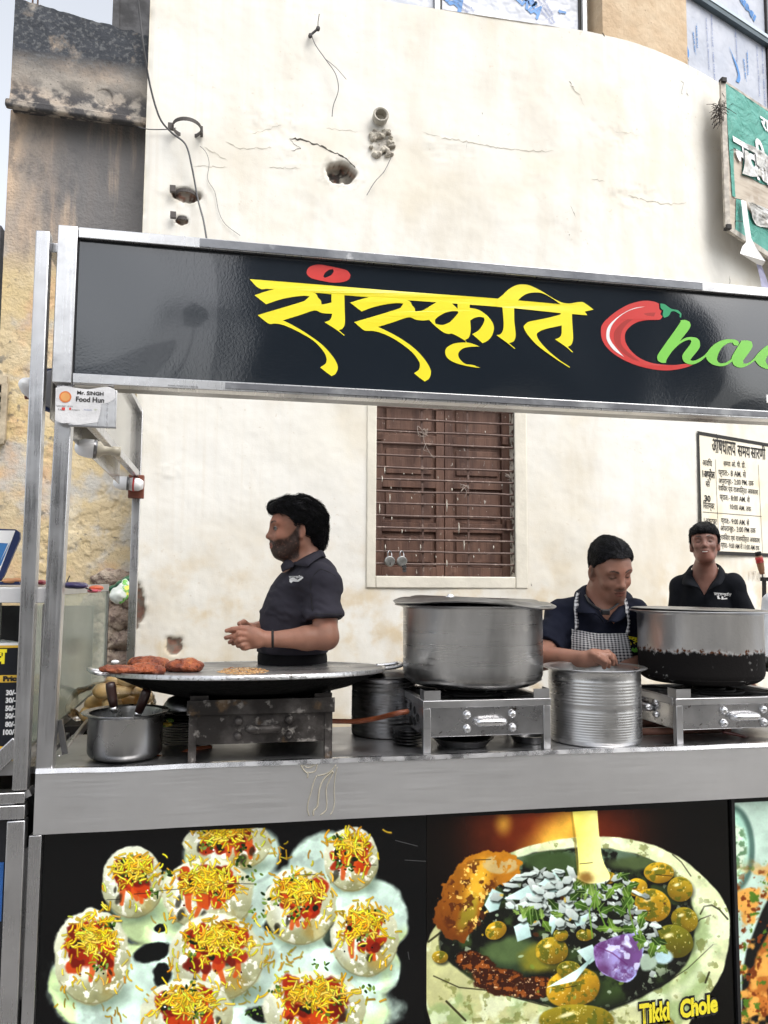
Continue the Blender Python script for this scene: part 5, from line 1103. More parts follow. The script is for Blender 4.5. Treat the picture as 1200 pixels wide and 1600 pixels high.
# dark crisp pieces
for (cx, cy, rx, ry, a_) in ((745, 1510, 34, 18, .35), (790, 1540, 50, 22, .2), (840, 1548, 34, 18, -.1)):
    cv.blob(cx, cy, rx, ry, (.20, .08, .03), .12, a_, .3, int(cx), .09); cv.tex(cx, cy, rx, ry, (.58, .30, .10), .14, .52, .60, int(cx)+3, .9, a_); cv.tex(cx, cy, rx, ry, (.95, .80, .60), .25, .66, .72, int(cx)+6, .8, a_)
# chickpeas and potato
def pea(cx, cy, rx, ry, g=.0, ang=0.):
    c = (.96*(1-g)+.45*g, .76*(1-g)+.48*g, .16*(1-g)+.12*g); cv.blob(cx+3, cy+4, rx*1.08, ry*1.08, (.05, .05, .03), .4, ang, 0, 0, .1, .7)
    cv.blob(cx, cy, rx, ry, c, .06, ang, .05, int(cx), .06, 1., shade=(-.3, -.8, (c[0]*.50, c[1]*.44, c[2]*.4))); cv.tex(cx, cy, rx, ry, (.30, .34, .08), .12, .52, .62, int(cy), .75, ang); cv.blob(cx-rx*.25, cy-ry*.35, rx*.28, ry*.16, (1, .97, .75), .7, -.3, 0, 0, .1, .85)
    cv.tex(cx, cy, rx, ry, (1., .95, .62), .3, .66, .72, int(cx)+9, .6, ang)
for a in ((1035, 1367, 24, 17, .1), (1068, 1393, 21, 20, .35, .5), (1000, 1390, 17, 15, .05), (1025, 1418, 30, 26, .05, .5), (1075, 1441, 22, 20, .5, .6), (1058, 1475, 32, 26, .85, .3), (955, 1375, 13, 10, .2), (778, 1458, 18, 14, .1, -.5), (866, 1490, 26, 22, .35), (900, 1548, 44, 32, .0, -.25), (905, 1600, 60, 26, .6), (880, 1465, 12, 10, .2), (1040, 1610, 20, 20, .5), (918, 1465, 14, 10, .4), (690, 1500, 13, 10, .3), (893, 1520, 20, 14, .5)): pea(*a)
# onion shards
for k in range(190):
    ang = U(0, 6.28); r = math.sqrt(U(0, 1)); x, y = 885+r*math.cos(ang)*125+10, 1408+r*math.sin(ang)*46
    if pr_.random() < .3: x, y = U(945, 1030), U(1440, 1530)
    l, wd_, a_ = U(9, 27), U(4, 10), U(-.9, 1.2); ca, sa = math.cos(a_), math.sin(a_)
    pts = [(x+ca*u_-sa*v_, y+sa*u_+ca*v_) for u_, v_ in ((-l*.5, 0), (-l*.2, -wd_*.6), (l*.4, -wd_*.4), (l*.5, wd_*.1), (l*.15, wd_*.6), (-l*.35, wd_*.45))]
    b = U(.62, 1.); l = l*.8; cv.poly([(px+1.5, py+2.5) for px, py in pts], (.06, .08, .06), 1.5, .75); cv.poly(pts, (.95*b, 1.*b, .97*b), .8, .95, grad=(x, y-5, x, y+8, (.74*b, .80*b, .77*b)))
    if k % 4 == 0: cv.stroke([(x-l*.3*ca, y-l*.3*sa), (x+l*.3*ca, y+l*.3*sa)], .5, (.4, .5, .5), .7)
for (pts) in ([(760, 1418), (772, 1392), (790, 1400), (782, 1425), (768, 1430)], [(790, 1408), (830, 1386), (872, 1392), (868, 1408), (840, 1420), (815, 1410)], [(845, 1385), (870, 1365), (885, 1385), (880, 1400)], [(806, 1452), (828, 1440), (834, 1468), (812, 1476)], [(860, 1450), (868, 1420), (876, 1445), (866, 1465)], [(900, 1440), (925, 1430), (918, 1448), (905, 1452)], [(905, 1560-70), (930, 1480), (940, 1500), (925, 1512)], [(903, 1538), (925, 1510), (930, 1500), (905, 1520), (858, 1548)]): cv.poly(pts, (.90, 1., .98), 1., 1., grad=(pts[0][0], pts[0][1]-10, pts[2][0], pts[2][1]+14, (.55, .68, .66)))
for k in range(60):
    x, y = 878+pr_.gauss(0, 48), 1406+pr_.gauss(0, 18); l, wd_, a_ = U(14, 34), U(6, 13), U(-1.1, 1.1); ca, sa = math.cos(a_), math.sin(a_); b = U(.8, 1.)
    if x > 985 or x < 765: continue
    pts = [(x+ca*u_-sa*v_, y+sa*u_+ca*v_) for u_, v_ in ((-l*.5, U(-2, 2)), (-l*.2, -wd_*.6), (l*.35, -wd_*.5), (l*.5, wd_*.1), (l*.1, wd_*.6), (-l*.35, wd_*.45))]
    cv.poly([(px+2, py+3.5) for px, py in pts], (.05, .07, .05), 2.5, .8); cv.poly(pts, (.97*b, 1.*b, .98*b), 1., .95, grad=(x, y-wd_, x+3, y+wd_, (.72*b, .80*b, .77*b)))
    if k % 2: cv.poly([(px+(x-px)*.3+U(-3, 3), py+(y-py)*.4) for px, py in pts], (.88*b, .93*b, .91*b), 1., .5)
for k in range(34):
    x, y = U(720, 1080), U(1380, 1570); cv.blob(x, y, U(2, 7), U(1.5, 4), pr_.choice([(.75, .85, .7), (.45, .55, .2), (.85, .7, .2), (.3, .14, .05)]), .4, U(0, 3), .3, k, .1, .7) if ((x-895)/180)**2+((y-1462)/105)**2 < 1 else None
# purple onion
cv.poly(sm([(932, 1490), (940, 1478), (975, 1465), (1003, 1462), (1010, 1478), (1008, 1500), (1000, 1525), (985, 1540), (965, 1535), (940, 1520)]), (.55, .42, .66), 1.2, 1., 1.5, 5, .1, grad=(935, 1480, 1005, 1500, (.66, .70, .90)))
cv.mask = cv.polymask([(932, 1490), (940, 1478), (975, 1465), (1003, 1462), (1010, 1478), (1008, 1500), (1000, 1525), (985, 1540), (965, 1535), (940, 1520)]); cv.tex(970, 1500, 44, 44, (.34, .16, .38), .05, .48, .66, 3, .8); cv.tex(970, 1500, 44, 44, (.88, .90, 1.), .07, .56, .66, 13, .8); cv.blob(945, 1520, 20, 16, (.30, .12, .30), .8, 0, .3, 2, .1, .7); cv.mask = None
for p in ([(935, 1482), (962, 1494), (985, 1512)],): cv.stroke(p, 1.0, (.36, .16, .40), .8)
cv.blob(985, 1480, 10, 5, (.90, .92, 1.), .8, .5, 0, 0, .1, .8); cv.blob(1042, 1500, 16, 12, (.68, .80, .82), .3, 0, .1, 2, .1); cv.blob(1018, 1508, 14, 16, (.62, .70, .62), .3, .4, .2, 3, .1)
# leaves
def leaf(x, y, a_, l, c): 
    ca, sa = math.cos(a_), math.sin(a_); wd_ = l*.28; pts = [(x+ca*u_-sa*v_, y+sa*u_+ca*v_) for u_, v_ in ((0, 0), (l*.3, -wd_), (l*.55, -wd_*.6), (l*.7, -wd_*.9), (l, 0), (l*.7, wd_*.9), (l*.5, wd_*.6), (l*.3, wd_))]
    cv.poly(pts, c, .9, 1., grad=(x, y, pts[4][0], pts[4][1], tuple(v*.55 for v in c))); cv.stroke([(x, y), pts[4]], .45, (.70, .80, .50), .7)
for (x, y) in ((905, 1390), (975, 1368), (960, 1390), (985, 1385), (935, 1400), (900, 1415), (1005, 1440), (985, 1425), (940, 1425), (1010, 1470), (1030, 1475), (1040, 1485), (925, 1395), (880, 1430), (820, 1436), (850, 1440), (1000, 1455), (960, 1455), (835, 1425), (990, 1410), (915, 1375)):
    for _ in range(3): leaf(x+U(-6, 6), y+U(-6, 6), U(0, 6.28), U(12, 26), pr_.choice([(.42, .58, .18), (.28, .44, .12), (.55, .70, .30), (.18, .30, .08)]))
for p in ([(935, 1385), (938, 1420), (950, 1450)], [(985, 1415), (990, 1435), (1000, 1470)], [(940, 1395), (925, 1425), (930, 1470)]): cv.stroke(p, 1.2, (.40, .56, .20), .95)
# spoon
cv.poly(sm([(893, 1240), (936, 1240), (940, 1300), (946, 1345), (958, 1372), (950, 1380), (925, 1384), (906, 1376), (908, 1350), (903, 1300)]), (.95, .90, .42), 1., 1., grad=(905, 1300, 945, 1310, (1., .98, .66)))
cv.blob(920, 1375, 16, 12, (.45, .28, .08), .8, 0, .2, 3, .1, .8); cv.stroke([(896, 1262), (905, 1340), (908, 1370)], 1.6, (.55, .45, .15), .6, soft=1.5)
for (x0, y0, x1, y1) in ((745, 1347, 770, 1346), (910, 1353, 930, 1351), (880, 1550, 905, 1545), (1010, 1428, 1022, 1427), (1030, 1370, 1055, 1372)): cv.stroke([(x0, y0), (x1, y1)], .5, (.05, .04, .03), .9, soft=.4)
cv.c[cv.Y < 1270.5-(cv.X-900)*.042] = (.006, .006, .007); cv.c[cv.X > 1152] = (.015, .015, .017)
cv.done('chole_print', .40)
# dish name, flat lettering with a black outline
ylb = YF+.017
def sl(px, py, d=0): return P(px, py, ylb-d)
for m_, bo, d, dx in ((MA['ink'], .011, .0, 0), (MA['yel'], .0035, .0008, 0)):
    a_, b_ = sl(1000, 1599, d), sl(1062, 1590, d); ex = (b_-a_)/np.linalg.norm(b_-a_); link('dish_name', text('Tikki', plane_map(a_, ex, (0, 0, 1)), .082, 'LEFT', bo, 0, .108 if d else .116), m_, cart)
    a_, b_ = sl(1063, 1590, d), sl(1136, 1577, d); ex = (b_-a_)/np.linalg.norm(b_-a_); link('dish_name', text('Chole', plane_map(a_, ex, (0, 0, 1)), .076, 'LEFT', bo, 0, .138 if d else .146), m_, cart)
# ---------------- third panel
x0p, x1p = P(1158, 1500, YF)[0], XRs-.06; cv = Canvas(x0p, x1p, ZP0, ZA-.004, 420); X_, Y_ = cv.X, cv.Y
cv.c = np.array((.74, .84, .78))+(n2(X_, Y_, .02, 4, 3)[..., None]-.5)*.25; cv.blob(1150, 1330, 36, 72, (.30, .42, .38), .1); cv.blob(1146, 1330, 32, 66, (.66, .84, .76), .15); cv.blob(1150, 1330, 22, 50, (.86, .94, .84), .3, 0, .3, 2, .08); cv.tex(1152, 1330, 22, 50, (.40, .55, .40), .14, .5, .6, 3)
cv.poly([(1165, 1600), (1165, 1530), (1172, 1490), (1195, 1430), (1230, 1360), (1500, 1300), (1500, 1700), (1165, 1700)], (.05, .055, .05), 2)
cv.poly([(1174, 1560), (1180, 1525), (1200, 1470), (1240, 1390), (1500, 1340), (1500, 1700), (1200, 1590), (1185, 1590)], (.72, .42, .16), 3, 1., 4, 5, .05); cv.tex(1300, 1520, 250, 200, (.88, .64, .30), .05, .5, .62, 8); cv.tex(1300, 1520, 250, 200, (.45, .20, .06), .12, .58, .66, 12); cv.tex(1300, 1520, 250, 200, (.30, .45, .12), .1, .64, .70, 22)
cv.c[cv.Y < 1254-(cv.X-1200)*.042] = (.006, .006, .007)
cv.done('curry_print', .36)
MB().box(P(1153, 1500, YF)[0], P(1158, 1500, YF)[0], YF+.008, YF+.02, ZP0, ZA-.004).build('panel_divider', MA['blackgloss'], cart)
MB().box(XLs+.035, XRs-.04, YF+.0, YF+.03, -.11, ZP0).build('bottom_rail', TU, cart, bevel=.002)
MB().box(XLs+.03, XRs-.04, YF+.024, YF+.045, -.1, ZA).build('panel_backing', MA['black'], cart)
# ================================================================== NEIGHBOURING CART on the left
nb = empty('neighbour_cart', (-1.4, YF, 0), 'neighbouring steel food cart with a price board, left of the chaat cart', 'food cart')
nt = P(67, 360, YF-.02); nbx = P(30, 1235, YF-.02)
MB().bar((nbx[0]+.0, YF-.0, nbx[2]), (nt[0], YF-.0, nt[2]), .040, .04, (0, 1, 0)).build('post', TU, nb, bevel=.003)
a = (nt[0]+.02, YF+.03, nt[2]-.03); MB().bar(a, (nt[0]+.02, YF+1.7, nt[2]-.03), .03, .03).build('top_rail', TU, nb, bevel=.002)
MB().bar((nt[0]+.03, YF+.05, nt[2]-.30), (nt[0]+.03, YF+1.7, nt[2]-.30), .004, .52).build('side_board', brd.m, nb)
# display case with a side pane of clouded glass
ztop = P(30, 918, YF)[2]; xg = -.555; yg0, yg1 = YF+.0, PX(168, 932, xg)[1]
sh_ = simple('grey_sheet_metal', (.50, .50, .50), .35, .75, var=.15)
MB().box(-2.6, xg+.005, YF+.03, yg1, ztop-.012, ztop+.0).build('case_top', sh_, nb)
MB().box(-2.6, P(100, 925, YF+.02)[0]-.03, YF-.0+.02, YF+.03, ztop-.045, ztop+.0).build('top_band', simple('white_band', (.66, .66, .67), .35, .3, var=.1), nb, bevel=.002)
zz = P(30, 965, YF+.05)[2]; MB().box(-2.6, -.66, YF+.04, YF+.06, zz-.017, zz+.012).build('case_rail', TU, nb, bevel=.002)
MB().bar((xg, YF+.03, ztop-.012), (xg, yg1, ztop-.012), .012, .034).build('case_rail', sh_, nb, bevel=.002)
MB().box(xg-.008, xg+.006, yg1-.012, yg1, .95, ztop-.02).build('case_edge', TU, nb); MB().box(xg-.006, xg+.008, yg1+.001, yg1+.006, .95, ztop-.03).build('case_edge_seal', MA['ink'], nb)
gl = bpy.data.materials.new('clouded_glass'); gl.use_nodes = True; gb = gl.node_tree.nodes['Principled BSDF']; gn = gl.node_tree.nodes; gk = gl.node_tree.links
gb.inputs['Base Color'].default_value = (.62, .68, .60, 1); gb.inputs['Roughness'].default_value = .12; gb.inputs['Specular IOR Level'].default_value = .6
tr = gn.new('ShaderNodeBsdfTransparent'); tr.inputs[0].default_value = (.90, .93, .88, 1); mx = gn.new('ShaderNodeMixShader'); tcn = gn.new('ShaderNodeTexCoord'); nz_ = gn.new('ShaderNodeTexNoise'); nz_.inputs['Scale'].default_value = 3; mr = gn.new('ShaderNodeMapRange'); mr.inputs['To Min'].default_value = .22; mr.inputs['To Max'].default_value = .52
gk.new(tcn.outputs['Object'], nz_.inputs['Vector']); gk.new(nz_.outputs['Fac'], mr.inputs['Value']); gk.new(mr.outputs[0], mx.inputs[0]); gk.new(tr.outputs[0], mx.inputs[1]); gk.new(gb.outputs[0], mx.inputs[2]); gk.new(mx.outputs[0], gn['Material Output'].inputs[0])
MB().box(xg-.003, xg+.001, YF+.05, yg1-.012, .93, ztop-.02).build('glass_pane', gl, nb)
MB().box(-2.6, xg-.02, YF+.03, yg1, .86, .9).build('case_floor', sh_, nb)
MB().box(-2.6, xg-.06, yg1-.01, yg1, .9, ztop-.1).build('case_back', simple('case_grey', (.14, .14, .15), .4, .5), nb)
MB().box(-2.6, -.70, YF+.28, YF+.30, P(20, 1000, YF+.28)[2], ztop-.02).build('case_divider', simple('case_grey_front', (.20, .20, .21), .4, .5), nb)
MB().box(nbx[0]+.035, XLs-.012, YF+.05, YF+.058, .80, ztop-.05).build('side_panel', simple('satin_steel', (.48, .48, .49), .38, .8, var=.2), nb)
# price board
bz0, bz1 = P(10, 1186, YF+.06)[2], P(10, 1005, YF+.06)[2]; bx1 = P(30, 1005, YF+.06)[0]
mb_ = MB().box(bx1-.9, bx1, YF+.06, YF+.07, bz0, bz1).build('price_board', simple('board_black', (.010, .012, .018), .3, bump=0), nb)
yb = YF+.059
def bq(x0, y0, x1, y1, m, nm, d=0.): a, b = P(x0, y0, yb), P(x1, y1, yb); return MB().quad((a[0], yb-d, b[2]), (b[0], yb-d, b[2]), (b[0], yb-d, a[2]), (a[0], yb-d, a[2])).build(nm, m, mb_)
orange = simple('amber_print', (.80, .50, .05), .4, bump=0); wt = MA['wht']
bq(-60, 1005, 31, 1011, wt, 'board_edge'); bq(-60, 1009, 31, 1012, orange, 'board_stripe', .0004); bq(-60, 1056, 30, 1066, orange, 'price_band'); bq(-60, 1168, 27, 1187, orange, 'phone_band')
ptext('Price', 4.5, 1064, .019, MA['ink'], mb_, Y=yb-.001, bold=.0014, w_=.048)
for (t_, x, y) in (('30/-', 9, 1086), ('30/-', 8.5, 1098), ('50/-', 8, 1110.5), ('50/-', 8, 1122.5), ('80/-', 8, 1135.5), ('100/-', 3, 1148)): ptext(t_, x, y, .020, wt, mb_, Y=yb-.001, bold=.0010, w_=.028 if len(t_) == 4 else .036)
ptext('906', 0, 1179, .020, MA['ink'], mb_, Y=yb-.001, bold=.0014, w_=.026); ptext('व', -8, 1036, .060, MA['yel'], mb_, Y=yb-.001, bold=.003, w_=.034)
MB().bar(P(-30, 1216, YF+.0), P(30, 1160, YF+.0), .045, .02, (0, 1, 0)).build('brace', TU, nb, bevel=.003)
q = MB(); rr = random.Random(9)
f_ = SDF(); c0 = P(14, 1004, YF+.12)
for k in range(9): f_.ell(c0+[rr.uniform(-.10, .025), rr.uniform(-.03, .05), rr.uniform(-.01, .012)], (rr.uniform(.012, .03), .02, rr.uniform(.006, .014)), None, .01)
tag(sdf_obj('plastic_bag', lambda p: f_(p)+(fbm(p*70, 3, 2)-.5)*.010, c0-[.2, .08, .05], c0+[.08, .1, .05], .004, simple('cloudy_plastic', (.70, .74, .74), .3, var=.15)), 'crumpled clear plastic bag lying behind the price board', 'bag')
zc_ = P(20, 1205, YF+.1)[2]; MB().box(-2.6, XLs-.015, YF+.06, YF+.6, zc_-.0, zc_+.02).build('lower_worktop', TU, nb)
MB().box(-2.6, XLs-.02, YF+.10, YF+.55, .02, zc_-.05).build('cabinet', MA['black'], nb)
for (y0, y1) in ((1238, 1255), (1258, 1280)):
    a, b = P(39, y0, YF-.02), P(39, y1, YF-.02); MB().box(-2.4, a[0], YF-.02, YF+.03, b[2], a[2]).build('cross_rail', TU, nb, bevel=.003)
a = P(38, 1282, YF-.02); b = P(10, 1600, YF-.02); MB().bar((a[0]-.022, YF, a[2]), (a[0]-.018, YF, -.12), .048, .045, (0, 1, 0)).build('lower_post', TU, nb, bevel=.003)
bq2 = MB().box(-2.4, a[0]-.045, YF+.01, YF+.02, .0, a[2]).build('dish_panel', simple('dark_panel_print', (.012, .014, .02), .25, bump=0), nb)
MB().box(a[0]-.14, a[0]-.055, YF+.006, YF+.0098, a[2]-.28, a[2]-.12).build('blue_print_patch', simple('blue_panel_print', (.03, .14, .45), .3, bump=0), nb)
# filler strip and hinge between the carts
MB().bar((XLs-.012, YF+.02, ZC-.06), (XLs-.1, YF+.02, ZC-.10), .02, .05, (0, 1, 0)).build('link_bar', TU, nb)
MB().box(XLs-.020, XLs-.012, YF+.01, YF+.016, .25, .66).build('hinge_strip', MA['dsteel'], cart)
# round lamp and bulb between the posts
t = empty('round_lamp', P(78, 610, YF+.18), 'grey round lamp half hidden between the two cart posts', 'lamp'); c = P(84, 611, YF+.15)
MB().lathe([(0, -.03), (.05, -.028), (.062, -.01), (.063, .03), (.058, .034), (0, .036)], c, (.55, -.8, 0), 30).build('lamp_body', simple('lamp_grey', (.30, .30, .33), .35, var=.1), t, 40)
MB().lathe([(.064, -.008), (.071, -.004), (.071, .012), (.064, .016)], c, (.55, -.8, 0), 30).build('lamp_rim', MA['navy'], t, 40)
c = P(49, 606, YF+.12); t = empty('light_bulb', c, 'white bulb on a brown box behind the neighbouring cart post', 'light bulb', 'white LED bulbs on the cart frames')
MB().lathe([(0, .05), (.018, .042), (.03, .012), (.032, -.01), (.026, -.02)], c, (-.35, -1, .1), 22).build('globe', MA['white'], t, True); MB().box(c[0]-.024, c[0]+.03, c[1]+.015, c[1]+.03, c[2]-.032, c[2]+.03).build('holder_box', MA['brown'], t, bevel=.004)
# payment stand (its code is left out)
yq = YF+.10; TL_, TR_, BR_, BL_ = P(-60, 822, yq), P(30, 830, yq), P(3, 903, yq), P(-80, 905, yq); t = empty('payment_stand', P(-20, 915, yq), 'blue framed payment stand leaning on the neighbouring cart', 'payment stand')
lp = [(-70, 824), (24, 827), (31, 832), (31, 842), (6, 900), (0, 908), (-90, 908)]
def thick(name, lp, Y0, Y1, m, parent):
    n = len(lp); q = MB(); q.add([P(x, y, Y0) for x, y in lp]+[tuple(P(x, y, Y0)+np.array([0, Y1-Y0, 0])) for x, y in lp], [tuple(range(n))[::-1], tuple(range(n, 2*n))]+[(i, (i+1) % n, n+(i+1) % n, n+i) for i in range(n)]); return q.build(name, m, parent)
thick('frame', lp, yq, yq+.014, MA['navy'], t)
link('face', fill([[(-70, 828), (24, 829), (-2, 897), (-80, 898)]], lambda x, y: P(x, y, yq-.001)), MA['wht'], t)
link('blue_border', fill([[(-70, 844), (17, 845), (1, 884), (-80, 884)], [(-72, 848), (12.5, 849), (-1, 880), (-82, 880)]], lambda x, y: P(x, y, yq-.002)), MA['skyblueprint'], t)
thick('foot', [(-80, 908), (30, 909), (32, 914), (-80, 914)], yq-.02, yq+.1, MA['navy'], t)
# bits lying on top of the case
def pouch(name, px0, px1, py, h, Y, m, lab, cat, d=.05):
    a, b = P(px0, py, Y), P(px1, py, Y); c = (a+b)/2; r = (b[0]-a[0])/2; f_ = SDF().ell(c, (r, d, h), None, .01)
    return tag(sdf_obj(name, lambda p: f_(p)+(fbm(p*40, 3, int(px0)+5)-.5)*.010, c-[r+.02, d+.02, h+.02], c+[r+.02, d+.02, h+.02], .004, m), lab, cat)
yt = 2.78
pouch('purple_pouch', 96, 138, 915, .012, 2.68, simple('purple_film', (.045, .035, .13), .3, var=.4), 'flat dark purple pouch lying on top of the glass case', 'pouch')
pouch('snack_packet', 139, 161, 919, .010, 2.8, simple('orange_film', (.75, .13, .04), .3, var=.3), 'orange and white snack packet at the end of the case top', 'packet')
pouch('snack_packet', 137, 158, 923, .006, 2.76, simple('pink_film', (.62, .10, .14), .35), 'pink and white flat packet under the orange one', 'packet')
pouch('red_packet', 58, 72, 910, .008, 2.6, simple('crimson_film', (.40, .02, .06), .35), 'small crimson packet between the two posts', 'packet')
pouch('orange_cloth', 2, 38, 908, .010, 2.62, simple('peach_cloth', (.62, .30, .14), .8), 'folded peach cloth beside the payment stand', 'cloth')
q = MB().tube(spline([P(103, 914, 2.66), P(106, 906, 2.67), P(109, 900, 2.68)], 4), .002, 5).tube(spline([P(104, 909, 2.68), P(120, 914, 2.68), P(140, 921, 2.70), P(143, 923, 2.72)], 5), .0022, 5); tag(q.build('cable', MA['ink'], None, True), 'thin black cable over the purple pouch', 'cable')
f_ = SDF(); c = P(186, 929, 4.75); f_.ell(c, (.05, .04, .055), roty(.4), .01).ell(c+[.03, 0, .05], (.03, .03, .04), None, .02)
mm = Mt('chip_packet', (.70, .74, .68), .3, coord='World'); mm.layer((.12, .45, .05), mm.noise(11, .52, .56)); mm.layer((.80, .72, .10), mm.noise(14, .60, .64, w=5))
tag(sdf_obj('chip_packet', lambda p: f_(p)+(fbm(p*30, 3, 6)-.5)*.02, c-[.1, .1, .1], c+[.1, .1, .13], .006, mm.m), 'green and white chip packet stuck on the stone ledge', 'packet')
f_2 = SDF(); c = P(192, 910, 4.78); f_2.ell(c, (.09, .05, .02), roty(-.5), .01); tag(sdf_obj('green_wrapper', lambda p: f_2(p)+(fbm(p*30, 3, 9)-.5)*.03, c-[.14, .1, .1], c+[.14, .1, .1], .007, simple('dark_green_film', (.03, .12, .06), .3, var=.5)), 'dark green wrapper behind the rear post above the chip packet', 'wrapper')
# strip leaning at the corner of the cart, tray, rail on the worktop
tag(MB().bar(PX(91, 1188, -.49), PX(137, 1129, -.49), .012, .03).build('steel_channel', TU, None, bevel=.002), 'narrow steel channel on the worktop along the glass pane', 'channel')
a, b = P(93, 1125, YF+.06), P(102, 1178, YF+.06); tag(MB().bar(a, b, .016, .012, (0, 1, 0)).build('dark_strut', MA['dsteel'], None), 'short dark steel strut leaning beside the left post', 'strut')

# ================================================================== COOKING THINGS ON THE COUNTER
zc = ZC-.003
potm = Mt('old_pot_steel', (.60, .60, .60), .28, 1., coord='Object')
potm.layer((.38, .38, .38), potm.noise(7, .35, .7, stretch=(1, 1, .25))); potm.layer((.72, .71, .69), potm.noise(16, .6, .75, w=4)); potm.layer((.10, .095, .09), potm.math('MULTIPLY', potm.axis('Z', zc+.29, zc+.20), potm.noise(11, .25, .6, w=8)), .8); br = potm.noise(3, .2, .8, stretch=(1, 1, 30), detail=3)
potm.rough(br, .22, .42); potm.bump(br, .06, .001); potm.bump(potm.noise(9, .2, .8, detail=3, w=2), .14, .005)
def soot_mat(name, z0, z1, col=(.66, .66, .66)):
    t = Mt(name, col, .3, 1., coord='Object'); t.layer(tuple(c*.7 for c in col), t.noise(7, .35, .7, stretch=(1, 1, .25)))
    zf = t.axis('Z', z1, z0); nz = t.noise(48, .2, .8, stretch=(1, 1, .30), detail=9, rough=.7); f = t.rng(t.math('ADD', zf, t.math('MULTIPLY', nz, .22)), .50, .60); rim = t.rng(t.math('ADD', zf, t.math('MULTIPLY', nz, .26)), .45, .51)
    t.layer((.16, .055, .018), t.math('MULTIPLY', rim, t.noise(60, .45, .6, w=3))); t.layer((.010, .009, .009), f); t.layer((.30, .30, .29), t.math('MULTIPLY', f, t.math('MULTIPLY', t.noise(45, .60, .66, w=5), t.noise(6, .5, .62, w=8))), .8)
    t.metal(f, 1., .0); sp1 = t.n.new('ShaderNodeMapRange'); sp1.inputs['To Min'].default_value = .5; sp1.inputs['To Max'].default_value = .10; t.l.new(f, sp1.inputs['Value']); t.l.new(sp1.outputs[0], t.b.inputs['Specular IOR Level']); t.rough(t.math('MAXIMUM', f, t.math('MULTIPLY', rim, .6)), .28, .80); t.bump(t.noise(90, .3, .7), .2, .002); return t.m
def stove(x0, x1, y0, y1, z1, lab, m, mleg, soot=False, knobs=True, name_leg='leg'):
    """z1 = top of the hob; a low steel box on four legs with a recessed ring burner"""
    t = empty('gas_stove', ((x0+x1)/2, (y0+y1)/2, zc), lab, 'gas stove', 'square steel gas stoves on the counter')
    H = z1-zc; bz0 = zc+H*.26; bz1 = z1-.055
    b = MB(); th = .004
    b.box(x0+.012, x1-.012, y0+.006, y0+.012, bz0, bz1).box(x0+.006, x0+.012, y0+.006, y1-.006, bz0, bz1).box(x1-.012, x1-.006, y0+.006, y1-.006, bz0, bz1).box(x0+.012, x1-.012, y1-.012, y1-.006, bz0, bz1)
    b.build('body', m, t, bevel=.002)
    r = MB(); r.box(x0, x1, y0, y0+.022, bz1+.0005, bz1+.024).box(x0, x1, y1-.022, y1, bz1+.0005, bz1+.024).box(x0, x0+.022, y0+.022, y1-.022, bz1+.0005, bz1+.024).box(x1-.022, x1, y0+.022, y1-.022, bz1+.0005, bz1+.024); r.build('top_frame', mleg, t, bevel=.002)
    for xx, sx_ in ((x0+.004, 1), (x1-.004, -1)):
        for yy, sy in ((y0+.004, 1), (y1-.004, -1)):
            MB().box(xx, xx+sx_*.055, yy, yy+sy*.003, bz1+.025, z1).box(xx, xx+sx_*.003, yy+sy*.003, yy+sy*.055, bz1+.025, z1).build('pot_support', mleg, t)
    for xx in (x0+.002, x1-.026):
        for yy in (y0+.002, y1-.026): MB().box(xx, xx+.024, yy, yy+.024, zc+.001, bz1).build(name_leg, mleg, t, bevel=.0015)
    cx, cy = (x0+x1)/2, (y0+y1)/2
    g_ = MB()
    for k, rr_ in enumerate((.05, .085, .115)): g_.lathe([(rr_, 0), (rr_+.008, .006), (rr_+.008, .0), (rr_, -.006)], (cx, cy, bz1+.03-k*.004), (0, 0, 1), 32)
    for k in range(4): a_ = k*math.pi/2+.78; g_.bar((cx+.03*math.cos(a_), cy+.03*math.sin(a_), bz1+.022), (cx+(x1-x0)*.62*math.cos(a_), cy+(y1-y0)*.62*math.sin(a_), bz1+.022), .014, .008)
    g_.build('burner', MA['black'], t, 40)
    MB().box(x0+.014, x1-.014, y0+.014, y1-.014, bz1-.03, bz1-.026).build('drip_tray', MA['black'], t)
    if knobs:
        kc = (x0+x1)/2+.006; kz = (bz0+bz1)/2; hw = .036 if x1-x0 < .36 else .044
        for dx in (-hw*1.75, hw*1.75):
            for dz in (-.022, .022): MB().lathe([(.0, .016), (.006, .0155), (.0115, .011), (.014, .003), (.0145, 0)], (kc+dx, y0+.0055, kz+dz), (0, -1, 0), 20).build('stud', lipm.m if not soot else m, t, True)
        h_ = MB(); n = 10; pth = [(kc-hw, y0+.004, kz), (kc-hw*.95, y0-.010, kz), (kc-hw*.7, y0-.016, kz), (kc+hw*.7, y0-.016, kz), (kc+hw*.95, y0-.010, kz), (kc+hw, y0+.004, kz)]
        h_.tube(spline(pth, 4), .013, 12); h_.build('handle', lipm.m if not soot else m, t, True)
    return t, bz0, bz1
sm_ = Mt('stove_steel', (.52, .52, .53), .22, 1.); sm_.layer((.30, .30, .31), sm_.noise(5, .4, .75)); sm_.layer((.05, .03, .02), sm_.math('MULTIPLY', sm_.noise(50, .60, .66, w=4), sm_.noise(7, .5, .6, w=7)), .9); sm_.rough(sm_.noise(8, .3, .7), .16, .34); sm_.bump(sm_.noise(5, .2, .8, detail=2), .25, .01)
bs = Mt('burnt_steel', (.10, .09, .085), .55, .5); bs.layer((.030, .026, .024), bs.noise(9, .35, .6)); bs.layer((.30, .28, .26), bs.noise(26, .57, .68, w=3, detail=8)); bs.layer((.16, .10, .05), bs.noise(13, .6, .7, w=9), .7); bs.rough(bs.noise(12, .3, .7), .35, .65); bs.bump(bs.noise(40, .2, .8), .5, .003)
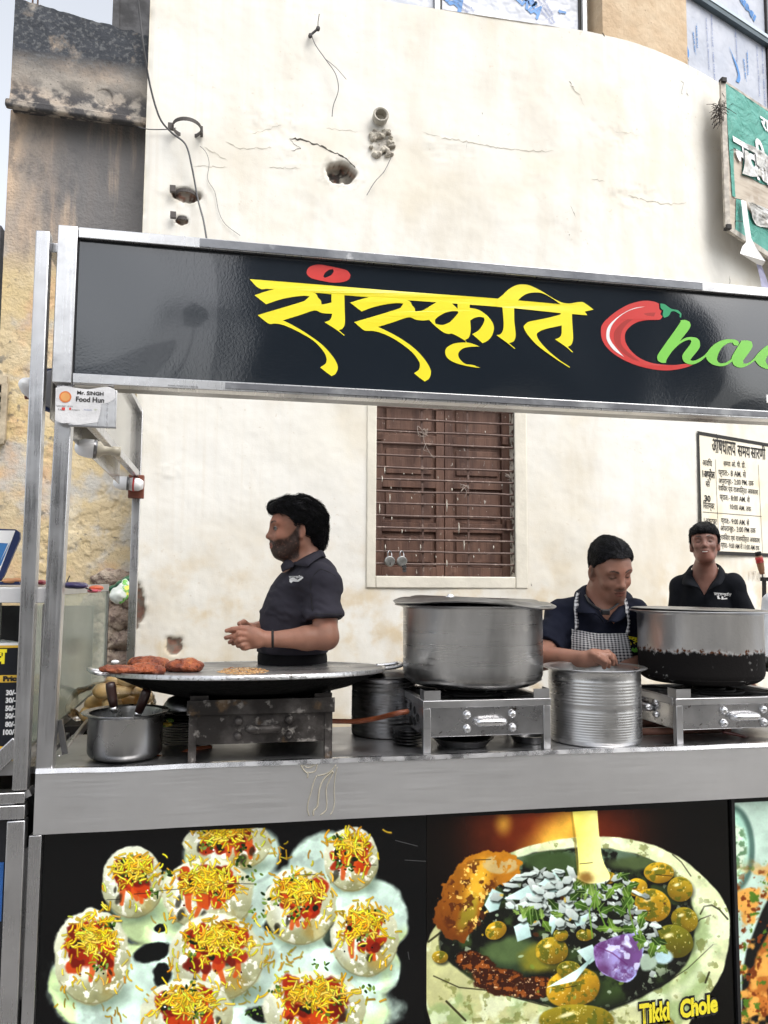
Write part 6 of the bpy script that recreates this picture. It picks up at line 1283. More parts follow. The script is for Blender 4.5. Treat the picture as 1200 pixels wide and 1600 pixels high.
# --- left stove and the big griddle
xl, xr = P(292, 1190, YF+.03)[0], P(520, 1185, YF+.03)[0]; zs = P(400, 1092, YF+.03)[2]
st1, _, _ = stove(xl, xr, YF+.03, YF+.44, zs+.012, 'burnt blackened gas stove under the wide griddle', bs.m, bs.m, True)
MB().box(xl-.004, xr+.004, YF+.024, YF+.0295, zs-.045, zs+.0).build('front_lip', bs.m, st1, bevel=.002)
for xx in (xl+.05, xr-.07): MB().box(xx, xx+.02, YF+.36, YF+.38, zc+.001, zs-.07).build('leg', MA['dsteel'], st1)
gc = P(384, 1046, 2.86); gx, gy = gc[0]+.012, 2.87; RG = .475; TLT = .052; zr = P(380, 1057, gy-RG)[2]-TLT*RG; GAX = (0, TLT, 1)
gr = empty('griddle', (gx, gy, zr-.1), 'wide round iron griddle with fried patties on its left side', 'griddle')
gmt = Mt('griddle_iron', (.30, .30, .30), .38, .75, coord='World'); gmt.layer((.17, .17, .175), gmt.noise(3, .3, .7)); gmt.layer((.40, .38, .35), gmt.noise(14, .55, .75, w=3)); gmt.rough(gmt.noise(6, .3, .7), .25, .5); gmt.bump(gmt.noise(30, .2, .8), .15, .002)
und = Mt('griddle_underside', (.006, .006, .006), .85, spec=.1); und.bump(und.noise(30, .2, .8), .8, .01)
MB().lathe([(0, -.010), (RG*.35, -.0092), (RG*.6, -.007), (RG*.8, -.004), (RG*.95, -.001), (RG*.985, .0)], (gx, gy, zr), GAX, 96).build('cooking_surface', gmt.m, gr, True)
MB().lathe([(RG*.99, -.004), (RG*.93, -.022), (RG*.75, -.060), (RG*.5, -.088), (RG*.3, -.098), (0, -.10)], (gx, gy, zr), GAX, 96).build('underside', und.m, gr, True)
rimm = Mt('griddle_rim', (.62, .62, .62), .3, .9); rimm.layer((.10, .095, .09), rimm.noise(34, .50, .74, detail=9, rough=.75)); rimm.layer((.04, .035, .03), rimm.noise(90, .60, .68, detail=6, w=3), .8); rimm.bump(rimm.noise(90, .2, .8), .5, .002)
MB().lathe([(RG*.984, .0005), (RG*.998, .0025), (RG*1.004, -.001), (RG*1.003, -.011), (RG*.992, -.013), (RG*.984, -.004)], (gx, gy, zr), GAX, 96).build('rim', rimm.m, gr, 50)
for sgn, px, py, Y in ((-1, 140, 1046, 2.72), (1, 626, 1040, 2.86)):
    tip = P(px, py, Y); ang = math.atan2(tip[1]-gy, tip[0]-gx); e = np.array([math.cos(ang), math.sin(ang), 0]); s_ = np.array([-e[1], e[0], 0]); o_ = np.array([gx, gy, zr-.004-(TLT*(tip[1]-gy))]); l = np.linalg.norm(tip[:2]-np.array([gx, gy]))-RG
    pth = [o_+e*(RG*.97)+s_*.055, o_+e*(RG+l*.5)+s_*.05+[0, 0, .004], o_+e*(RG+l*.95)+s_*.036+[0, 0, .01], o_+e*(RG+l)+s_*.0+[0, 0, .012], o_+e*(RG+l*.95)-s_*.036+[0, 0, .01], o_+e*(RG+l*.5)-s_*.05+[0, 0, .004], o_+e*(RG*.97)-s_*.055]
    MB().tube(spline(pth, 5), .0068, 8).build('handle', lipm.m, gr, True)
def zg_(x, y): r = math.hypot(x-gx, y-gy)/RG; return zr-TLT*(y-gy)+float(np.interp(r, [0, .35, .6, .8, .95, 1.], [-.010, -.0092, -.007, -.004, -.001, .0]))
fry = Mt('fried_crust', (.34, .075, .018), .42, coord='World', spec=.6); fry.layer((.16, .030, .010), fry.noise(28, .45, .62, detail=8)); fry.layer((.60, .20, .045), fry.noise(17, .54, .68, w=3)); fry.layer((.07, .018, .008), fry.noise(55, .60, .70, w=7), .8); fry.layer((.045, .014, .007), fry.attrf('edge', .15, .9), .9); fry.bump(fry.noise(80, .2, .8), .9, .006); fry.bump(fry.noise(25, .2, .8, w=2), .6, .01)
def patty(px, py, Y, rx, ry, rz, rot, seed, lab, tilt=0.):
    c = P(px, py, Y); c = np.array([c[0], c[1], zg_(c[0], c[1])+rz*.75]); Rm = rotz(rot)@roty(tilt); f_ = SDF().ell(c, (rx, ry, rz), Rm, .01)
    def fn(p): return f_(p)+(fbm(p*22+seed*3, 3, seed)-.5)*.012+(fbm(p*75+seed, 3, seed+4)-.5)*.010
    m = max(rx, ry)+.03; return tag(sdf_obj('fried_patty', fn, c-[m, m, rz+.03], c+[m, m, rz+.03], .0035, fry.m, None, {'edge': lambda V: np.clip(1-(V[:, 2]-c[2]+rz)/(rz*1.1), 0, 1)**.8}, smooth_it=0), lab, 'fried patty', 'fried patties on the griddle')
patty(189, 1048, 2.64, .070, .036, .016, -.12, 1, 'long flat fried patty at the griddle rim, leftmost of four', .03)
patty(232, 1047, 2.66, .056, .038, .019, -.35, 2, 'fried patty lying at the rim right of the leftmost one', .10)
patty(236, 1036, 2.92, .076, .055, .027, -.15, 3, 'fried patty in the middle, behind the two at the rim', .08)
patty(289, 1040, 2.82, .064, .058, .026, .2, 5, 'thick fried patty lying rightmost of the four')
f_ = SDF().ell(P(180, 1034, 2.74), (.014, .012, .006), None, .01); c = P(180, 1034, 2.74); tag(sdf_obj('butter_crumb', f_, c-.03, c+.03, .003, MA['white']), 'small white crumb on the leftmost patty', 'crumb')
q = MB(); rr = random.Random(8); cc = P(380, 1045, 2.8); cc[2] = 0
for k in range(420):
    a_ = rr.uniform(0, 6.28); r_ = math.sqrt(rr.random()); x = cc[0]+r_*math.cos(a_)*.078+rr.gauss(0, .004); y = cc[1]+r_*math.sin(a_)*.22+rr.gauss(0, .01); z = zg_(x, y)+.002; s_ = rr.uniform(.0015, .006); b = rr.uniform(0, 3.1)
    if math.hypot((x-cc[0]-.005)/.02, (y-cc[1])/.05) < 1 and k % 3: continue
    q.hexa([(x+dx*s_*math.cos(b)-dy*s_*.5*math.sin(b), y+dx*s_*math.sin(b)+dy*s_*.5*math.cos(b), z+dz*s_*.4) for dz in (0, 1) for dx, dy in ((-1, -1), (1, -1), (1, 1), (-1, 1))])
crm = Mt('batter_crumbs', (.58, .34, .14), .6, coord='World'); crm.layer((.30, .10, .03), crm.noise(60, .5, .6)); crm.layer((.75, .60, .40), crm.noise(40, .56, .66, w=3)); tag(q.build('batter_crumbs', crm.m), 'patch of golden batter crumbs on the griddle', 'crumbs', None, 'stuff')
# --- second stove with the big lidded pot
def pot(c, R_, z0, H, m, name, lab, cat, grp=None, rim=.03, round_=.05, thick=.003, bands=None, flare=0.):
    t = empty(name, (c[0], c[1], z0), lab, cat, grp); pr = [(0, 0), (R_-round_, .0)]
    for k in range(1, 7): a_ = k/6*math.pi/2; pr.append((R_-round_+round_*math.sin(a_), round_*.8*(1-math.cos(a_))))
    hh = H; n = 40
    if bands:
        for (h0, h1, st_) in bands:
            k = h0
            while k < h1: pr += [(R_, k), (R_+.0012, k+st_*.35), (R_+.0012, k+st_*.5), (R_, k+st_*.85)]; k += st_
    pr += [(R_, hh-.012), (R_+.003, hh-.006), (R_+rim, hh), (R_+rim+.003, hh+.003), (R_+rim, hh+.005), (R_-.002, hh+.002), (R_-thick-.002, hh-.01), (R_-thick-.002, .02), (0, .018)]
    MB().lathe(pr, (c[0], c[1], z0), (0, 0, 1), 96).build('body', m, t, 35); return t
x0s, x1s = P(661, 1175, YF+.03)[0], P(862, 1168, YF+.03)[0]; zs2 = P(760, 1078, YF+.03)[2]
st2, _, sb1 = stove(x0s, x1s, YF+.03, YF+.42, zs2, 'steel gas stove carrying the big lidded pot', sm_.m, MA['steelx'])
q = MB()
for (yy, zz_) in ((.10, .0), (.14, .018), (.14, -.018), (.20, .022), (.20, -.024)): q.lathe([(0, .0), (.0115, .0), (.0125, .0015), (.0145, .0)], (x0s+.0055, YF+.03+yy, (zc+zs2)/2+zz_), (-1, 0, 0), 16)
q.build('air_hole', MA['black'], st2)
zp = zs2-.004; pc_ = P(738, 1000, YF+.24); zrim = P(738, 946, YF+.24)[2]
p1 = pot((pc_[0], YF+.24), .245, zp, zrim-zp-.0, potm.m, 'cooking_pot', 'big steel cooking pot with a flat lid on the middle stove', 'cooking pot', 'large steel pots on the stoves', rim=.028, round_=.055)
lidm = Mt('lid_steel', (.22, .22, .225), .3, .9); lidm.layer((.05, .05, .05), lidm.noise(6, .4, .65)); lidm.bump(lidm.noise(4, .2, .8, detail=2), .6, .02)
lc = np.array([pc_[0]+.006, YF+.24, zrim+.008]); ax = (.03, -.0, 1)
MB().lathe([(.285, -.002), (.288, .001), (.275, .004), (.24, .006), (.225, .013), (.12, .018), (0, .020)], lc, ax, 72).lathe([(.285, -.002), (.24, .001), (0, .004)], lc, ax, 72)
q = MB().lathe([(0, .0), (.24, .0), (.283, -.003), (.287, .001), (.275, .006), (.24, .008), (.225, .016), (.12, .020), (0, .021)], lc, ax, 72)
for i, v in enumerate(q.v): x, y, z = v; a_ = math.atan2(y-lc[1], x-lc[0]); r_ = math.hypot(x-lc[0], y-lc[1]); q.v[i] = (x, y, z+.008*math.sin(a_*3+1)*(r_/.28)**2)
tag(q.build('pot_lid', lidm.m, None, 40), 'dark dented flat lid covering the big cooking pot', 'lid')
c = P(703, 934, YF+.22); f_ = SDF().ell(c, (.016, .012, .012), None, .01); tag(sdf_obj('foil_ball', lambda p: f_(p)+(fbm(p*90, 3, 2)-.5)*.012, c-.04, c+.04, .003, simple('crumpled_foil', (.75, .76, .78), .3, .6, sc=40, bump=.8)), 'crumpled white foil scrap on the pot lid', 'foil')
# --- third stove, sooty pot
x0s, x1s = P(1058, 1165, YF+.03)[0], P(1262, 1150, YF+.03)[0]; zs3 = P(1120, 1076, YF+.03)[2]
st3, _, _ = stove(x0s, x1s, YF+.03, YF+.42, zs3, 'rightmost bright steel gas stove under the sooty pot', sm_.m, MA['steelx'])
for (yy, zz_) in ((.14, .022), (.14, -.022)): MB().lathe([(.0, .012), (.008, .010), (.0125, .003), (.013, 0)], (x0s+.0055, YF+.03+yy, (zc+zs3)/2+.01+zz_), (-1, 0, 0), 18).build('stud', lipm.m, st3, True)
MB().tube([(x0s+.006, YF+.19, (zc+zs3)/2+.01), (x0s-.014, YF+.20, (zc+zs3)/2+.01), (x0s-.014, YF+.28, (zc+zs3)/2+.01), (x0s+.006, YF+.30, (zc+zs3)/2+.01)], .014, 12).build('handle', lipm.m, st3, True)
pc3 = P(1093, 1010, YF+.24); zr3 = P(1093, 955, YF+.24)[2]; zp3 = zs3+.002
s3 = soot_mat('sooty_pot', zp3+.03, zp3+.19); p3 = pot((pc3[0], YF+.24), .222, zp3, zr3-zp3, s3, 'cooking_pot', 'big steel pot with a burnt black bottom on the right stove', 'cooking pot', 'large steel pots on the stoves', rim=.026, round_=.05)
lc = np.array([pc3[0]+.02, YF+.26, zr3+.006]); q = MB().lathe([(0, .0), (.20, .0), (.250, -.001), (.253, .001), (.24, .004), (.20, .006), (0, .008)], lc, (.02, .0, 1), 64); tag(q.build('pot_lid', lidm.m, None, 40), 'thin flat lid resting on the sooty pot', 'lid')
# --- ribbed container between the stoves
cc = P(929, 1100, YF+.165); zt_ = P(929, 1043, YF+.165)[2]; H_ = zt_-zc
cn = pot((cc[0], YF+.165), .158, zc+.001, H_, MA['pot'], 'steel_container', 'tall ribbed steel container with a flat rim before the aproned man', 'container', None, rim=.020, round_=.012, bands=[(.015, .115, .0085), (.135, .215, .0105)])
# --- ribbed drum behind, left of the second stove
cd_ = P(602, 1115, YF+.38); q = []; zt_ = P(602, 1058, YF+.38)[2]
dr_ = pot((cd_[0], YF+.40), .118, zc+.001, zt_-zc, MA['dsteel'], 'steel_drum', 'dark ribbed steel drum standing behind the orange hose', 'drum', None, rim=.004, round_=.01, bands=[(.012, .05, .012), (.065, .15, .009), (.17, .20, .012)])
q = MB().lathe([(0, .004), (.112, .004), (.128, .0), (.135, .006), (.118, .012), (.06, .02), (0, .022)], (cd_[0], YF+.40, zt_+.002), (0, 0, 1), 48); tag(q.build('drum_lid', lidm.m, None, 40), 'round lid closing the ribbed drum', 'lid')
# --- saucepan with two wooden handled tools
sp_c = P(196, 1150, YF+.14); zsr = P(197, 1113, YF+.14)[2]; spm = Mt('saucepan_steel', (.42, .42, .42), .24, 1.); spm.layer((.12, .12, .12), spm.axis('Z', zc+.08, zc+.0)); spm.layer((.42, .42, .41), spm.noise(8, .5, .75, stretch=(1, 1, .2))); spm.rough(spm.noise(5, .3, .7), .2, .34)
pot((sp_c[0], YF+.14), .112, zc+.001, zsr-zc, spm.m, 'saucepan', 'small open steel saucepan holding two wooden handled tools', 'saucepan', None, rim=.018, round_=.035)
wdm = simple('dark_wood_handle', (.035, .014, .012), .4, var=.4, sc=20)
for (a, b, c_, lab) in ((P(172, 1066, YF+.10), P(178, 1106, YF+.11), P(182, 1150, YF+.16), 'dark wooden handled tool standing left in the saucepan'), (P(230, 1078, YF+.10), P(216, 1114, YF+.12), P(206, 1150, YF+.17), 'dark wooden handled tool leaning right in the saucepan')):
    t = empty('kitchen_tool', c_, lab, 'kitchen tool'); d = (b-a); pts = [a+d*k for k in (0, .03, .2, .6, .95, 1.)]; MB().tube(pts, [.008, .0135, .0155, .0145, .0125, .009], 14).build('handle', wdm, t, True)
    MB().tube([a+d*.93, a+d*1.12, a+d*1.2], [.0125, .0105, .006], 14).build('ferrule', lipm.m, t, True); MB().tube([a+d*1.15, c_, c_+(c_-b)*.3], .004, 8).build('shaft', MA['dsteel'], t, True); e_ = c_+(c_-b)*.3; MB().bar(e_, e_+(c_-b)/np.linalg.norm(c_-b)*.03, .05, .003, (0, 1, 0)).build('blade', MA['dsteel'], t)
# --- stack of dark plates and black bag
ORD = lambda n: ['topmost', 'second from top', 'third from top', 'fourth from top', 'fifth from top', 'sixth from top', 'seventh from top', 'eighth from top', 'ninth from top', 'tenth from top', 'eleventh from top', 'twelfth from top', 'thirteenth from top', 'bottom'][n-1]
pm = simple('plate_black', (.045, .040, .036), .35, .4, var=.5); pc4 = P(287, 1150, YF+.33)
for k in range(14):
    z = zc+.004+k*.0082; lb = 'plate in the dark stack behind the saucepan'
    o = MB().lathe([(0, .0), (.055, .0), (.075, .004), (.0775+.001*(k % 3), .0075), (.073, .0072), (.054, .003), (0, .003)], (pc4[0]+.0012*math.sin(k*2.3), YF+.33+.001*math.cos(k*3), z), (0, 0, 1), 36).build('plate', pm, None, 40); tag(o, '%s dark plate in the stack between saucepan and burnt stove' % ORD(14-k), 'plate', 'dark plates stacked behind the saucepan')
MB_ = MB().lathe([(.075, 0), (.073, .012), (.058, .034), (.03, .045), (0, .047)], (pc4[0]+.004, YF+.33, zc+.004+14*.0082), (0, 0, 1), 36).build('steel_bowl', MA['dsteel'], None, True); tag(MB_, 'dented dark bowl turned over on the plate stack', 'bowl')
c = P(268, 1118, YF+.36); f_ = SDF().ell(c, (.065, .04, .018), roty(-.15), .02).ell(c+[.045, 0, .012], (.02, .02, .016), None, .02); tag(sdf_obj('black_bag', lambda p: f_(p)+(fbm(p*45, 3, 2)-.5)*.016, c-[.12, .08, .06], c+[.12, .08, .06], .004, simple('black_film', (.010, .010, .012), .3)), 'crumpled black plastic bag above the plate stack', 'bag')
q = MB(); rr = random.Random(4)
cg = P(262, 1130, YF+.26); f_ = SDF()
for k in range(8): f_.ell(cg+[rr.uniform(-.012, .012), rr.uniform(-.01, .01), rr.uniform(-.012, .012)], (.009, .006, .006), None, .005)
mg = Mt('vegetable_scraps', (.10, .20, .03), .6, coord='World'); mg.layer((.62, .42, .06), mg.noise(50, .5, .56)); tag(sdf_obj('vegetable_scraps', lambda p: f_(p)+(fbm(p*150, 2, 3)-.5)*.006, cg-.04, cg+.04, .0025, mg.m), 'bits of green and yellow vegetable behind the saucepan rim', 'scraps')
# --- hoses
def hose(pts, r, lab, m_=None): return tag(MB().tube(spline(pts, 8), r, 12).build('gas_hose', m_ or MA['rubber'], None, True), lab, 'hose')
hose([P(508, 1127, YF+.30), P(535, 1127, YF+.30), P(560, 1127, YF+.28), P(590, 1122, YF+.24), P(618, 1115, YF+.16), (P(640, 1113, YF+.14)[0], YF+.16, P(640, 1113, YF+.14)[2])], .0085, 'orange gas hose from the burnt stove to the middle stove')
hose([P(244, 1183, YF+.15)*1., P(262, 1184, YF+.18), P(280, 1180, YF+.2), P(300, 1172, YF+.22), P(330, 1168, YF+.25)], .0085, 'orange gas hose lying behind the saucepan')
wk = simple('reddish_wood', (.20, .085, .055), .6, var=.4, sc=14)
for i, (y, dx) in enumerate(((1150, 0), (1138, 6), (1158, -4))):
    a, b = P(1000+dx, y, YF+.20+i*.07), P(1140, y+2, YF+.20+i*.07); a[2] = b[2] = zc+.016+.024*(i == 1)*1.; tag(MB().tube([a, b], .013, 10).build('red_pipe', wk, None, True), ['brick red pipe lying nearest under the right stove', 'brick red pipe lying on top of the two under the right stove', 'brick red pipe lying farthest under the right stove'][i], 'pipe')
hose([P(1130, 1143, YF+.1), P(1160, 1150, YF+.12), P(1185, 1158, YF+.16), P(1210, 1160, YF+.2)], .006, 'thin dark red hose under the right stove', simple('dark_red_rubber', (.10, .02, .015), .4))
# --- shallow pans stored under the middle stove, plates by its left leg
for (px, yy, lab) in ((722, .16, 'flat steel pan stored under the middle stove, left one'), (826, .17, 'flat steel pan stored under the middle stove, right one')):
    c = P(px, 1160, YF+yy); R_ = .10 if px < 800 else .065; q = MB().lathe([(0, 0), (R_*.8, 0), (R_, .022), (R_+.008, .026), (R_, .026), (R_*.78, .005), (0, .005)], (c[0], YF+yy, zc+.002), (0, 0, 1), 48); tag(q.build('steel_pan', MA['dsteel'], None, 40), lab, 'pan')
c = P(640, 1160, YF+.2)
for k in range(5): tag(MB().lathe([(0, .0), (.04, .0), (.055, .005), (.057, .008), (.052, .007), (.038, .003), (0, .003)], (c[0], YF+.2, zc+.004+k*.010), (0, 0, 1), 32).build('plate', MA['dsteel'], None, 40), '%s steel plate of the low stack by the middle stove' % ['topmost', 'second', 'third', 'fourth', 'bottom'][4-k], 'plate', 'steel plates beside the middle stove')
# --- bag of puris behind the griddle, on a low stand
sx0_, sx1_ = P(108, 1130, 3.35)[0], P(232, 1130, 3.35)[0]
stand = tag(MB().box(sx0_-.02, sx1_+.03, 3.22, 3.5, .0, P(170, 1128, 3.3)[2]).build('side_table', MA['ink']), 'dark low stand behind the griddle under the bag of puris', 'stand')
pur = Mt('puri_shell', (.68, .46, .20), .5, coord='World'); pur.layer((.80, .62, .36), pur.noise(14, .4, .65)); pur.layer((.42, .22, .07), pur.noise(25, .6, .7, w=3)); pur.bump(pur.noise(30, .2, .8), .4, .005)
rr = random.Random(12); k = 0
for (px, py) in ((140, 1116), (165, 1118), (190, 1118), (214, 1114), (150, 1098), (176, 1100), (202, 1098), (222, 1090), (163, 1080), (190, 1080), (212, 1076), (200, 1064), (178, 1064)):
    c = P(px+rr.uniform(-3, 3), py, 3.34+rr.uniform(-.05, .05)); tag(MB().lathe([(0, -.028), (.02, -.025), (.036, -.012), (.040, .002), (.034, .016), (.018, .027), (0, .03)], c, (rr.uniform(-.4, .4), rr.uniform(-.6, .2), 1), 20).build('puri', pur.m, None, True), 'crisp golden puri in the clear bag, %s' % ['lowest at the far left', 'in the bottom row, second from left', 'in the bottom row, third from left', 'in the bottom row at the right', 'leftmost of the second row', 'second in the second row', 'third in the second row', 'rightmost, half hidden by the griddle', 'left in the upper row', 'middle of the upper row', 'right in the upper row', 'topmost right', 'topmost left'][k], 'puri', 'puris in the clear bag'); k += 1
c = P(182, 1092, 3.34); f_ = SDF().ell(c+[-.0, 0, -.01], (.145, .12, .085), roty(.1), .03).ell(c+[-.09, 0, -.03], (.10, .10, .06), None, .05)
bgp = bpy.data.materials.new('clear_film'); bgp.use_nodes = True; n_ = bgp.node_tree.nodes; l_ = bgp.node_tree.links; gl_ = n_.new('ShaderNodeBsdfGlossy'); gl_.inputs['Roughness'].default_value = .12; tr_ = n_.new('ShaderNodeBsdfTransparent'); tr_.inputs[0].default_value = (.95, .93, .88, 1); mx_ = n_.new('ShaderNodeMixShader'); fr_ = n_.new('ShaderNodeFresnel'); fr_.inputs[0].default_value = 1.35
l_.new(fr_.outputs[0], mx_.inputs[0]); l_.new(tr_.outputs[0], mx_.inputs[1]); l_.new(gl_.outputs[0], mx_.inputs[2]); l_.new(mx_.outputs[0], n_['Material Output'].inputs[0])
tag(sdf_obj('puri_bag', lambda p: f_(p)+(fbm(p*16, 3, 4)-.5)*.05, c-[.28, .18, .16], c+[.24, .18, .17], .009, bgp), 'clear plastic bag full of golden puris behind the griddle', 'bag')
# --- things at the right edge: sack, bowl, knife stand
c = P(1203, 990, 3.0); f_ = SDF().cap(P(1206, 940, 3.0), P(1203, 1015, 3.0), .035, .075, .03); tag(sdf_obj('white_sack', lambda p: f_(p)+(fbm(p*12, 3, 4)-.5)*.03, c-[.16, .14, .22], c+[.18, .14, .22], .007, simple('white_sack_cloth', (.74, .76, .78), .6, var=.1, bump=.4, sc=5)), 'white cloth sack standing right of the sooty pot', 'sack')
c = P(1222, 1028, 2.92); tag(MB().lathe([(0, -.035), (.06, -.032), (.10, -.012), (.118, .012), (.122, .012), (.10, -.006), (0, -.028)], c, (0, 0, 1), 40).build('steel_bowl', MA['steel'], None, True), 'shallow steel bowl before the white sack at the right edge', 'bowl')
MB_ = MB().box(c[0]-.1, c[0]+.15, 2.86, 3.0, c[2]-.05, c[2]-.036).box(c[0]-.02, c[0]+.01, 2.9, 2.93, ZC-.003, c[2]-.05); tag(MB_.build('bowl_stand', MA['black']), 'black stand under the shallow bowl at the right edge', 'stand')
t = empty('skewer_knife', P(1190, 900, 3.1), 'wooden handled long tool standing upright at the right edge', 'kitchen tool'); ka, kb = P(1184, 862, 3.1), P(1191, 897, 3.1)
d = kb-ka; kn = Mt('painted_wood', (.40, .20, .10), .45, coord='World'); MB().tube([ka+d*k for k in (.18, .3, .7, 1.)], [.013, .0155, .014, .010], 14).build('handle', simple('light_wood', (.42, .20, .10), .45, var=.3), t, True)
MB().tube([ka+d*k for k in (0, .02, .18)], [.010, .0135, .0135], 14).build('handle_cap', MA['ink'], t, True); MB().tube([ka+d*k for k in (.24, .5)], [.0155, .0162], 14).build('red_band', MA['red'], t, True)
MB().tube([kb, P(1192, 903, 3.1)], .003, 6).build('tang', MA['dsteel'], t); MB().box(P(1190, 903, 3.1)[0], P(1190, 903, 3.1)[0]+.07, 3.09, 3.11, P(1190, 908, 3.1)[2], P(1190, 902, 3.1)[2]).bar(P(1194, 906, 3.1), P(1194, 1000, 3.1), .014, .01, (0, 1, 0)).build('iron_stand', MA['ink'], t)
# ================================================================== PEOPLE
def skin_mat(name, col, dark=(.020, .014, .012)):
    t = Mt(name, col, .46, 0., spec=.4); t.layer(tuple(c*.80 for c in col), t.noise(14, .4, .65)); t.layer(tuple(min(1, c*k) for c, k in zip(col, (1.25, 1.05, 1.0))), t.noise(9, .5, .7, w=3), .6)
    t.layer(tuple(c*k for c, k in zip(col, (.75, .50, .50))), t.attrf('lip')); t.layer(dark, t.math('MULTIPLY', t.attrf('beard_and_shade'), t.rng(t.noise(120, .2, .8, detail=4, w=6), 0, .5, .72, 1.)), .92)  # the dark colour serves beard, brows and painted face shade
    t.bump(t.noise(220, .3, .7, detail=2), .12, .001); t.b.inputs['Subsurface Weight'].default_value = .05; t.b.inputs['Subsurface Radius'].default_value = (.01, .004, .002); return t.m
def cloth_mat(name, col, var=.25):
    t = Mt(name, col, .85, coord='World'); t.layer(tuple(c*(1+var) for c in col), t.noise(6, .4, .7)); t.bump(t.noise(900, .3, .7, detail=1), .25, .0006); t.bump(t.noise(16, .2, .8, detail=3), .25, .006)
    t.b.inputs['Specular IOR Level'].default_value = .15; return t.m
def hair_mat():
    t = Mt('black_hair', (.004, .004, .005), .5, coord='World', spec=.22); t.layer((.018, .018, .024), t.noise(60, .45, .7, stretch=(1, 1, 1), dist=1.)); t.bump(t.noise(150, .2, .8, detail=3), .7, .003); return t.m
HAIR = hair_mat(); EYEW = simple('eye_white', (.36, .34, .32), .25, bump=0); IRIS = simple('dark_iris', (.018, .010, .007), .15, bump=0); BROW = simple('brow_hair', (.010, .009, .009), .7, bump=0)
TROU = cloth_mat('black_trouser_cloth', (.012, .012, .014)); SHOE = simple('worn_black_sandal', (.02, .018, .018), .6)
class Head:
    """local frame: x forward (face), y to the person's left, z up; origin between the ears"""
    def __init__(s, c, yaw, pitch=0., roll=0., k=1.): s.c = np.asarray(c, float); s.R = rotz(yaw)@roty(pitch)@rotx(roll); s.k = k
    def T(s, p): return s.c+s.R@(np.asarray(p, float)*s.k)
    def L(s, p): return ((np.asarray(p)-s.c)@s.R)/s.k
def rotx(a): c, s = math.cos(a), math.sin(a); return np.array([[1, 0, 0], [0, c, -s], [0, s, c]])
def head_sdf(f, H, smile=0., full=1., mouth_open=0.):
    T, k, Rm = H.T, H.k, H.R
    E = lambda c, r, rot=None, kk=.02, sub=False: f.ell(T(c), np.array(r)*k, Rm if rot is None else Rm@rot, kk*k, sub)
    Cp = lambda a, b, ra, rb=None, kk=.01, sub=False: f.cap(T(a), T(b), ra*k, (ra if rb is None else rb)*k, kk*k, sub)
    E((-.014, 0, .038), (.098, .075, .090)); E((.036, 0, .020), (.060, .062, .062), None, .03)
    E((.030, 0, -.040), (.060, .055*full, .072), None, .03); E((.066, 0, -.090), (.027, .028, .024), None, .035)
    for y in (-1, 1):
        Cp((.000, .050*y*full, -.055), (.055, .022*y, -.094), .018, .016, .035)
        E((.066, .036*y, -.030+.004*smile), (.022, .020+.003*smile, .020), None, .025)
        Cp((.078, .044*y, .026), (.088, .016*y, .024), .010, .011, .016)
    E((.086, 0, .000), (.012, .020, .040), None, .02)
    for y in (-1, 1):
        f.sph(T((.100, .031*y, .006)), .0150*k, .016*k, True)
        f.sph(T((.0775, .031*y, .004)), .0138*k, .004*k)
    Cp((.090, 0, .016), (.107, 0, -.023), .0078, .0108, .012); f.sph(T((.1108, 0, -.0275)), .0100*k, .008*k)
    for y in (-1, 1): E((.098, .0130*y, -.031), (.0105, .0078, .0075), None, .007); f.sph(T((.104, .0075*y, -.0395)), .0035*k, .003*k, True)
    E((.084, 0, -.060), (.019, .026, .024), None, .02)
    w = .022+.006*smile; cz = .004*smile
    for y in (-1, 1):
        Cp((.1000, .003*y, -.0560), (.089, w*y, -.062+cz), .0060, .0034, .004)
        Cp((.0975, .002*y, -.0695-mouth_open), (.088, (w-.002)*y, -.064+cz), .0066, .0030, .004)
        f.cap(T((.1065, 0, -.0632-mouth_open*.4)), T((.094, w*y, -.063+cz)), (.0016+mouth_open*.4)*k, .0010*k, .002*k, True)
        if smile: f.cap(T((.098, .020*y, -.040)), T((.090, .034*y, -.060)), .0016*k, .0012*k, .005*k, True)
    for y in (-1, 1):                                   # ears
        ro = rotz(-.35*y)@roty(.15); E((-.006, .0765*y, -.004), (.019, .0085, .033), ro, .010); E((-.002, .0855*y, .002), (.0095, .0055, .018), ro, .004, True); f.sph(T((-.004, .0745*y, -.032)), .0090*k, .012*k)
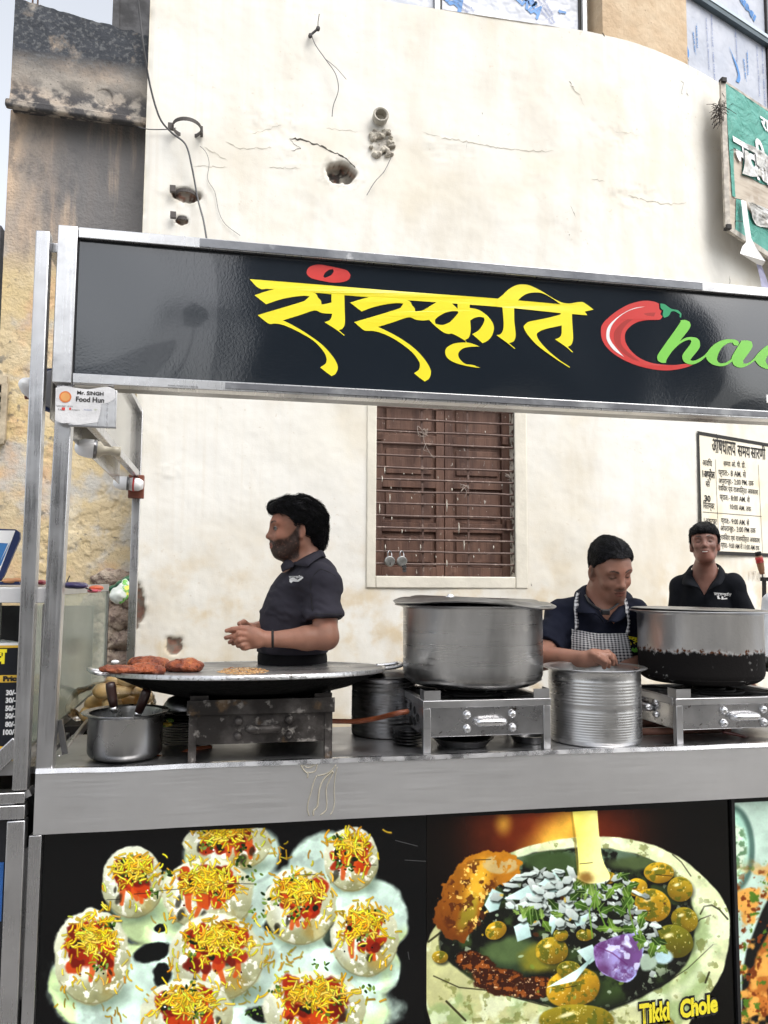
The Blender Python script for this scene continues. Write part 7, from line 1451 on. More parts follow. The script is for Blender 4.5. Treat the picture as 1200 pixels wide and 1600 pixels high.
def face_attrs(H, beard_and_shade=0., stubble=0., closed=.003, mz=.004, mw=.024, crease=.15):
    def lip(V):
        L = H.L(V); r = np.maximum(1-sstep(.72, 1.0, np.sqrt(((L[:, 1])/.0245)**2+((L[:, 2]+.0640)/.0145)**2)), 0)*(L[:, 0] > .083); return r*.9
    def brd(V):
        L = H.L(V); x, y, z = L[:, 0], L[:, 1], L[:, 2]; n = fbm(V*55, 3, 3); r = np.zeros(len(V)); onface = (np.abs(y) < .085) & (z > -.14) & (z < .06) & (x > -.03) & (x < .14)
        if beard_and_shade:
            zb = np.interp(x, [-.02, .0, .02, .045, .07, .085, .10], [.03, .03, -.012, -.036, -.040, -.043, -.043])
            b = sstep(-.012, .010, zb-z+(n-.5)*.010)*(1-sstep(.075, .1, np.abs(y)))
            b *= 1-(1-sstep(.7, 1.05, np.sqrt((y/.026)**2+((z+.064)/.0155)**2)))*(x > .08)
            under = sstep(-.155, -.125, z+(x-.03)*.35); r = b*onface*beard_and_shade*(.75+.5*n)*sstep(-.150, -.118, z+(x-.05)*.3)*sstep(-.012, .006, x)
        if stubble:
            b = (1-sstep(.7, 1.1, np.sqrt((y/.045)**2+((z+.078)/.032)**2)))*(x > .05); r = np.maximum(r, b*stubble*(.4+.8*n)*.6)
            sb = (1-sstep(.6, 1.2, np.sqrt(((x-.004)/.012)**2+((z+.002)/.03)**2)))*(np.abs(y) > .05); r = np.maximum(r, sb*stubble)
        m = (1-sstep(.75, 1.15, np.sqrt((y/.029)**2+((z+.0480)/.0072)**2)))*(x > .08); r = np.maximum(r, m*max(beard_and_shade, stubble)*(1.1) if max(beard_and_shade, stubble) > .5 else 0)
        ay = np.abs(y); t_ = (ay-.012)/.037; zb_ = .0265+.006*np.sin(np.clip(t_, 0, 1)*2.6); th_ = .0052*(1-.55*np.clip(t_, 0, 1))
        br_ = (1-sstep(.6, 1.25, np.abs(z-zb_)/th_))*sstep(-.05, .12, t_)*(1-sstep(.88, 1.12, t_))*(x > .045); r = np.maximum(r, br_*.95)
        el_ = (1-sstep(.5, 1.3, np.abs(z-(closed-.0035*(1-((ay-.031)/.016)**2)))/.0022))*(1-sstep(.8, 1.1, np.abs(ay-.031)/.0155))*(x > .06); r = np.maximum(r, el_*.95)
        so_ = (1-sstep(.3, 1.2, np.sqrt(((ay-.030)/.021)**2+((z-.008)/.014)**2)))*(x > .06); r = np.maximum(r, so_*.38); ml = (1-sstep(.5, 1.3, np.abs(z+.0632-mz*(ay/.024)**2)/.0017))*(1-sstep(.85, 1.1, ay/mw))*(x > .085); r = np.maximum(r, ml*.9); no = (1-sstep(.5, 1.2, np.hypot(ay-.0085, z+.0385)/.0042))*(x > .095); r = np.maximum(r, no*.8); cr = (1-sstep(.4, 1.3, np.abs(ay-(.020+(-z-.036)*.62))/.0022))*(z < -.034)*(z > -.064)*(x > .07); r = np.maximum(r, cr*crease)  # eye-socket, mouth, nostril and crease shade painted into the mask
        return np.clip(r, 0, 1)
    return {'lip': lip, 'beard_and_shade': brd}
def face_parts(H, body, gaze=0., lids=.35, brow_tilt=0., part_names=True):
    T, k = H.T, H.k
    for y in (-1, 1):
        c = T((.0795, .031*y, .004)); d = H.R@np.array([1, .10*y+gaze, -.0]); d = d/np.linalg.norm(d); r = .0132*k
        q = MB().lathe([(r*math.sin(a), r*math.cos(a)) for a in np.linspace(.0, 1.25, 8)], c, d, 18)
        if lids < .9:
            q.v = [tuple(v) for v in q.v]; e = q.build('eyeball', EYEW, body, True); MB().lathe([(.0, r*1.045), (.0035*k, r*1.04), (.0058*k, r*.97)], c, d, 14).build('iris', IRIS, e, True)
        # upper lid and lash line
        if False: lid = [T((.0795+.0150*math.cos(t_)*math.cos(el), .031*y+.0150*math.sin(t_), .004+.0150*math.sin(el)*math.cos(t_)*1.)) for t_ in np.linspace(-.95, .95, 9) for el in (0,)]
        lo = R(24-50*lids); pts = [T((.0790+.0148*math.cos(t_)*math.cos(lo), .031*y+.0152*math.sin(t_), .004+.0148*math.sin(lo)*math.cos(t_))) for t_ in np.linspace(-1.05, 1.05, 11)]
        if lids < .9: MB().tube(pts, [.0006*k]+[.0015*k]*9+[.0006*k], 5).build('eyelashes', BROW, body, True)
        if False: pts = [T((.0935-.0022*abs(t_-.2)*4-.020*max(0, t_-.45), (.012+.036*t_)*y, .0265+.006*math.sin(t_*2.6)+brow_tilt*(t_-.5)*.01)) for t_ in np.linspace(0, 1, 9)]
        if False: MB().tube(pts, [.0016*k, .0034*k, .0042*k, .0044*k, .0042*k, .0038*k, .0030*k, .002*k, .0008*k], 6).build('eyebrow', BROW, body, True)
def hair_sdf(H, cap=(.108, .086, .100), lift=.0, top=(), front=.062, low=-.035, strands=26, amp=.006, sideburn=-.02, nape=-.06, fringe=0.):
    """hair as a thick shell over the skull: face side and below are cut away"""
    T, k = H.T, H.k
    def fn(p):
        L = H.L(p); x, y, z = L[:, 0], L[:, 1], L[:, 2]
        def e(c, r): q = (L-np.array(c))/np.array(r); n = np.linalg.norm(q, axis=1); return n*(n-1)/np.maximum(np.linalg.norm(q/np.array(r), axis=1), 1e-6)
        d = e((-.014, 0, .040+lift), cap)
        for c, r in top: e2 = e(c, r); h = np.maximum(.03-np.abs(d-e2), 0)/.03; d = np.minimum(d, e2)-h*h*.0075
        ang = np.arctan2(z-.02, x*.8+.02); n = fbm(np.stack([y*strands*2.2, ang*2.2, x*4], -1), 3, 5); n2_ = fbm(L*strands, 3, 8)
        comb = fbm(np.stack([y*60, z*60-x*20, x*6], -1), 2, 11); d = d-(n-.5)*amp*2.2-(n2_-.5)*amp*1.8-(comb-.5)*amp*.9
        # hairline: z must lie above a line that drops towards the back
        zl = np.interp(x, [-.12, -.055, -.030, -.012, .006, .022, .045, .070, .12], [nape, nape, -.05, .030, sideburn, .034, .052, front, front+fringe])
        d = np.maximum(d, (zl-z)+(n2_-.5)*.010)
        # hollow under the face plane so that hair does not fill the forehead
        d = np.maximum(d, -(e((.030, 0, -.02), (.078, .072, .078)))) if fringe == 0. else d
        return d*k
    return fn
def polyfit_body(parts): pass
def build_person(label, cname, bodyf, H, skin, lo, hi, h, attrs, hairfn, hair_h=.004):
    root = empty('person', ((lo[0]+hi[0])/2, (lo[1]+hi[1])/2, 0), label, 'person')
    body = sdf_obj('body', bodyf, lo, hi, h, skin, root, attrs)
    hr = sdf_obj('hair', hairfn, H.c-.19, H.c+.19, hair_h, HAIR, root, smooth_it=0)
    return root, body, hr
def curls(H, root, specs, r0=.0016):
    q = MB()
    for pts in specs: q.tube(spline([H.T(p) for p in pts], 5), [r0*(1-.7*i/(len(pts)*5)) for i in range((len(pts)-1)*5+1)], 5)
    return q.build('hair_strand', HAIR, root, True)
def legs(root, hipc, front, sep=.10, zt=.93, spread=.0, rt_=.088, waist=()):
    front = np.array(front)/np.linalg.norm(front); side = np.array([-front[1], front[0], 0]); f_ = SDF(); f_.ell(hipc+np.array([0, 0, -.02]), (.15, .15, .15), None, .05); [f_.ell(c_, r_, None, .05) for c_, r_ in waist]
    for s_ in (-1, 1):
        hp = hipc+side*sep*s_+np.array([0, 0, -.08]); kn = hipc+side*(sep+.01)*s_+front*.02; kn[2] = .48; an = hipc+side*(sep+.015)*s_; an[2] = .07; f_.cap(hp, kn, rt_, .068, .04).cap(kn, an, .068, .055, .03)
    fn = lambda p: np.maximum(f_(p), .045-p[:, 2])+(fbm(p*9, 3, 3)-.5)*.012
    sdf_obj('trousers', fn, hipc-[.3, .3, hipc[2]-.02], hipc+[.3, .3, .2], .011, TROU, root)
    for s_ in (-1, 1):
        a = hipc+side*(sep+.015)*s_; sh = SDF().cap(np.array([a[0], a[1], .045])-front*.03, np.array([a[0], a[1], .032])+front*.13, .042, .034, .02); c = a.copy(); c[2] = .04
        sdf_obj('shoe', lambda p, sh=sh: np.maximum(sh(p), .002-p[:, 2]), c-[.22, .22, .05], c+[.22, .22, .07], .009, SHOE, root)
def bvh_of(o):
    me = o.data; off = wloc(o); return BVHTree.FromPolygons([tuple(v.co+off) for v in me.vertices], [tuple(p.vertices) for p in me.polygons])
def cast(bv, px, py, off=.002):
    """where the line of sight of the photo pixel meets a garment"""
    d = Vector(ray(px, py)).normalized(); hit, n, i, dist = bv.ray_cast(Vector(CAM), d)
    if hit is None: return None
    if n.dot(d) > 0: n = -n
    return np.array(hit+n*off)
def decal(bv, loops, m, name, parent, off=.0022):
    last = [None]
    def f(x, y):
        p = cast(bv, x, y, off)
        if p is None: p = last[0] if last[0] is not None else np.array([0, 0, 0.])
        last[0] = p; return p
    return link(name, fill(loops, f), m, parent)
def shirt_logo(bv, parent, x0, y0, sc, m, ang=0., m2=None, off=.0025):
    """the cart's name in small on the chest; x0,y0 = photo pixel of its left end"""
    ca, sa = math.cos(ang), math.sin(ang)
    tr_ = lambda l: [(x0+((x-390)*ca-(y-437)*sa)*sc, y0+((x-390)*sa+(y-437)*ca)*sc) for x, y in l]
    for k in ('head', 'sa', 'ska', 'ri', 'ti'): decal(bv, [tr_(smooth_loop(l, 1)) for l in LET[k]], m, 'shirt_emblem', parent, off+.0002*len(k))
    return tr_
def collar(root, m, pts_in, pts_out, name='collar', th=.004):
    """ribbon between an inner (neck) line and an outer (shoulder) line, solid"""
    a = spline(pts_in, 5); b = spline(pts_out, 5); n = min(len(a), len(b)); q = MB(); vs = []
    for i in range(n):
        m_ = (a[i]+b[i])/2+Vector((0, 0, .006)); vs += [a[i], m_, b[i]]
    q.add(vs, [(3*i+j, 3*i+j+1, 3*i+4+j, 3*i+3+j) for i in range(n-1) for j in (0, 1)]); o = q.build(name, m, root, True); s_ = o.modifiers.new('s', 'SOLIDIFY'); s_.thickness = th; s_.offset = 0; return o
def collar_ring(root, m, c, fwd, rn, ro, z_in, z_out, gap=.5, tip=.05, back=.0, name='collar', tilt=0., ell=(1, 1)):
    """collar round a neck centre c; fwd = facing angle; opening at the front"""
    ins, outs = [], []
    for t in np.linspace(gap, 2*math.pi-gap, 19):
        a = fwd+t; fr_ = (math.cos(t)+1)/2; e = np.array([math.cos(a), math.sin(a), 0.])
        side_ = max(0, math.cos(t)); ins.append(np.array(c)+e*rn+np.array([0, 0, z_in-side_*.035+.012*(1-fr_)])); outs.append(np.array(c)+e*(ro+tip*.35*side_**3)+np.array([0, 0, z_out-tip*side_**2.0+.012*(1-fr_)]))
    return collar(root, m, ins, outs, name)

def strands(H, root, fn, comb, N, length, seed=1, r=.0010, lift=.004, wave=.0):
    """locks of hair laid over the hair volume, combed along a direction given in head space"""
    g_ = np.random.default_rng(seed); hr = [o for o in root.children if o.name.startswith('hair')][0]; me = hr.data; n = len(me.vertices); V = np.empty(n*3); me.vertices.foreach_get('co', V); V = V.reshape(-1, 3)+np.array(wloc(hr))
    p = V[g_.integers(0, n, N)].copy(); e = 1e-3
    def grad(q): f0_ = fn(q); G = np.stack([fn(q+np.eye(3)[k]*e)-f0_ for k in range(3)], -1)/e; return f0_, G/np.maximum(np.linalg.norm(G, axis=1), 1e-6)[:, None]
    L = g_.uniform(.6, 1.2, N)*length; K = 6; P_ = []; ph = g_.uniform(0, 6.28, N); tip = g_.random(N)
    for k in range(K):
        d0, G = grad(p); p = p-G*d0[:, None]; out = lift*(.25+(k/(K-1))**1.5*tip); P_.append(p+G*out[:, None])
        D = comb(H.L(p)); D = D+.30*np.stack([fbm(H.L(p)*18, 2, 31+i)-.5 for i in range(3)], -1)*2+wave*np.stack([np.zeros(N), np.sin(ph+k*1.3), np.cos(ph+k*1.3)], -1); D = D@H.R.T
        D = D-G*(D*G).sum(1)[:, None]; D /= np.maximum(np.linalg.norm(D, axis=1), 1e-6)[:, None]; p = p+D*(L/(K-1))[:, None]
    P_ = np.stack(P_, 1); T_ = np.gradient(P_, axis=1); T_ /= np.maximum(np.linalg.norm(T_, axis=2), 1e-7)[..., None]; ref = np.array([.3, .5, .8]); A = np.cross(T_, ref); A /= np.maximum(np.linalg.norm(A, axis=2), 1e-6)[..., None]; B = np.cross(T_, A)
    rad = r*np.interp(np.arange(K)/(K-1), [0, .5, 1], [1., .9, .15]); ring = [A*math.cos(t)+B*math.sin(t) for t in (0, 2.094, 4.189)]
    VV = np.stack([P_+q_*rad[None, :, None] for q_ in ring], 2).reshape(-1, 3); i0 = (np.arange(N)*K*3)[:, None, None]+(np.arange(K-1)*3)[None, :, None]; j = np.arange(3)[None, None]; j2 = (j+1) % 3
    F_ = np.stack([i0+j, i0+j2, i0+3+j2, i0+3+j], -1).reshape(-1, 4); o = link('hair_strands', np_mesh('hs', VV, F_), HAIR, root, None, True); o['kind'] = 'stuff'; return o
# ------------------------------------------------------------------ man in profile at the griddle (faces left)
SK1 = skin_mat('skin_man_griddle', (.38, .185, .125)); YM = 3.22
H = Head(P(462, 828, YM), math.pi+.10, .02, 0, 1.0); hd1 = H
f = SDF(); head_sdf(f, H)
J = lambda px, py, Y: P(px, py, Y)
neckb = J(478, 880, YM+.01); f.cap(H.T((-.030, 0, -.050)), neckb, .054, .060, .03); f.cap(H.T((.015, 0, -.085)), J(466, 884, YM), .036, .045, .03)
ft = SDF(); f0 = f; f = ft; f.ell(J(468, 934, YM+.02), (.112, .155, .125), roty(.12), .05); f.ell(J(458, 975, YM+.02), (.128, .155, .14), None, .06); f.ell(J(457, 1008, YM+.02), (.120, .145, .11), None, .06)
f.cap(J(491, 908, YM-.13), J(489, 905, YM+.17), .058, .058, .06); f.cap(neckb, J(490, 900, YM-.08), .045, .05, .05)
ft1 = ft; f = f0; f.ops += ft.ops
sh_, el_, wr_ = J(504, 912, YM-.165), J(510, 996, YM-.215), J(421, 999, YM-.20)
f.cap(sh_, el_, .058, .043, .02); f.cap(el_, el_+(wr_-el_)*.35, .045, .043, .02); f.cap(el_+(wr_-el_)*.35, wr_, .043, .027, .02)
shr, elr, wrr = J(489, 905, YM+.20), J(447, 987, YM+.26), J(402, 983, YM+.02)
f.cap(shr, elr, .058, .046, .03); f.cap(elr, wrr, .044, .027, .02)
# left hand, back towards the street
YH = YM-.205
hp = lambda px, py, dy=0.: P(px, py, YH+dy)
f.chain([wr_, hp(402, 996, .005), hp(391, 994, .01)], [.028, .030, .030], .012); f.cap(hp(401, 990), hp(389, 985, .005), .020, .018, .012); f.cap(hp(402, 1004), hp(391, 1007, .01), .022, .017, .012)
fr = .0088
f.chain([hp(389, 984, .0), hp(376, 981.5, -.012), hp(364, 983, -.010), hp(354, 985.5, -.002)], [.0115, .0100, .0092, .0082], .004)
f.chain([hp(387, 991, -.004), hp(373, 990, -.020), hp(366, 995, -.012), hp(369, 999, .004)], [.0115, .0102, .0094, .0085], .004)
f.chain([hp(387, 998, -.002), hp(374, 999.5, -.018), hp(369, 1002.5, -.008), hp(374, 1005, .004)], [.0110, .0098, .0090, .0082], .004)
f.chain([hp(389, 1006, .0), hp(378, 1008, -.012), hp(372, 1008.5, -.004), hp(377, 1010, .008)], [.0105, .0092, .0085, .0078], .004)
f.chain([hp(393, 1010, .004), hp(384, 1013, -.006), hp(379.5, 1013, .0), hp(383, 1013.5, .008)], [.0095, .0082, .0078, .0072], .004)
f.chain([hp(398, 988, .02), hp(386, 982, .03), hp(377, 980, .03)], [.013, .0115, .0095], .006)
# right hand behind it
f.chain([wrr, P(392, 985, YM-.06), P(380, 988, YM-.11)], [.026, .027, .026], .014)
f.chain([P(388, 978, YM-.10), P(381, 972.5, YM-.13), P(374, 974.5, YM-.16)], [.013, .0115, .0095], .005)
f.chain([P(379, 984, YM-.13), P(366, 985, YM-.16), P(359, 986, YM-.165)], [.0108, .0095, .0082], .004)
f.chain([P(379, 990, YM-.13), P(364, 994, YM-.16), P(353, 996.5, YM-.165)], [.0108, .0095, .0084], .004)
f.chain([P(381, 996, YM-.13), P(367, 1000, YM-.165), P(359, 1003.5, YM-.175)], [.0105, .0092, .0082], .004)
f.chain([P(382, 1000, YM-.13), P(371, 1004, YM-.15), P(364, 1006, YM-.16)], [.0098, .0085, .0075], .004)
hf = hair_sdf(H, (.107, .083, .099), .002, top=(((.050, 0, .096), (.056, .058, .028)), ((-.078, 0, .010), (.048, .060, .085))), front=.064, sideburn=-.012, nape=-.080, strands=24, amp=.011)
m1, b1_, h1_ = build_person('bearded man in a black polo shirt seen in profile, hands together over the griddle', 'person', f, H, SK1, (P(345, 1000, YM)[0]-.02, YM-.34, .86), (.60, YM+.34, 1.80), .0038, face_attrs(H, 1.), hf, .0036)
face_parts(H, m1, lids=.30)
strands(H, m1, hf, lambda l: np.stack([-np.ones(len(l)), l[:, 1]*2, np.clip(-.15-(.05-l[:, 0])*6, -1.1, .6)], -1), 2600, .062, 3, lift=.014, wave=.5)

g = SDF()
g.ell(J(468, 936, YM+.02), (.121, .165, .130), roty(.12), .05); g.ell(J(459, 974, YM+.02), (.134, .168, .13), None, .06); g.ell(J(457, 1012, YM+.02), (.138, .172, .10), None, .06); g.ell(J(457, 1045, YM+.02), (.140, .170, .10), None, .06)
g.cap(J(492, 908, YM-.13), J(490, 905, YM+.17), .068, .068, .07); g.cap(J(482, 893, YM-.03), J(482, 893, YM+.06), .064, .064, .05); g.cap(J(500, 900, YM-.06), J(500, 900, YM+.08), .060, .060, .06)
g.cap(sh_, sh_+(el_-sh_)*.62, .075, .074, .03); g.cap(shr, shr+(elr-shr)*.6, .072, .072, .03)
hemz = P(450, 1019, YM)[2]; sl_n = (el_-sh_)/np.linalg.norm(el_-sh_); sl_e = sh_+(el_-sh_)*.66
def shirt1(p):
    d = g(p); q_ = (p-sl_e)@sl_n; arm = (np.linalg.norm((p-sh_)-((p-sh_)@sl_n)[:, None]*sl_n, axis=1) < .10) & (p[:, 1] < YM-.105)
    d = np.where(arm, np.maximum(d, q_), d); qr = (p-(shr+(elr-shr)*.62))@((elr-shr)/np.linalg.norm(elr-shr)); d = np.where(p[:, 1] > YM+.19, np.maximum(d, qr), d)
    x, z = p[:, 0], p[:, 2]; n = fbm(np.stack([x*7-z*9, p[:, 1]*7, z*16+x*10], -1), 3, 4); low = sstep(1.52, 1.30, z)
    d = d-(n-.5)*.036*low-(n-.5)*.010-(fbm(p*9, 2, 7)-.5)*.010; d = np.minimum(d, ft1(p)-.006); d = np.maximum(d, hemz-z)
    nk = np.linalg.norm((p-neckb)[:, :2]-0, axis=1); cut = neckb[2]-.004+(x-neckb[0])*.42; return np.maximum(d, np.where(np.hypot(x-neckb[0], p[:, 1]-neckb[1]) < .088, z-cut, -1))
POLO1 = cloth_mat('charcoal_polo', (.036, .034, .045)); s1o = sdf_obj('polo_shirt', shirt1, (.02, YM-.34, .95), (.62, YM+.34, 1.62), .005, POLO1, m1)
legs(m1, J(457, 1075, YM+.02), (-1, 0, 0), .085, waist=[(J(457, 1028, YM+.02), (.139, .160, .10))])
c = np.array(neckb)+[.0, 0, .0]
fwd1 = math.pi
bv1 = bvh_of(s1o); bvb1 = bvh_of(b1_)
def on(bv_, px, py, off, fallback):
    p = cast(bv_, px, py, off); return fallback if p is None or abs(p[1]-fallback[1]) > .16 else p
ins, outs = [], []
for (px, py, qx, qy) in ((466, 881, 461, 884), (470, 878.5, 480, 888), (476, 875, 486, 884), (484, 870, 494, 878), (491, 865, 501, 873), (496, 862, 507, 870)):
    ins.append(on(bvb1, px, py, .012, P(px, py, YM-.06))); outs.append(on(bv1, qx, qy, .009, P(qx, qy, YM-.09)))
ins += [P(503, 861, YM), P(500, 862, YM+.06)]; outs += [P(509, 871, YM), P(506, 872, YM+.10)]
collar(m1, POLO1, ins, outs)
ins = [P(452, 872, YM-.035), P(456, 877, YM-.045), P(461, 880, YM-.055), P(466, 881, YM-.062)]; outs = [P(439, 884, YM-.03), P(441, 893, YM-.06), P(447, 890, YM-.085), P(458, 886, YM-.10)]
collar(m1, POLO1, ins, outs)
MB().lathe([(.0315, -.004), (.0345, -.002), (.0345, .003), (.0315, .005)], wr_+(el_-wr_)*.06, (wr_-el_), 24).build('wrist_band', MA['ink'], m1, True)
q = MB()
for ly in (959, 963.5):
    pts = [cast(bv1, x, ly+(x-490)*.03, .0012) for x in np.linspace(492, 534, 12)]; pts = [p for p in pts if p is not None]
    if len(pts) > 2: q.tube(pts, .0011, 4)
for line in ([(500, 889), (492, 897), (486, 908), (486, 930), (489, 955)], [(500, 889), (512, 893), (524, 900)]):
    pts = [cast(bv1, x, y, .0008) for x, y in line]; pts = [p for p in pts if p is not None]; q.tube(spline(pts, 4), .0012, 4)
q.build('sleeve_seam', MA['ink'], m1, True)
shirt_logo(bv1, m1, 452, 901, .040, MA['wht'], -.10, off=.003)
decal(bv1, [smooth_loop([(453, 905), (459, 903), (466, 906), (474, 901), (475, 903), (467, 909), (459, 909), (456, 912), (453, 910)], 2)], MA['wht'], 'shirt_emblem', m1, .003)

# ------------------------------------------------------------------ man in a gingham apron, head bowed
SK2 = skin_mat('skin_man_apron', (.33, .165, .115)); Y2 = 3.0
H = Head(P(953, 890, Y2-.03), -math.pi/2+.02, .40, .10, .98); hd2 = H
f = SDF(); head_sdf(f, H)
nb2 = P(930, 950, Y2+.05); f.cap(H.T((-.035, 0, -.045)), nb2, .054, .062, .03); f.cap(H.T((.0, 0, -.08)), P(945, 958, Y2-.0), .045, .05, .03)
R2 = rotz(-.3); ft = SDF(); f0 = f; f = ft; f.ell(P(925, 1005, Y2+.06), (.175, .115, .145), R2, .05); f.ell(P(925, 1070, Y2+.08), (.165, .12, .17), R2, .06)
s2a, s2b = P(877, 968, Y2+.09), P(985, 965, Y2+.0); f.cap(s2a, s2b, .058, .058, .06); ft2 = ft; f = f0; f.ops += ft.ops
e2, w2 = P(846, 1027, Y2-.03), P(915, 1030, Y2-.20); f.cap(s2a, e2, .056, .048, .03); f.cap(e2, w2, .046, .029, .02)
f.chain([w2, P(929, 1027, Y2-.225), P(936, 1026, Y2-.235)], [.028, .030, .026], .012)
for i, (kx, ky, mx_, my_, tx, ty, dy) in enumerate(((938, 1021, 950, 1019, 962, 1034, -.235), (940, 1024, 952, 1024, 958, 1038, -.25), (938, 1028, 947, 1031, 951, 1041, -.26), (934, 1031, 941, 1036, 944, 1043, -.262))):
    f.chain([P(kx, ky, Y2+dy), P(mx_, my_, Y2+dy-.004), P((mx_+tx)/2+2, (my_+ty)/2-1, Y2+dy-.006), P(tx, ty, Y2+dy)], [.0115, .0105, .0096, .0084], .004)
f.chain([P(926, 1022, Y2-.24), P(936, 1027, Y2-.275), P(946, 1034, Y2-.28)], [.014, .0115, .009], .006)
e2b, w2b = P(1008, 1030, Y2+.03), P(968, 1050, Y2-.14); f.cap(s2b, e2b, .054, .046, .03); f.cap(e2b, w2b, .044, .028, .02); f.chain([w2b, P(960, 1052, Y2-.17)], [.028, .028], .01)
for dx in (-.02, -.007, .006, .019): c0 = P(958, 1053, Y2-.18)+[dx, 0, .0]; f.chain([c0, c0+[-.006, -.035, -.008], c0+[-.008, -.045, -.032]], [.011, .0098, .0085], .004)
hf = hair_sdf(H, (.1045, .0815, .0965), .001, top=(((.020, 0, .075), (.070, .066, .045)),), front=.082, sideburn=.012, nape=-.05, strands=34, amp=.003)
m2, b2_, h2_ = build_person('man with bowed head in navy polo shirt and gingham apron, hand over the ribbed container', 'person', f, H, SK2, (P(835, 1000, Y2)[0]-.05, Y2-.33, .80), (1.84, Y2+.26, 1.64), .0038, face_attrs(H, 0, .62), hf, .0036)
face_parts(H, m2, lids=.95)
strands(H, m2, hf, lambda l: np.stack([-np.ones(len(l))*.8, l[:, 1]*9, -.5-(.0-l[:, 0])*3], -1), 2200, .045, 5, lift=.003, wave=.1)
g = SDF(); g.ell(P(925, 1005, Y2+.06), (.188, .128, .155), R2, .05); g.ell(P(925, 1070, Y2+.08), (.176, .133, .17), R2, .06); g.cap(s2a, s2b, .068, .068, .06); g.cap(P(905, 958, Y2+.05), P(958, 958, Y2+.05), .060, .060, .05)
g.cap(s2a, s2a+(e2-s2a)*.78, .070, .071, .03); g.cap(s2b, s2b+(e2b-s2b)*.6, .070, .070, .03)
n_a = (e2-s2a)/np.linalg.norm(e2-s2a); e_a = s2a+(e2-s2a)*.80; xc = nb2[0]
def shirt2(p):
    d = g(p); arm = p[:, 0] < xc-.175+.0*p[:, 2]; d = np.where(arm, np.maximum(d, (p-e_a)@n_a), d)
    x, z = p[:, 0], p[:, 2]; n = fbm(np.stack([x*12+z*6, p[:, 1]*6, z*10-x*8], -1), 3, 4); d = d-(n-.5)*.034-(fbm(p*8, 2, 7)-.5)*.010; d = np.minimum(d, ft2(p)-.006)
    # open neck
    vx = np.abs(x-(P(948, 950, Y2)[0])); vz = P(948, 975, Y2)[2]; d = np.where((p[:, 1] < Y2+.02), np.maximum(d, np.minimum(.2, (z-vz)*.5-vx)), d); return d
POLO2 = cloth_mat('navy_polo', (.009, .011, .022)); s2o = sdf_obj('polo_shirt', shirt2, (P(835, 1000, Y2)[0]-.06, Y2-.2, .86), (1.86, Y2+.28, 1.50), .005, POLO2, m2)
legs(m2, P(925, 1130, Y2+.10), (0, -1, 0), .09)
ins, outs = [], []
for (px, py, dy, qx, qy, qdy) in ((944, 974, -.10, 930, 958, -.135), (934, 955, -.085, 915, 958, -.115), (923, 940, -.05, 901, 955, -.07), (915, 925, .0, 897, 940, .0), (920, 914, .06, 903, 922, .09), (940, 910, .10, 940, 918, .14), (962, 915, .08, 980, 925, .11), (972, 930, .03, 990, 942, .05), (968, 946, -.03, 982, 958, -.04), (956, 960, -.075, 972, 968, -.10), (948, 974, -.10, 962, 972, -.13)):
    ins.append(P(px, py, Y2+dy)); k2 = (px-945)*.0007; ins[-1] = P(px, py, Y2+dy-k2); outs.append(P(qx, qy, Y2+qdy-(qx-945)*.0007))
collar(m2, POLO2, ins[:6], outs[:6]); collar(m2, POLO2, ins[5:], outs[5:])
nbm = MA['blackgloss']; t = MB().tube(spline([P(915, 930, Y2+.0), P(922, 942, Y2-.055), P(936, 951, Y2-.085), P(945, 955, Y2-.095), P(957, 950, Y2-.09), P(968, 940, Y2-.05), P(970, 930, Y2+.0)], 6), .0042, 8).build('neck_cord', nbm, m2, True)
c = P(945, 956, Y2-.10); MB().box(c[0]-.017, c[0]+.017, c[1]-.012, c[1]+.006, c[2]-.012, c[2]+.010).build('neck_device', nbm, m2, bevel=.004)
# apron
gg = bpy.data.materials.new('gingham_cloth'); gg.use_nodes = True; n_ = gg.node_tree.nodes; l_ = gg.node_tree.links; bb = n_['Principled BSDF']; bb.inputs['Roughness'].default_value = .85; uvn = n_.new('ShaderNodeUVMap'); sp_ = n_.new('ShaderNodeSeparateXYZ'); l_.new(uvn.outputs[0], sp_.inputs[0])
def _m(op, a, b=None):
    m = n_.new('ShaderNodeMath'); m.operation = op
    for i, v in enumerate((a, b)):
        if v is None: continue
        if isinstance(v, (int, float)): m.inputs[i].default_value = v
        else: l_.new(v, m.inputs[i])
    return m.outputs[0]
sx_ = _m('GREATER_THAN', _m('FRACT', sp_.outputs[0]), .5); sy_ = _m('GREATER_THAN', _m('FRACT', sp_.outputs[1]), .5); s_ = _m('MULTIPLY', _m('ADD', sx_, sy_), .5)
mp_ = n_.new('ShaderNodeMix'); mp_.data_type = 'RGBA'; mp_.inputs[6].default_value = (.72, .72, .73, 1); mp_.inputs[7].default_value = (.035, .035, .05, 1); l_.new(s_, mp_.inputs[0]); l_.new(mp_.outputs[2], bb.inputs['Base Color'])
bv2 = bvh_of(s2o)
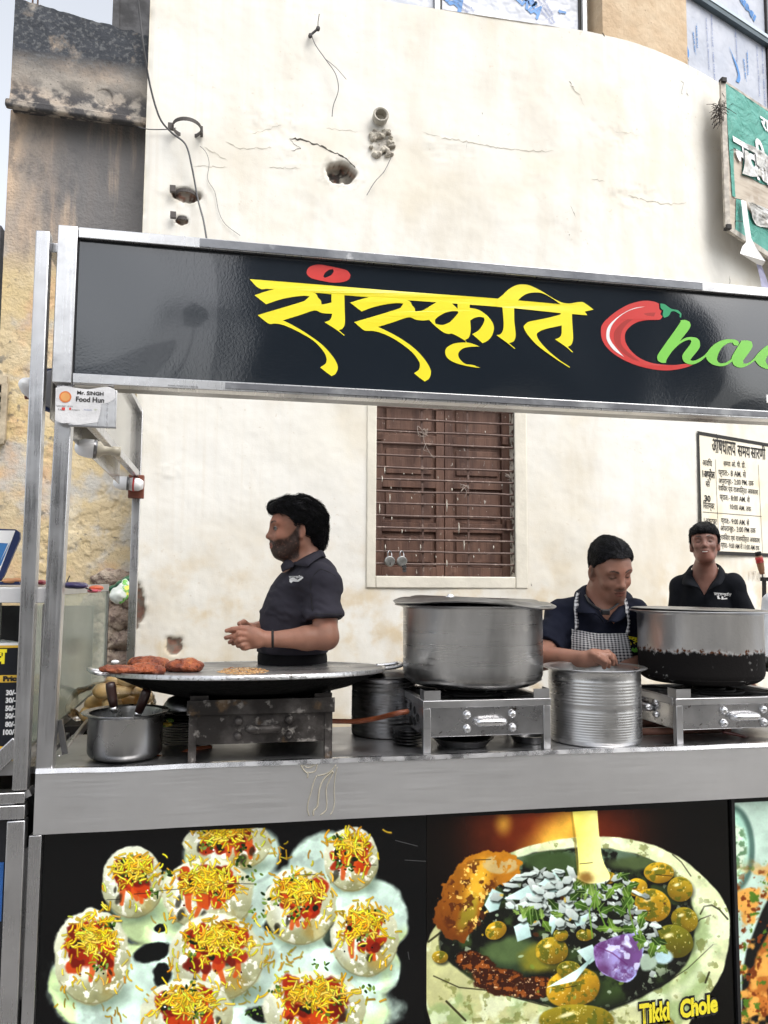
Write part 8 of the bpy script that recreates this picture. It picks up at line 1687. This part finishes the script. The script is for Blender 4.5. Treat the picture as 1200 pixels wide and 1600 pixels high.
def drape(name, rows, nu, nv, off, uvs, m, parent, bv, wrinkle=0.):
    """cloth laid over a garment; rows = left and right photo pixels of each row from top to bottom"""
    V, UV = [], []; rows = np.array(rows, float)
    for j in range(nv):
        t = j/(nv-1)*(len(rows)-1); i0 = min(int(t), len(rows)-2); w_ = t-i0; r_ = rows[i0]*(1-w_)+rows[i0+1]*w_
        for i in range(nu):
            u = i/(nu-1); px, py = r_[0]+(r_[2]-r_[0])*u, r_[1]+(r_[3]-r_[1])*u+math.sin(u*math.pi)*(4 if j < nv*.2 else 2)
            p = cast(bv, px, py, off+wrinkle*math.sin(u*17+j*.2)*(.5+.5*j/nv))
            if p is None: p = V[-1] if V else P(px, py, Y2-.08)
            V.append(p); UV.append((u*uvs[0], j/(nv-1)*uvs[1]))
    V = np.array(V); A = V.reshape(nv, nu, 3).copy()
    for _ in range(4): A[1:-1, 1:-1] = (A[1:-1, 1:-1]*2+A[:-2, 1:-1]+A[2:, 1:-1]+A[1:-1, :-2]+A[1:-1, 2:])/6
    A[..., 1] -= .003; i = np.arange(nu*nv).reshape(nv, nu); me = np_mesh(name, A.reshape(-1, 3), np.stack([i[:-1, :-1], i[1:, :-1], i[1:, 1:], i[:-1, 1:]], -1).reshape(-1, 4))
    UV = np.array(UV); uvmap(me, lambda v: UV); o = link(name, me, m, parent, None, True); s_ = o.modifiers.new('s', 'SOLIDIFY'); s_.thickness = .0025; return o
drape('apron', [(892, 983, 979, 989), (892, 1010, 984, 1015), (890, 1050, 990, 1052), (888, 1110, 994, 1112)], 40, 44, .007, (17, 24), gg, m2, bv2, .0015)
drape('apron_strap', [(902, 931, 906, 930), (899, 945, 903.5, 945), (899, 965, 904, 965), (896, 984, 902, 985)], 3, 24, .021, (.9, 11), gg, m2, bv2)
drape('apron_strap', [(971, 934, 974, 932), (975, 950, 980, 949), (976, 970, 980.5, 970), (974, 989, 979, 990)], 3, 24, .021, (.9, 11), gg, m2, bv2)
tr_ = shirt_logo(bv2, m2, 960, 990, .098, MA['yel'], .10, off=.003)
decal(bv2, [smooth_loop([(985, 1015), (988, 1011), (990, 1014), (993, 1011), (995, 1014), (999, 1009), (998, 1018), (990, 1019)], 2)], MA['grn'], 'shirt_emblem', m2, .003)

# ------------------------------------------------------------------ smiling boy by the wall
SK3 = skin_mat('skin_boy', (.22, .105, .078)); Y3 = 4.0
H = Head(P(1101, 851, Y3), -math.pi/2-.60, -.16, .04, .93); hd3 = H
f = SDF(); head_sdf(f, H, smile=1., full=.88, mouth_open=.0016)
nb3 = P(1101, 892, Y3+.04); f.cap(H.T((-.030, 0, -.045)), nb3, .046, .054, .03); f.cap(H.T((.01, 0, -.085)), P(1101, 895, Y3+.01), .036, .046, .03)
R3 = rotz(-.52); ft = SDF(); f0 = f; f = ft; f.ell(P(1106, 945, Y3+.05), (.155, .105, .19), R3, .05); f.ell(P(1108, 1010, Y3+.05), (.15, .11, .2), R3, .06); s3a, s3b = P(1066, 918, Y3+.15), P(1144, 913, Y3-.05); f.cap(s3a, s3b, .052, .052, .05); ft3 = ft; f = f0; f.ops += ft.ops; f.cap(nb3, P(1101, 912, Y3+.05), .055, .075, .04)
for s0_, e0_, w0_ in ((s3a, P(1054, 985, Y3+.15), P(1060, 1050, Y3+.06)), (s3b, P(1168, 985, Y3-.06), P(1170, 1050, Y3-.14))): f.cap(s0_, e0_, .046, .040, .03); f.cap(e0_, w0_, .038, .026, .02); f.chain([w0_, w0_+[0, -.01, -.07]], [.027, .026], .01); [f.chain([w0_+[dx, -.01, -.07], w0_+[dx, -.02, -.12], w0_+[dx, -.03, -.15]], [.010, .009, .008], .004) for dx in (-.024, -.008, .008, .024)]
hf = hair_sdf(H, (.107, .085, .099), .003, top=(((.040, 0, .072), (.064, .066, .034)),), front=.048, sideburn=-.030, nape=-.06, strands=30, amp=.005, fringe=.006)
m3, b3_, h3_ = build_person('smiling boy in a black polo shirt standing behind the sooty pot', 'person', f, H, SK3, (P(1030, 950, Y3)[0]-.05, Y3-.2, .60), (P(1185, 950, Y3)[0]+.08, Y3+.28, 1.82), .0045, face_attrs(H, 0, .0, .001, .010, .029, .45), hf, .004)
face_parts(H, m3, lids=.95)
strands(H, m3, hf, lambda l: np.stack([.9*np.sign(l[:, 0]+.03), l[:, 1]*8, np.clip(.5-(l[:, 0]+.02)*9, -1, .3)-.8], -1), 2200, .040, 7, lift=.005, wave=.2)
tq = MB().tube([H.T((.1045-(abs(y)/.02)**2*.009, y, -.0636+(abs(y)/.02)**2*.003)) for y in np.linspace(-.017, .017, 7)], [.0008]+[.0026]*5+[.0008], 6).build('teeth', simple('teeth', (.62, .60, .55), .3, bump=0), m3, True)
g = SDF(); g.ell(P(1106, 945, Y3+.06), (.170, .120, .19), R3, .05); g.ell(P(1108, 1010, Y3+.06), (.165, .122, .2), R3, .06); g.cap(s3a, s3b, .062, .062, .05); g.cap(P(1088, 905, Y3+.06), P(1118, 905, Y3+.06), .056, .056, .05)
for s0_, e0_ in ((s3a, P(1052, 985, Y3+.15)), (s3b, P(1170, 985, Y3-.06))): g.cap(s0_, s0_+(e0_-s0_)*.7, .060, .064, .03)
v0 = P(1100, 925, Y3-.09); vx0, vzb, zcut = P(1105, 920, Y3)[0], P(1101, 931, Y3)[2], P(1101, 896, Y3)[2]
def shirt3(p):
    d = g(p); x, z = p[:, 0], p[:, 2]; n = fbm(np.stack([x*10, p[:, 1]*6, z*7], -1), 3, 4); d = d-(n-.5)*.030; d = np.minimum(d, ft3(p)-.006)
    v = (z-vzb)*.52-np.abs((x-v0[0])*.83-(p[:, 1]-v0[1])*.56); d = np.where((p[:, 1]-Y3)*.83+(x-vx0)*.56 < .0, np.maximum(d, v), d); d = np.maximum(d, z-zcut-.02); return np.maximum(d, .95-z)
POLO3 = cloth_mat('black_polo', (.005, .006, .009)); s3o = sdf_obj('polo_shirt', shirt3, (P(1030, 950, Y3)[0]-.06, Y3-.2, .9), (P(1185, 950, Y3)[0]+.1, Y3+.28, 1.58), .0055, POLO3, m3)
legs(m3, P(1108, 1110, Y3+.07), (0, -1, 0), .085)
ins, outs = [], []
for (px, py, dy, qx, qy, qdy) in ((1100, 931, -.065, 1092, 918, -.085), (1091, 914, -.05, 1075, 914, -.085), (1083, 902, -.02, 1066, 912, -.04), (1080, 889, .03, 1070, 898, .02), (1084, 882, .08, 1078, 888, .11), (1101, 878, .11, 1101, 884, .15), (1120, 881, .08, 1127, 888, .11), (1123, 888, .03, 1133, 898, .02), (1119, 902, -.02, 1130, 908, -.04), (1110, 914, -.05, 1124, 914, -.085), (1101, 931, -.065, 1112, 920, -.085)):
    ins.append(P(px, py, Y3+dy-(px-1101)*.0022)); outs.append(P(qx, qy, Y3+qdy-(qx-1101)*.0022))
collar(m3, POLO3, ins[:6], outs[:6]); collar(m3, POLO3, ins[5:], outs[5:])
bv3 = bvh_of(s3o); shirt_logo(bv3, m3, 1115, 926, .053, MA['wht'], -.02, off=.003)
for lp in ([(1120, 931), (1124, 930), (1123, 933), (1126, 936), (1121, 936)], [(1127, 932), (1129, 932), (1130, 935), (1136, 934), (1136, 936), (1127, 937)]): decal(bv3, [lp], MA['wht'], 'shirt_emblem', m3, .003)
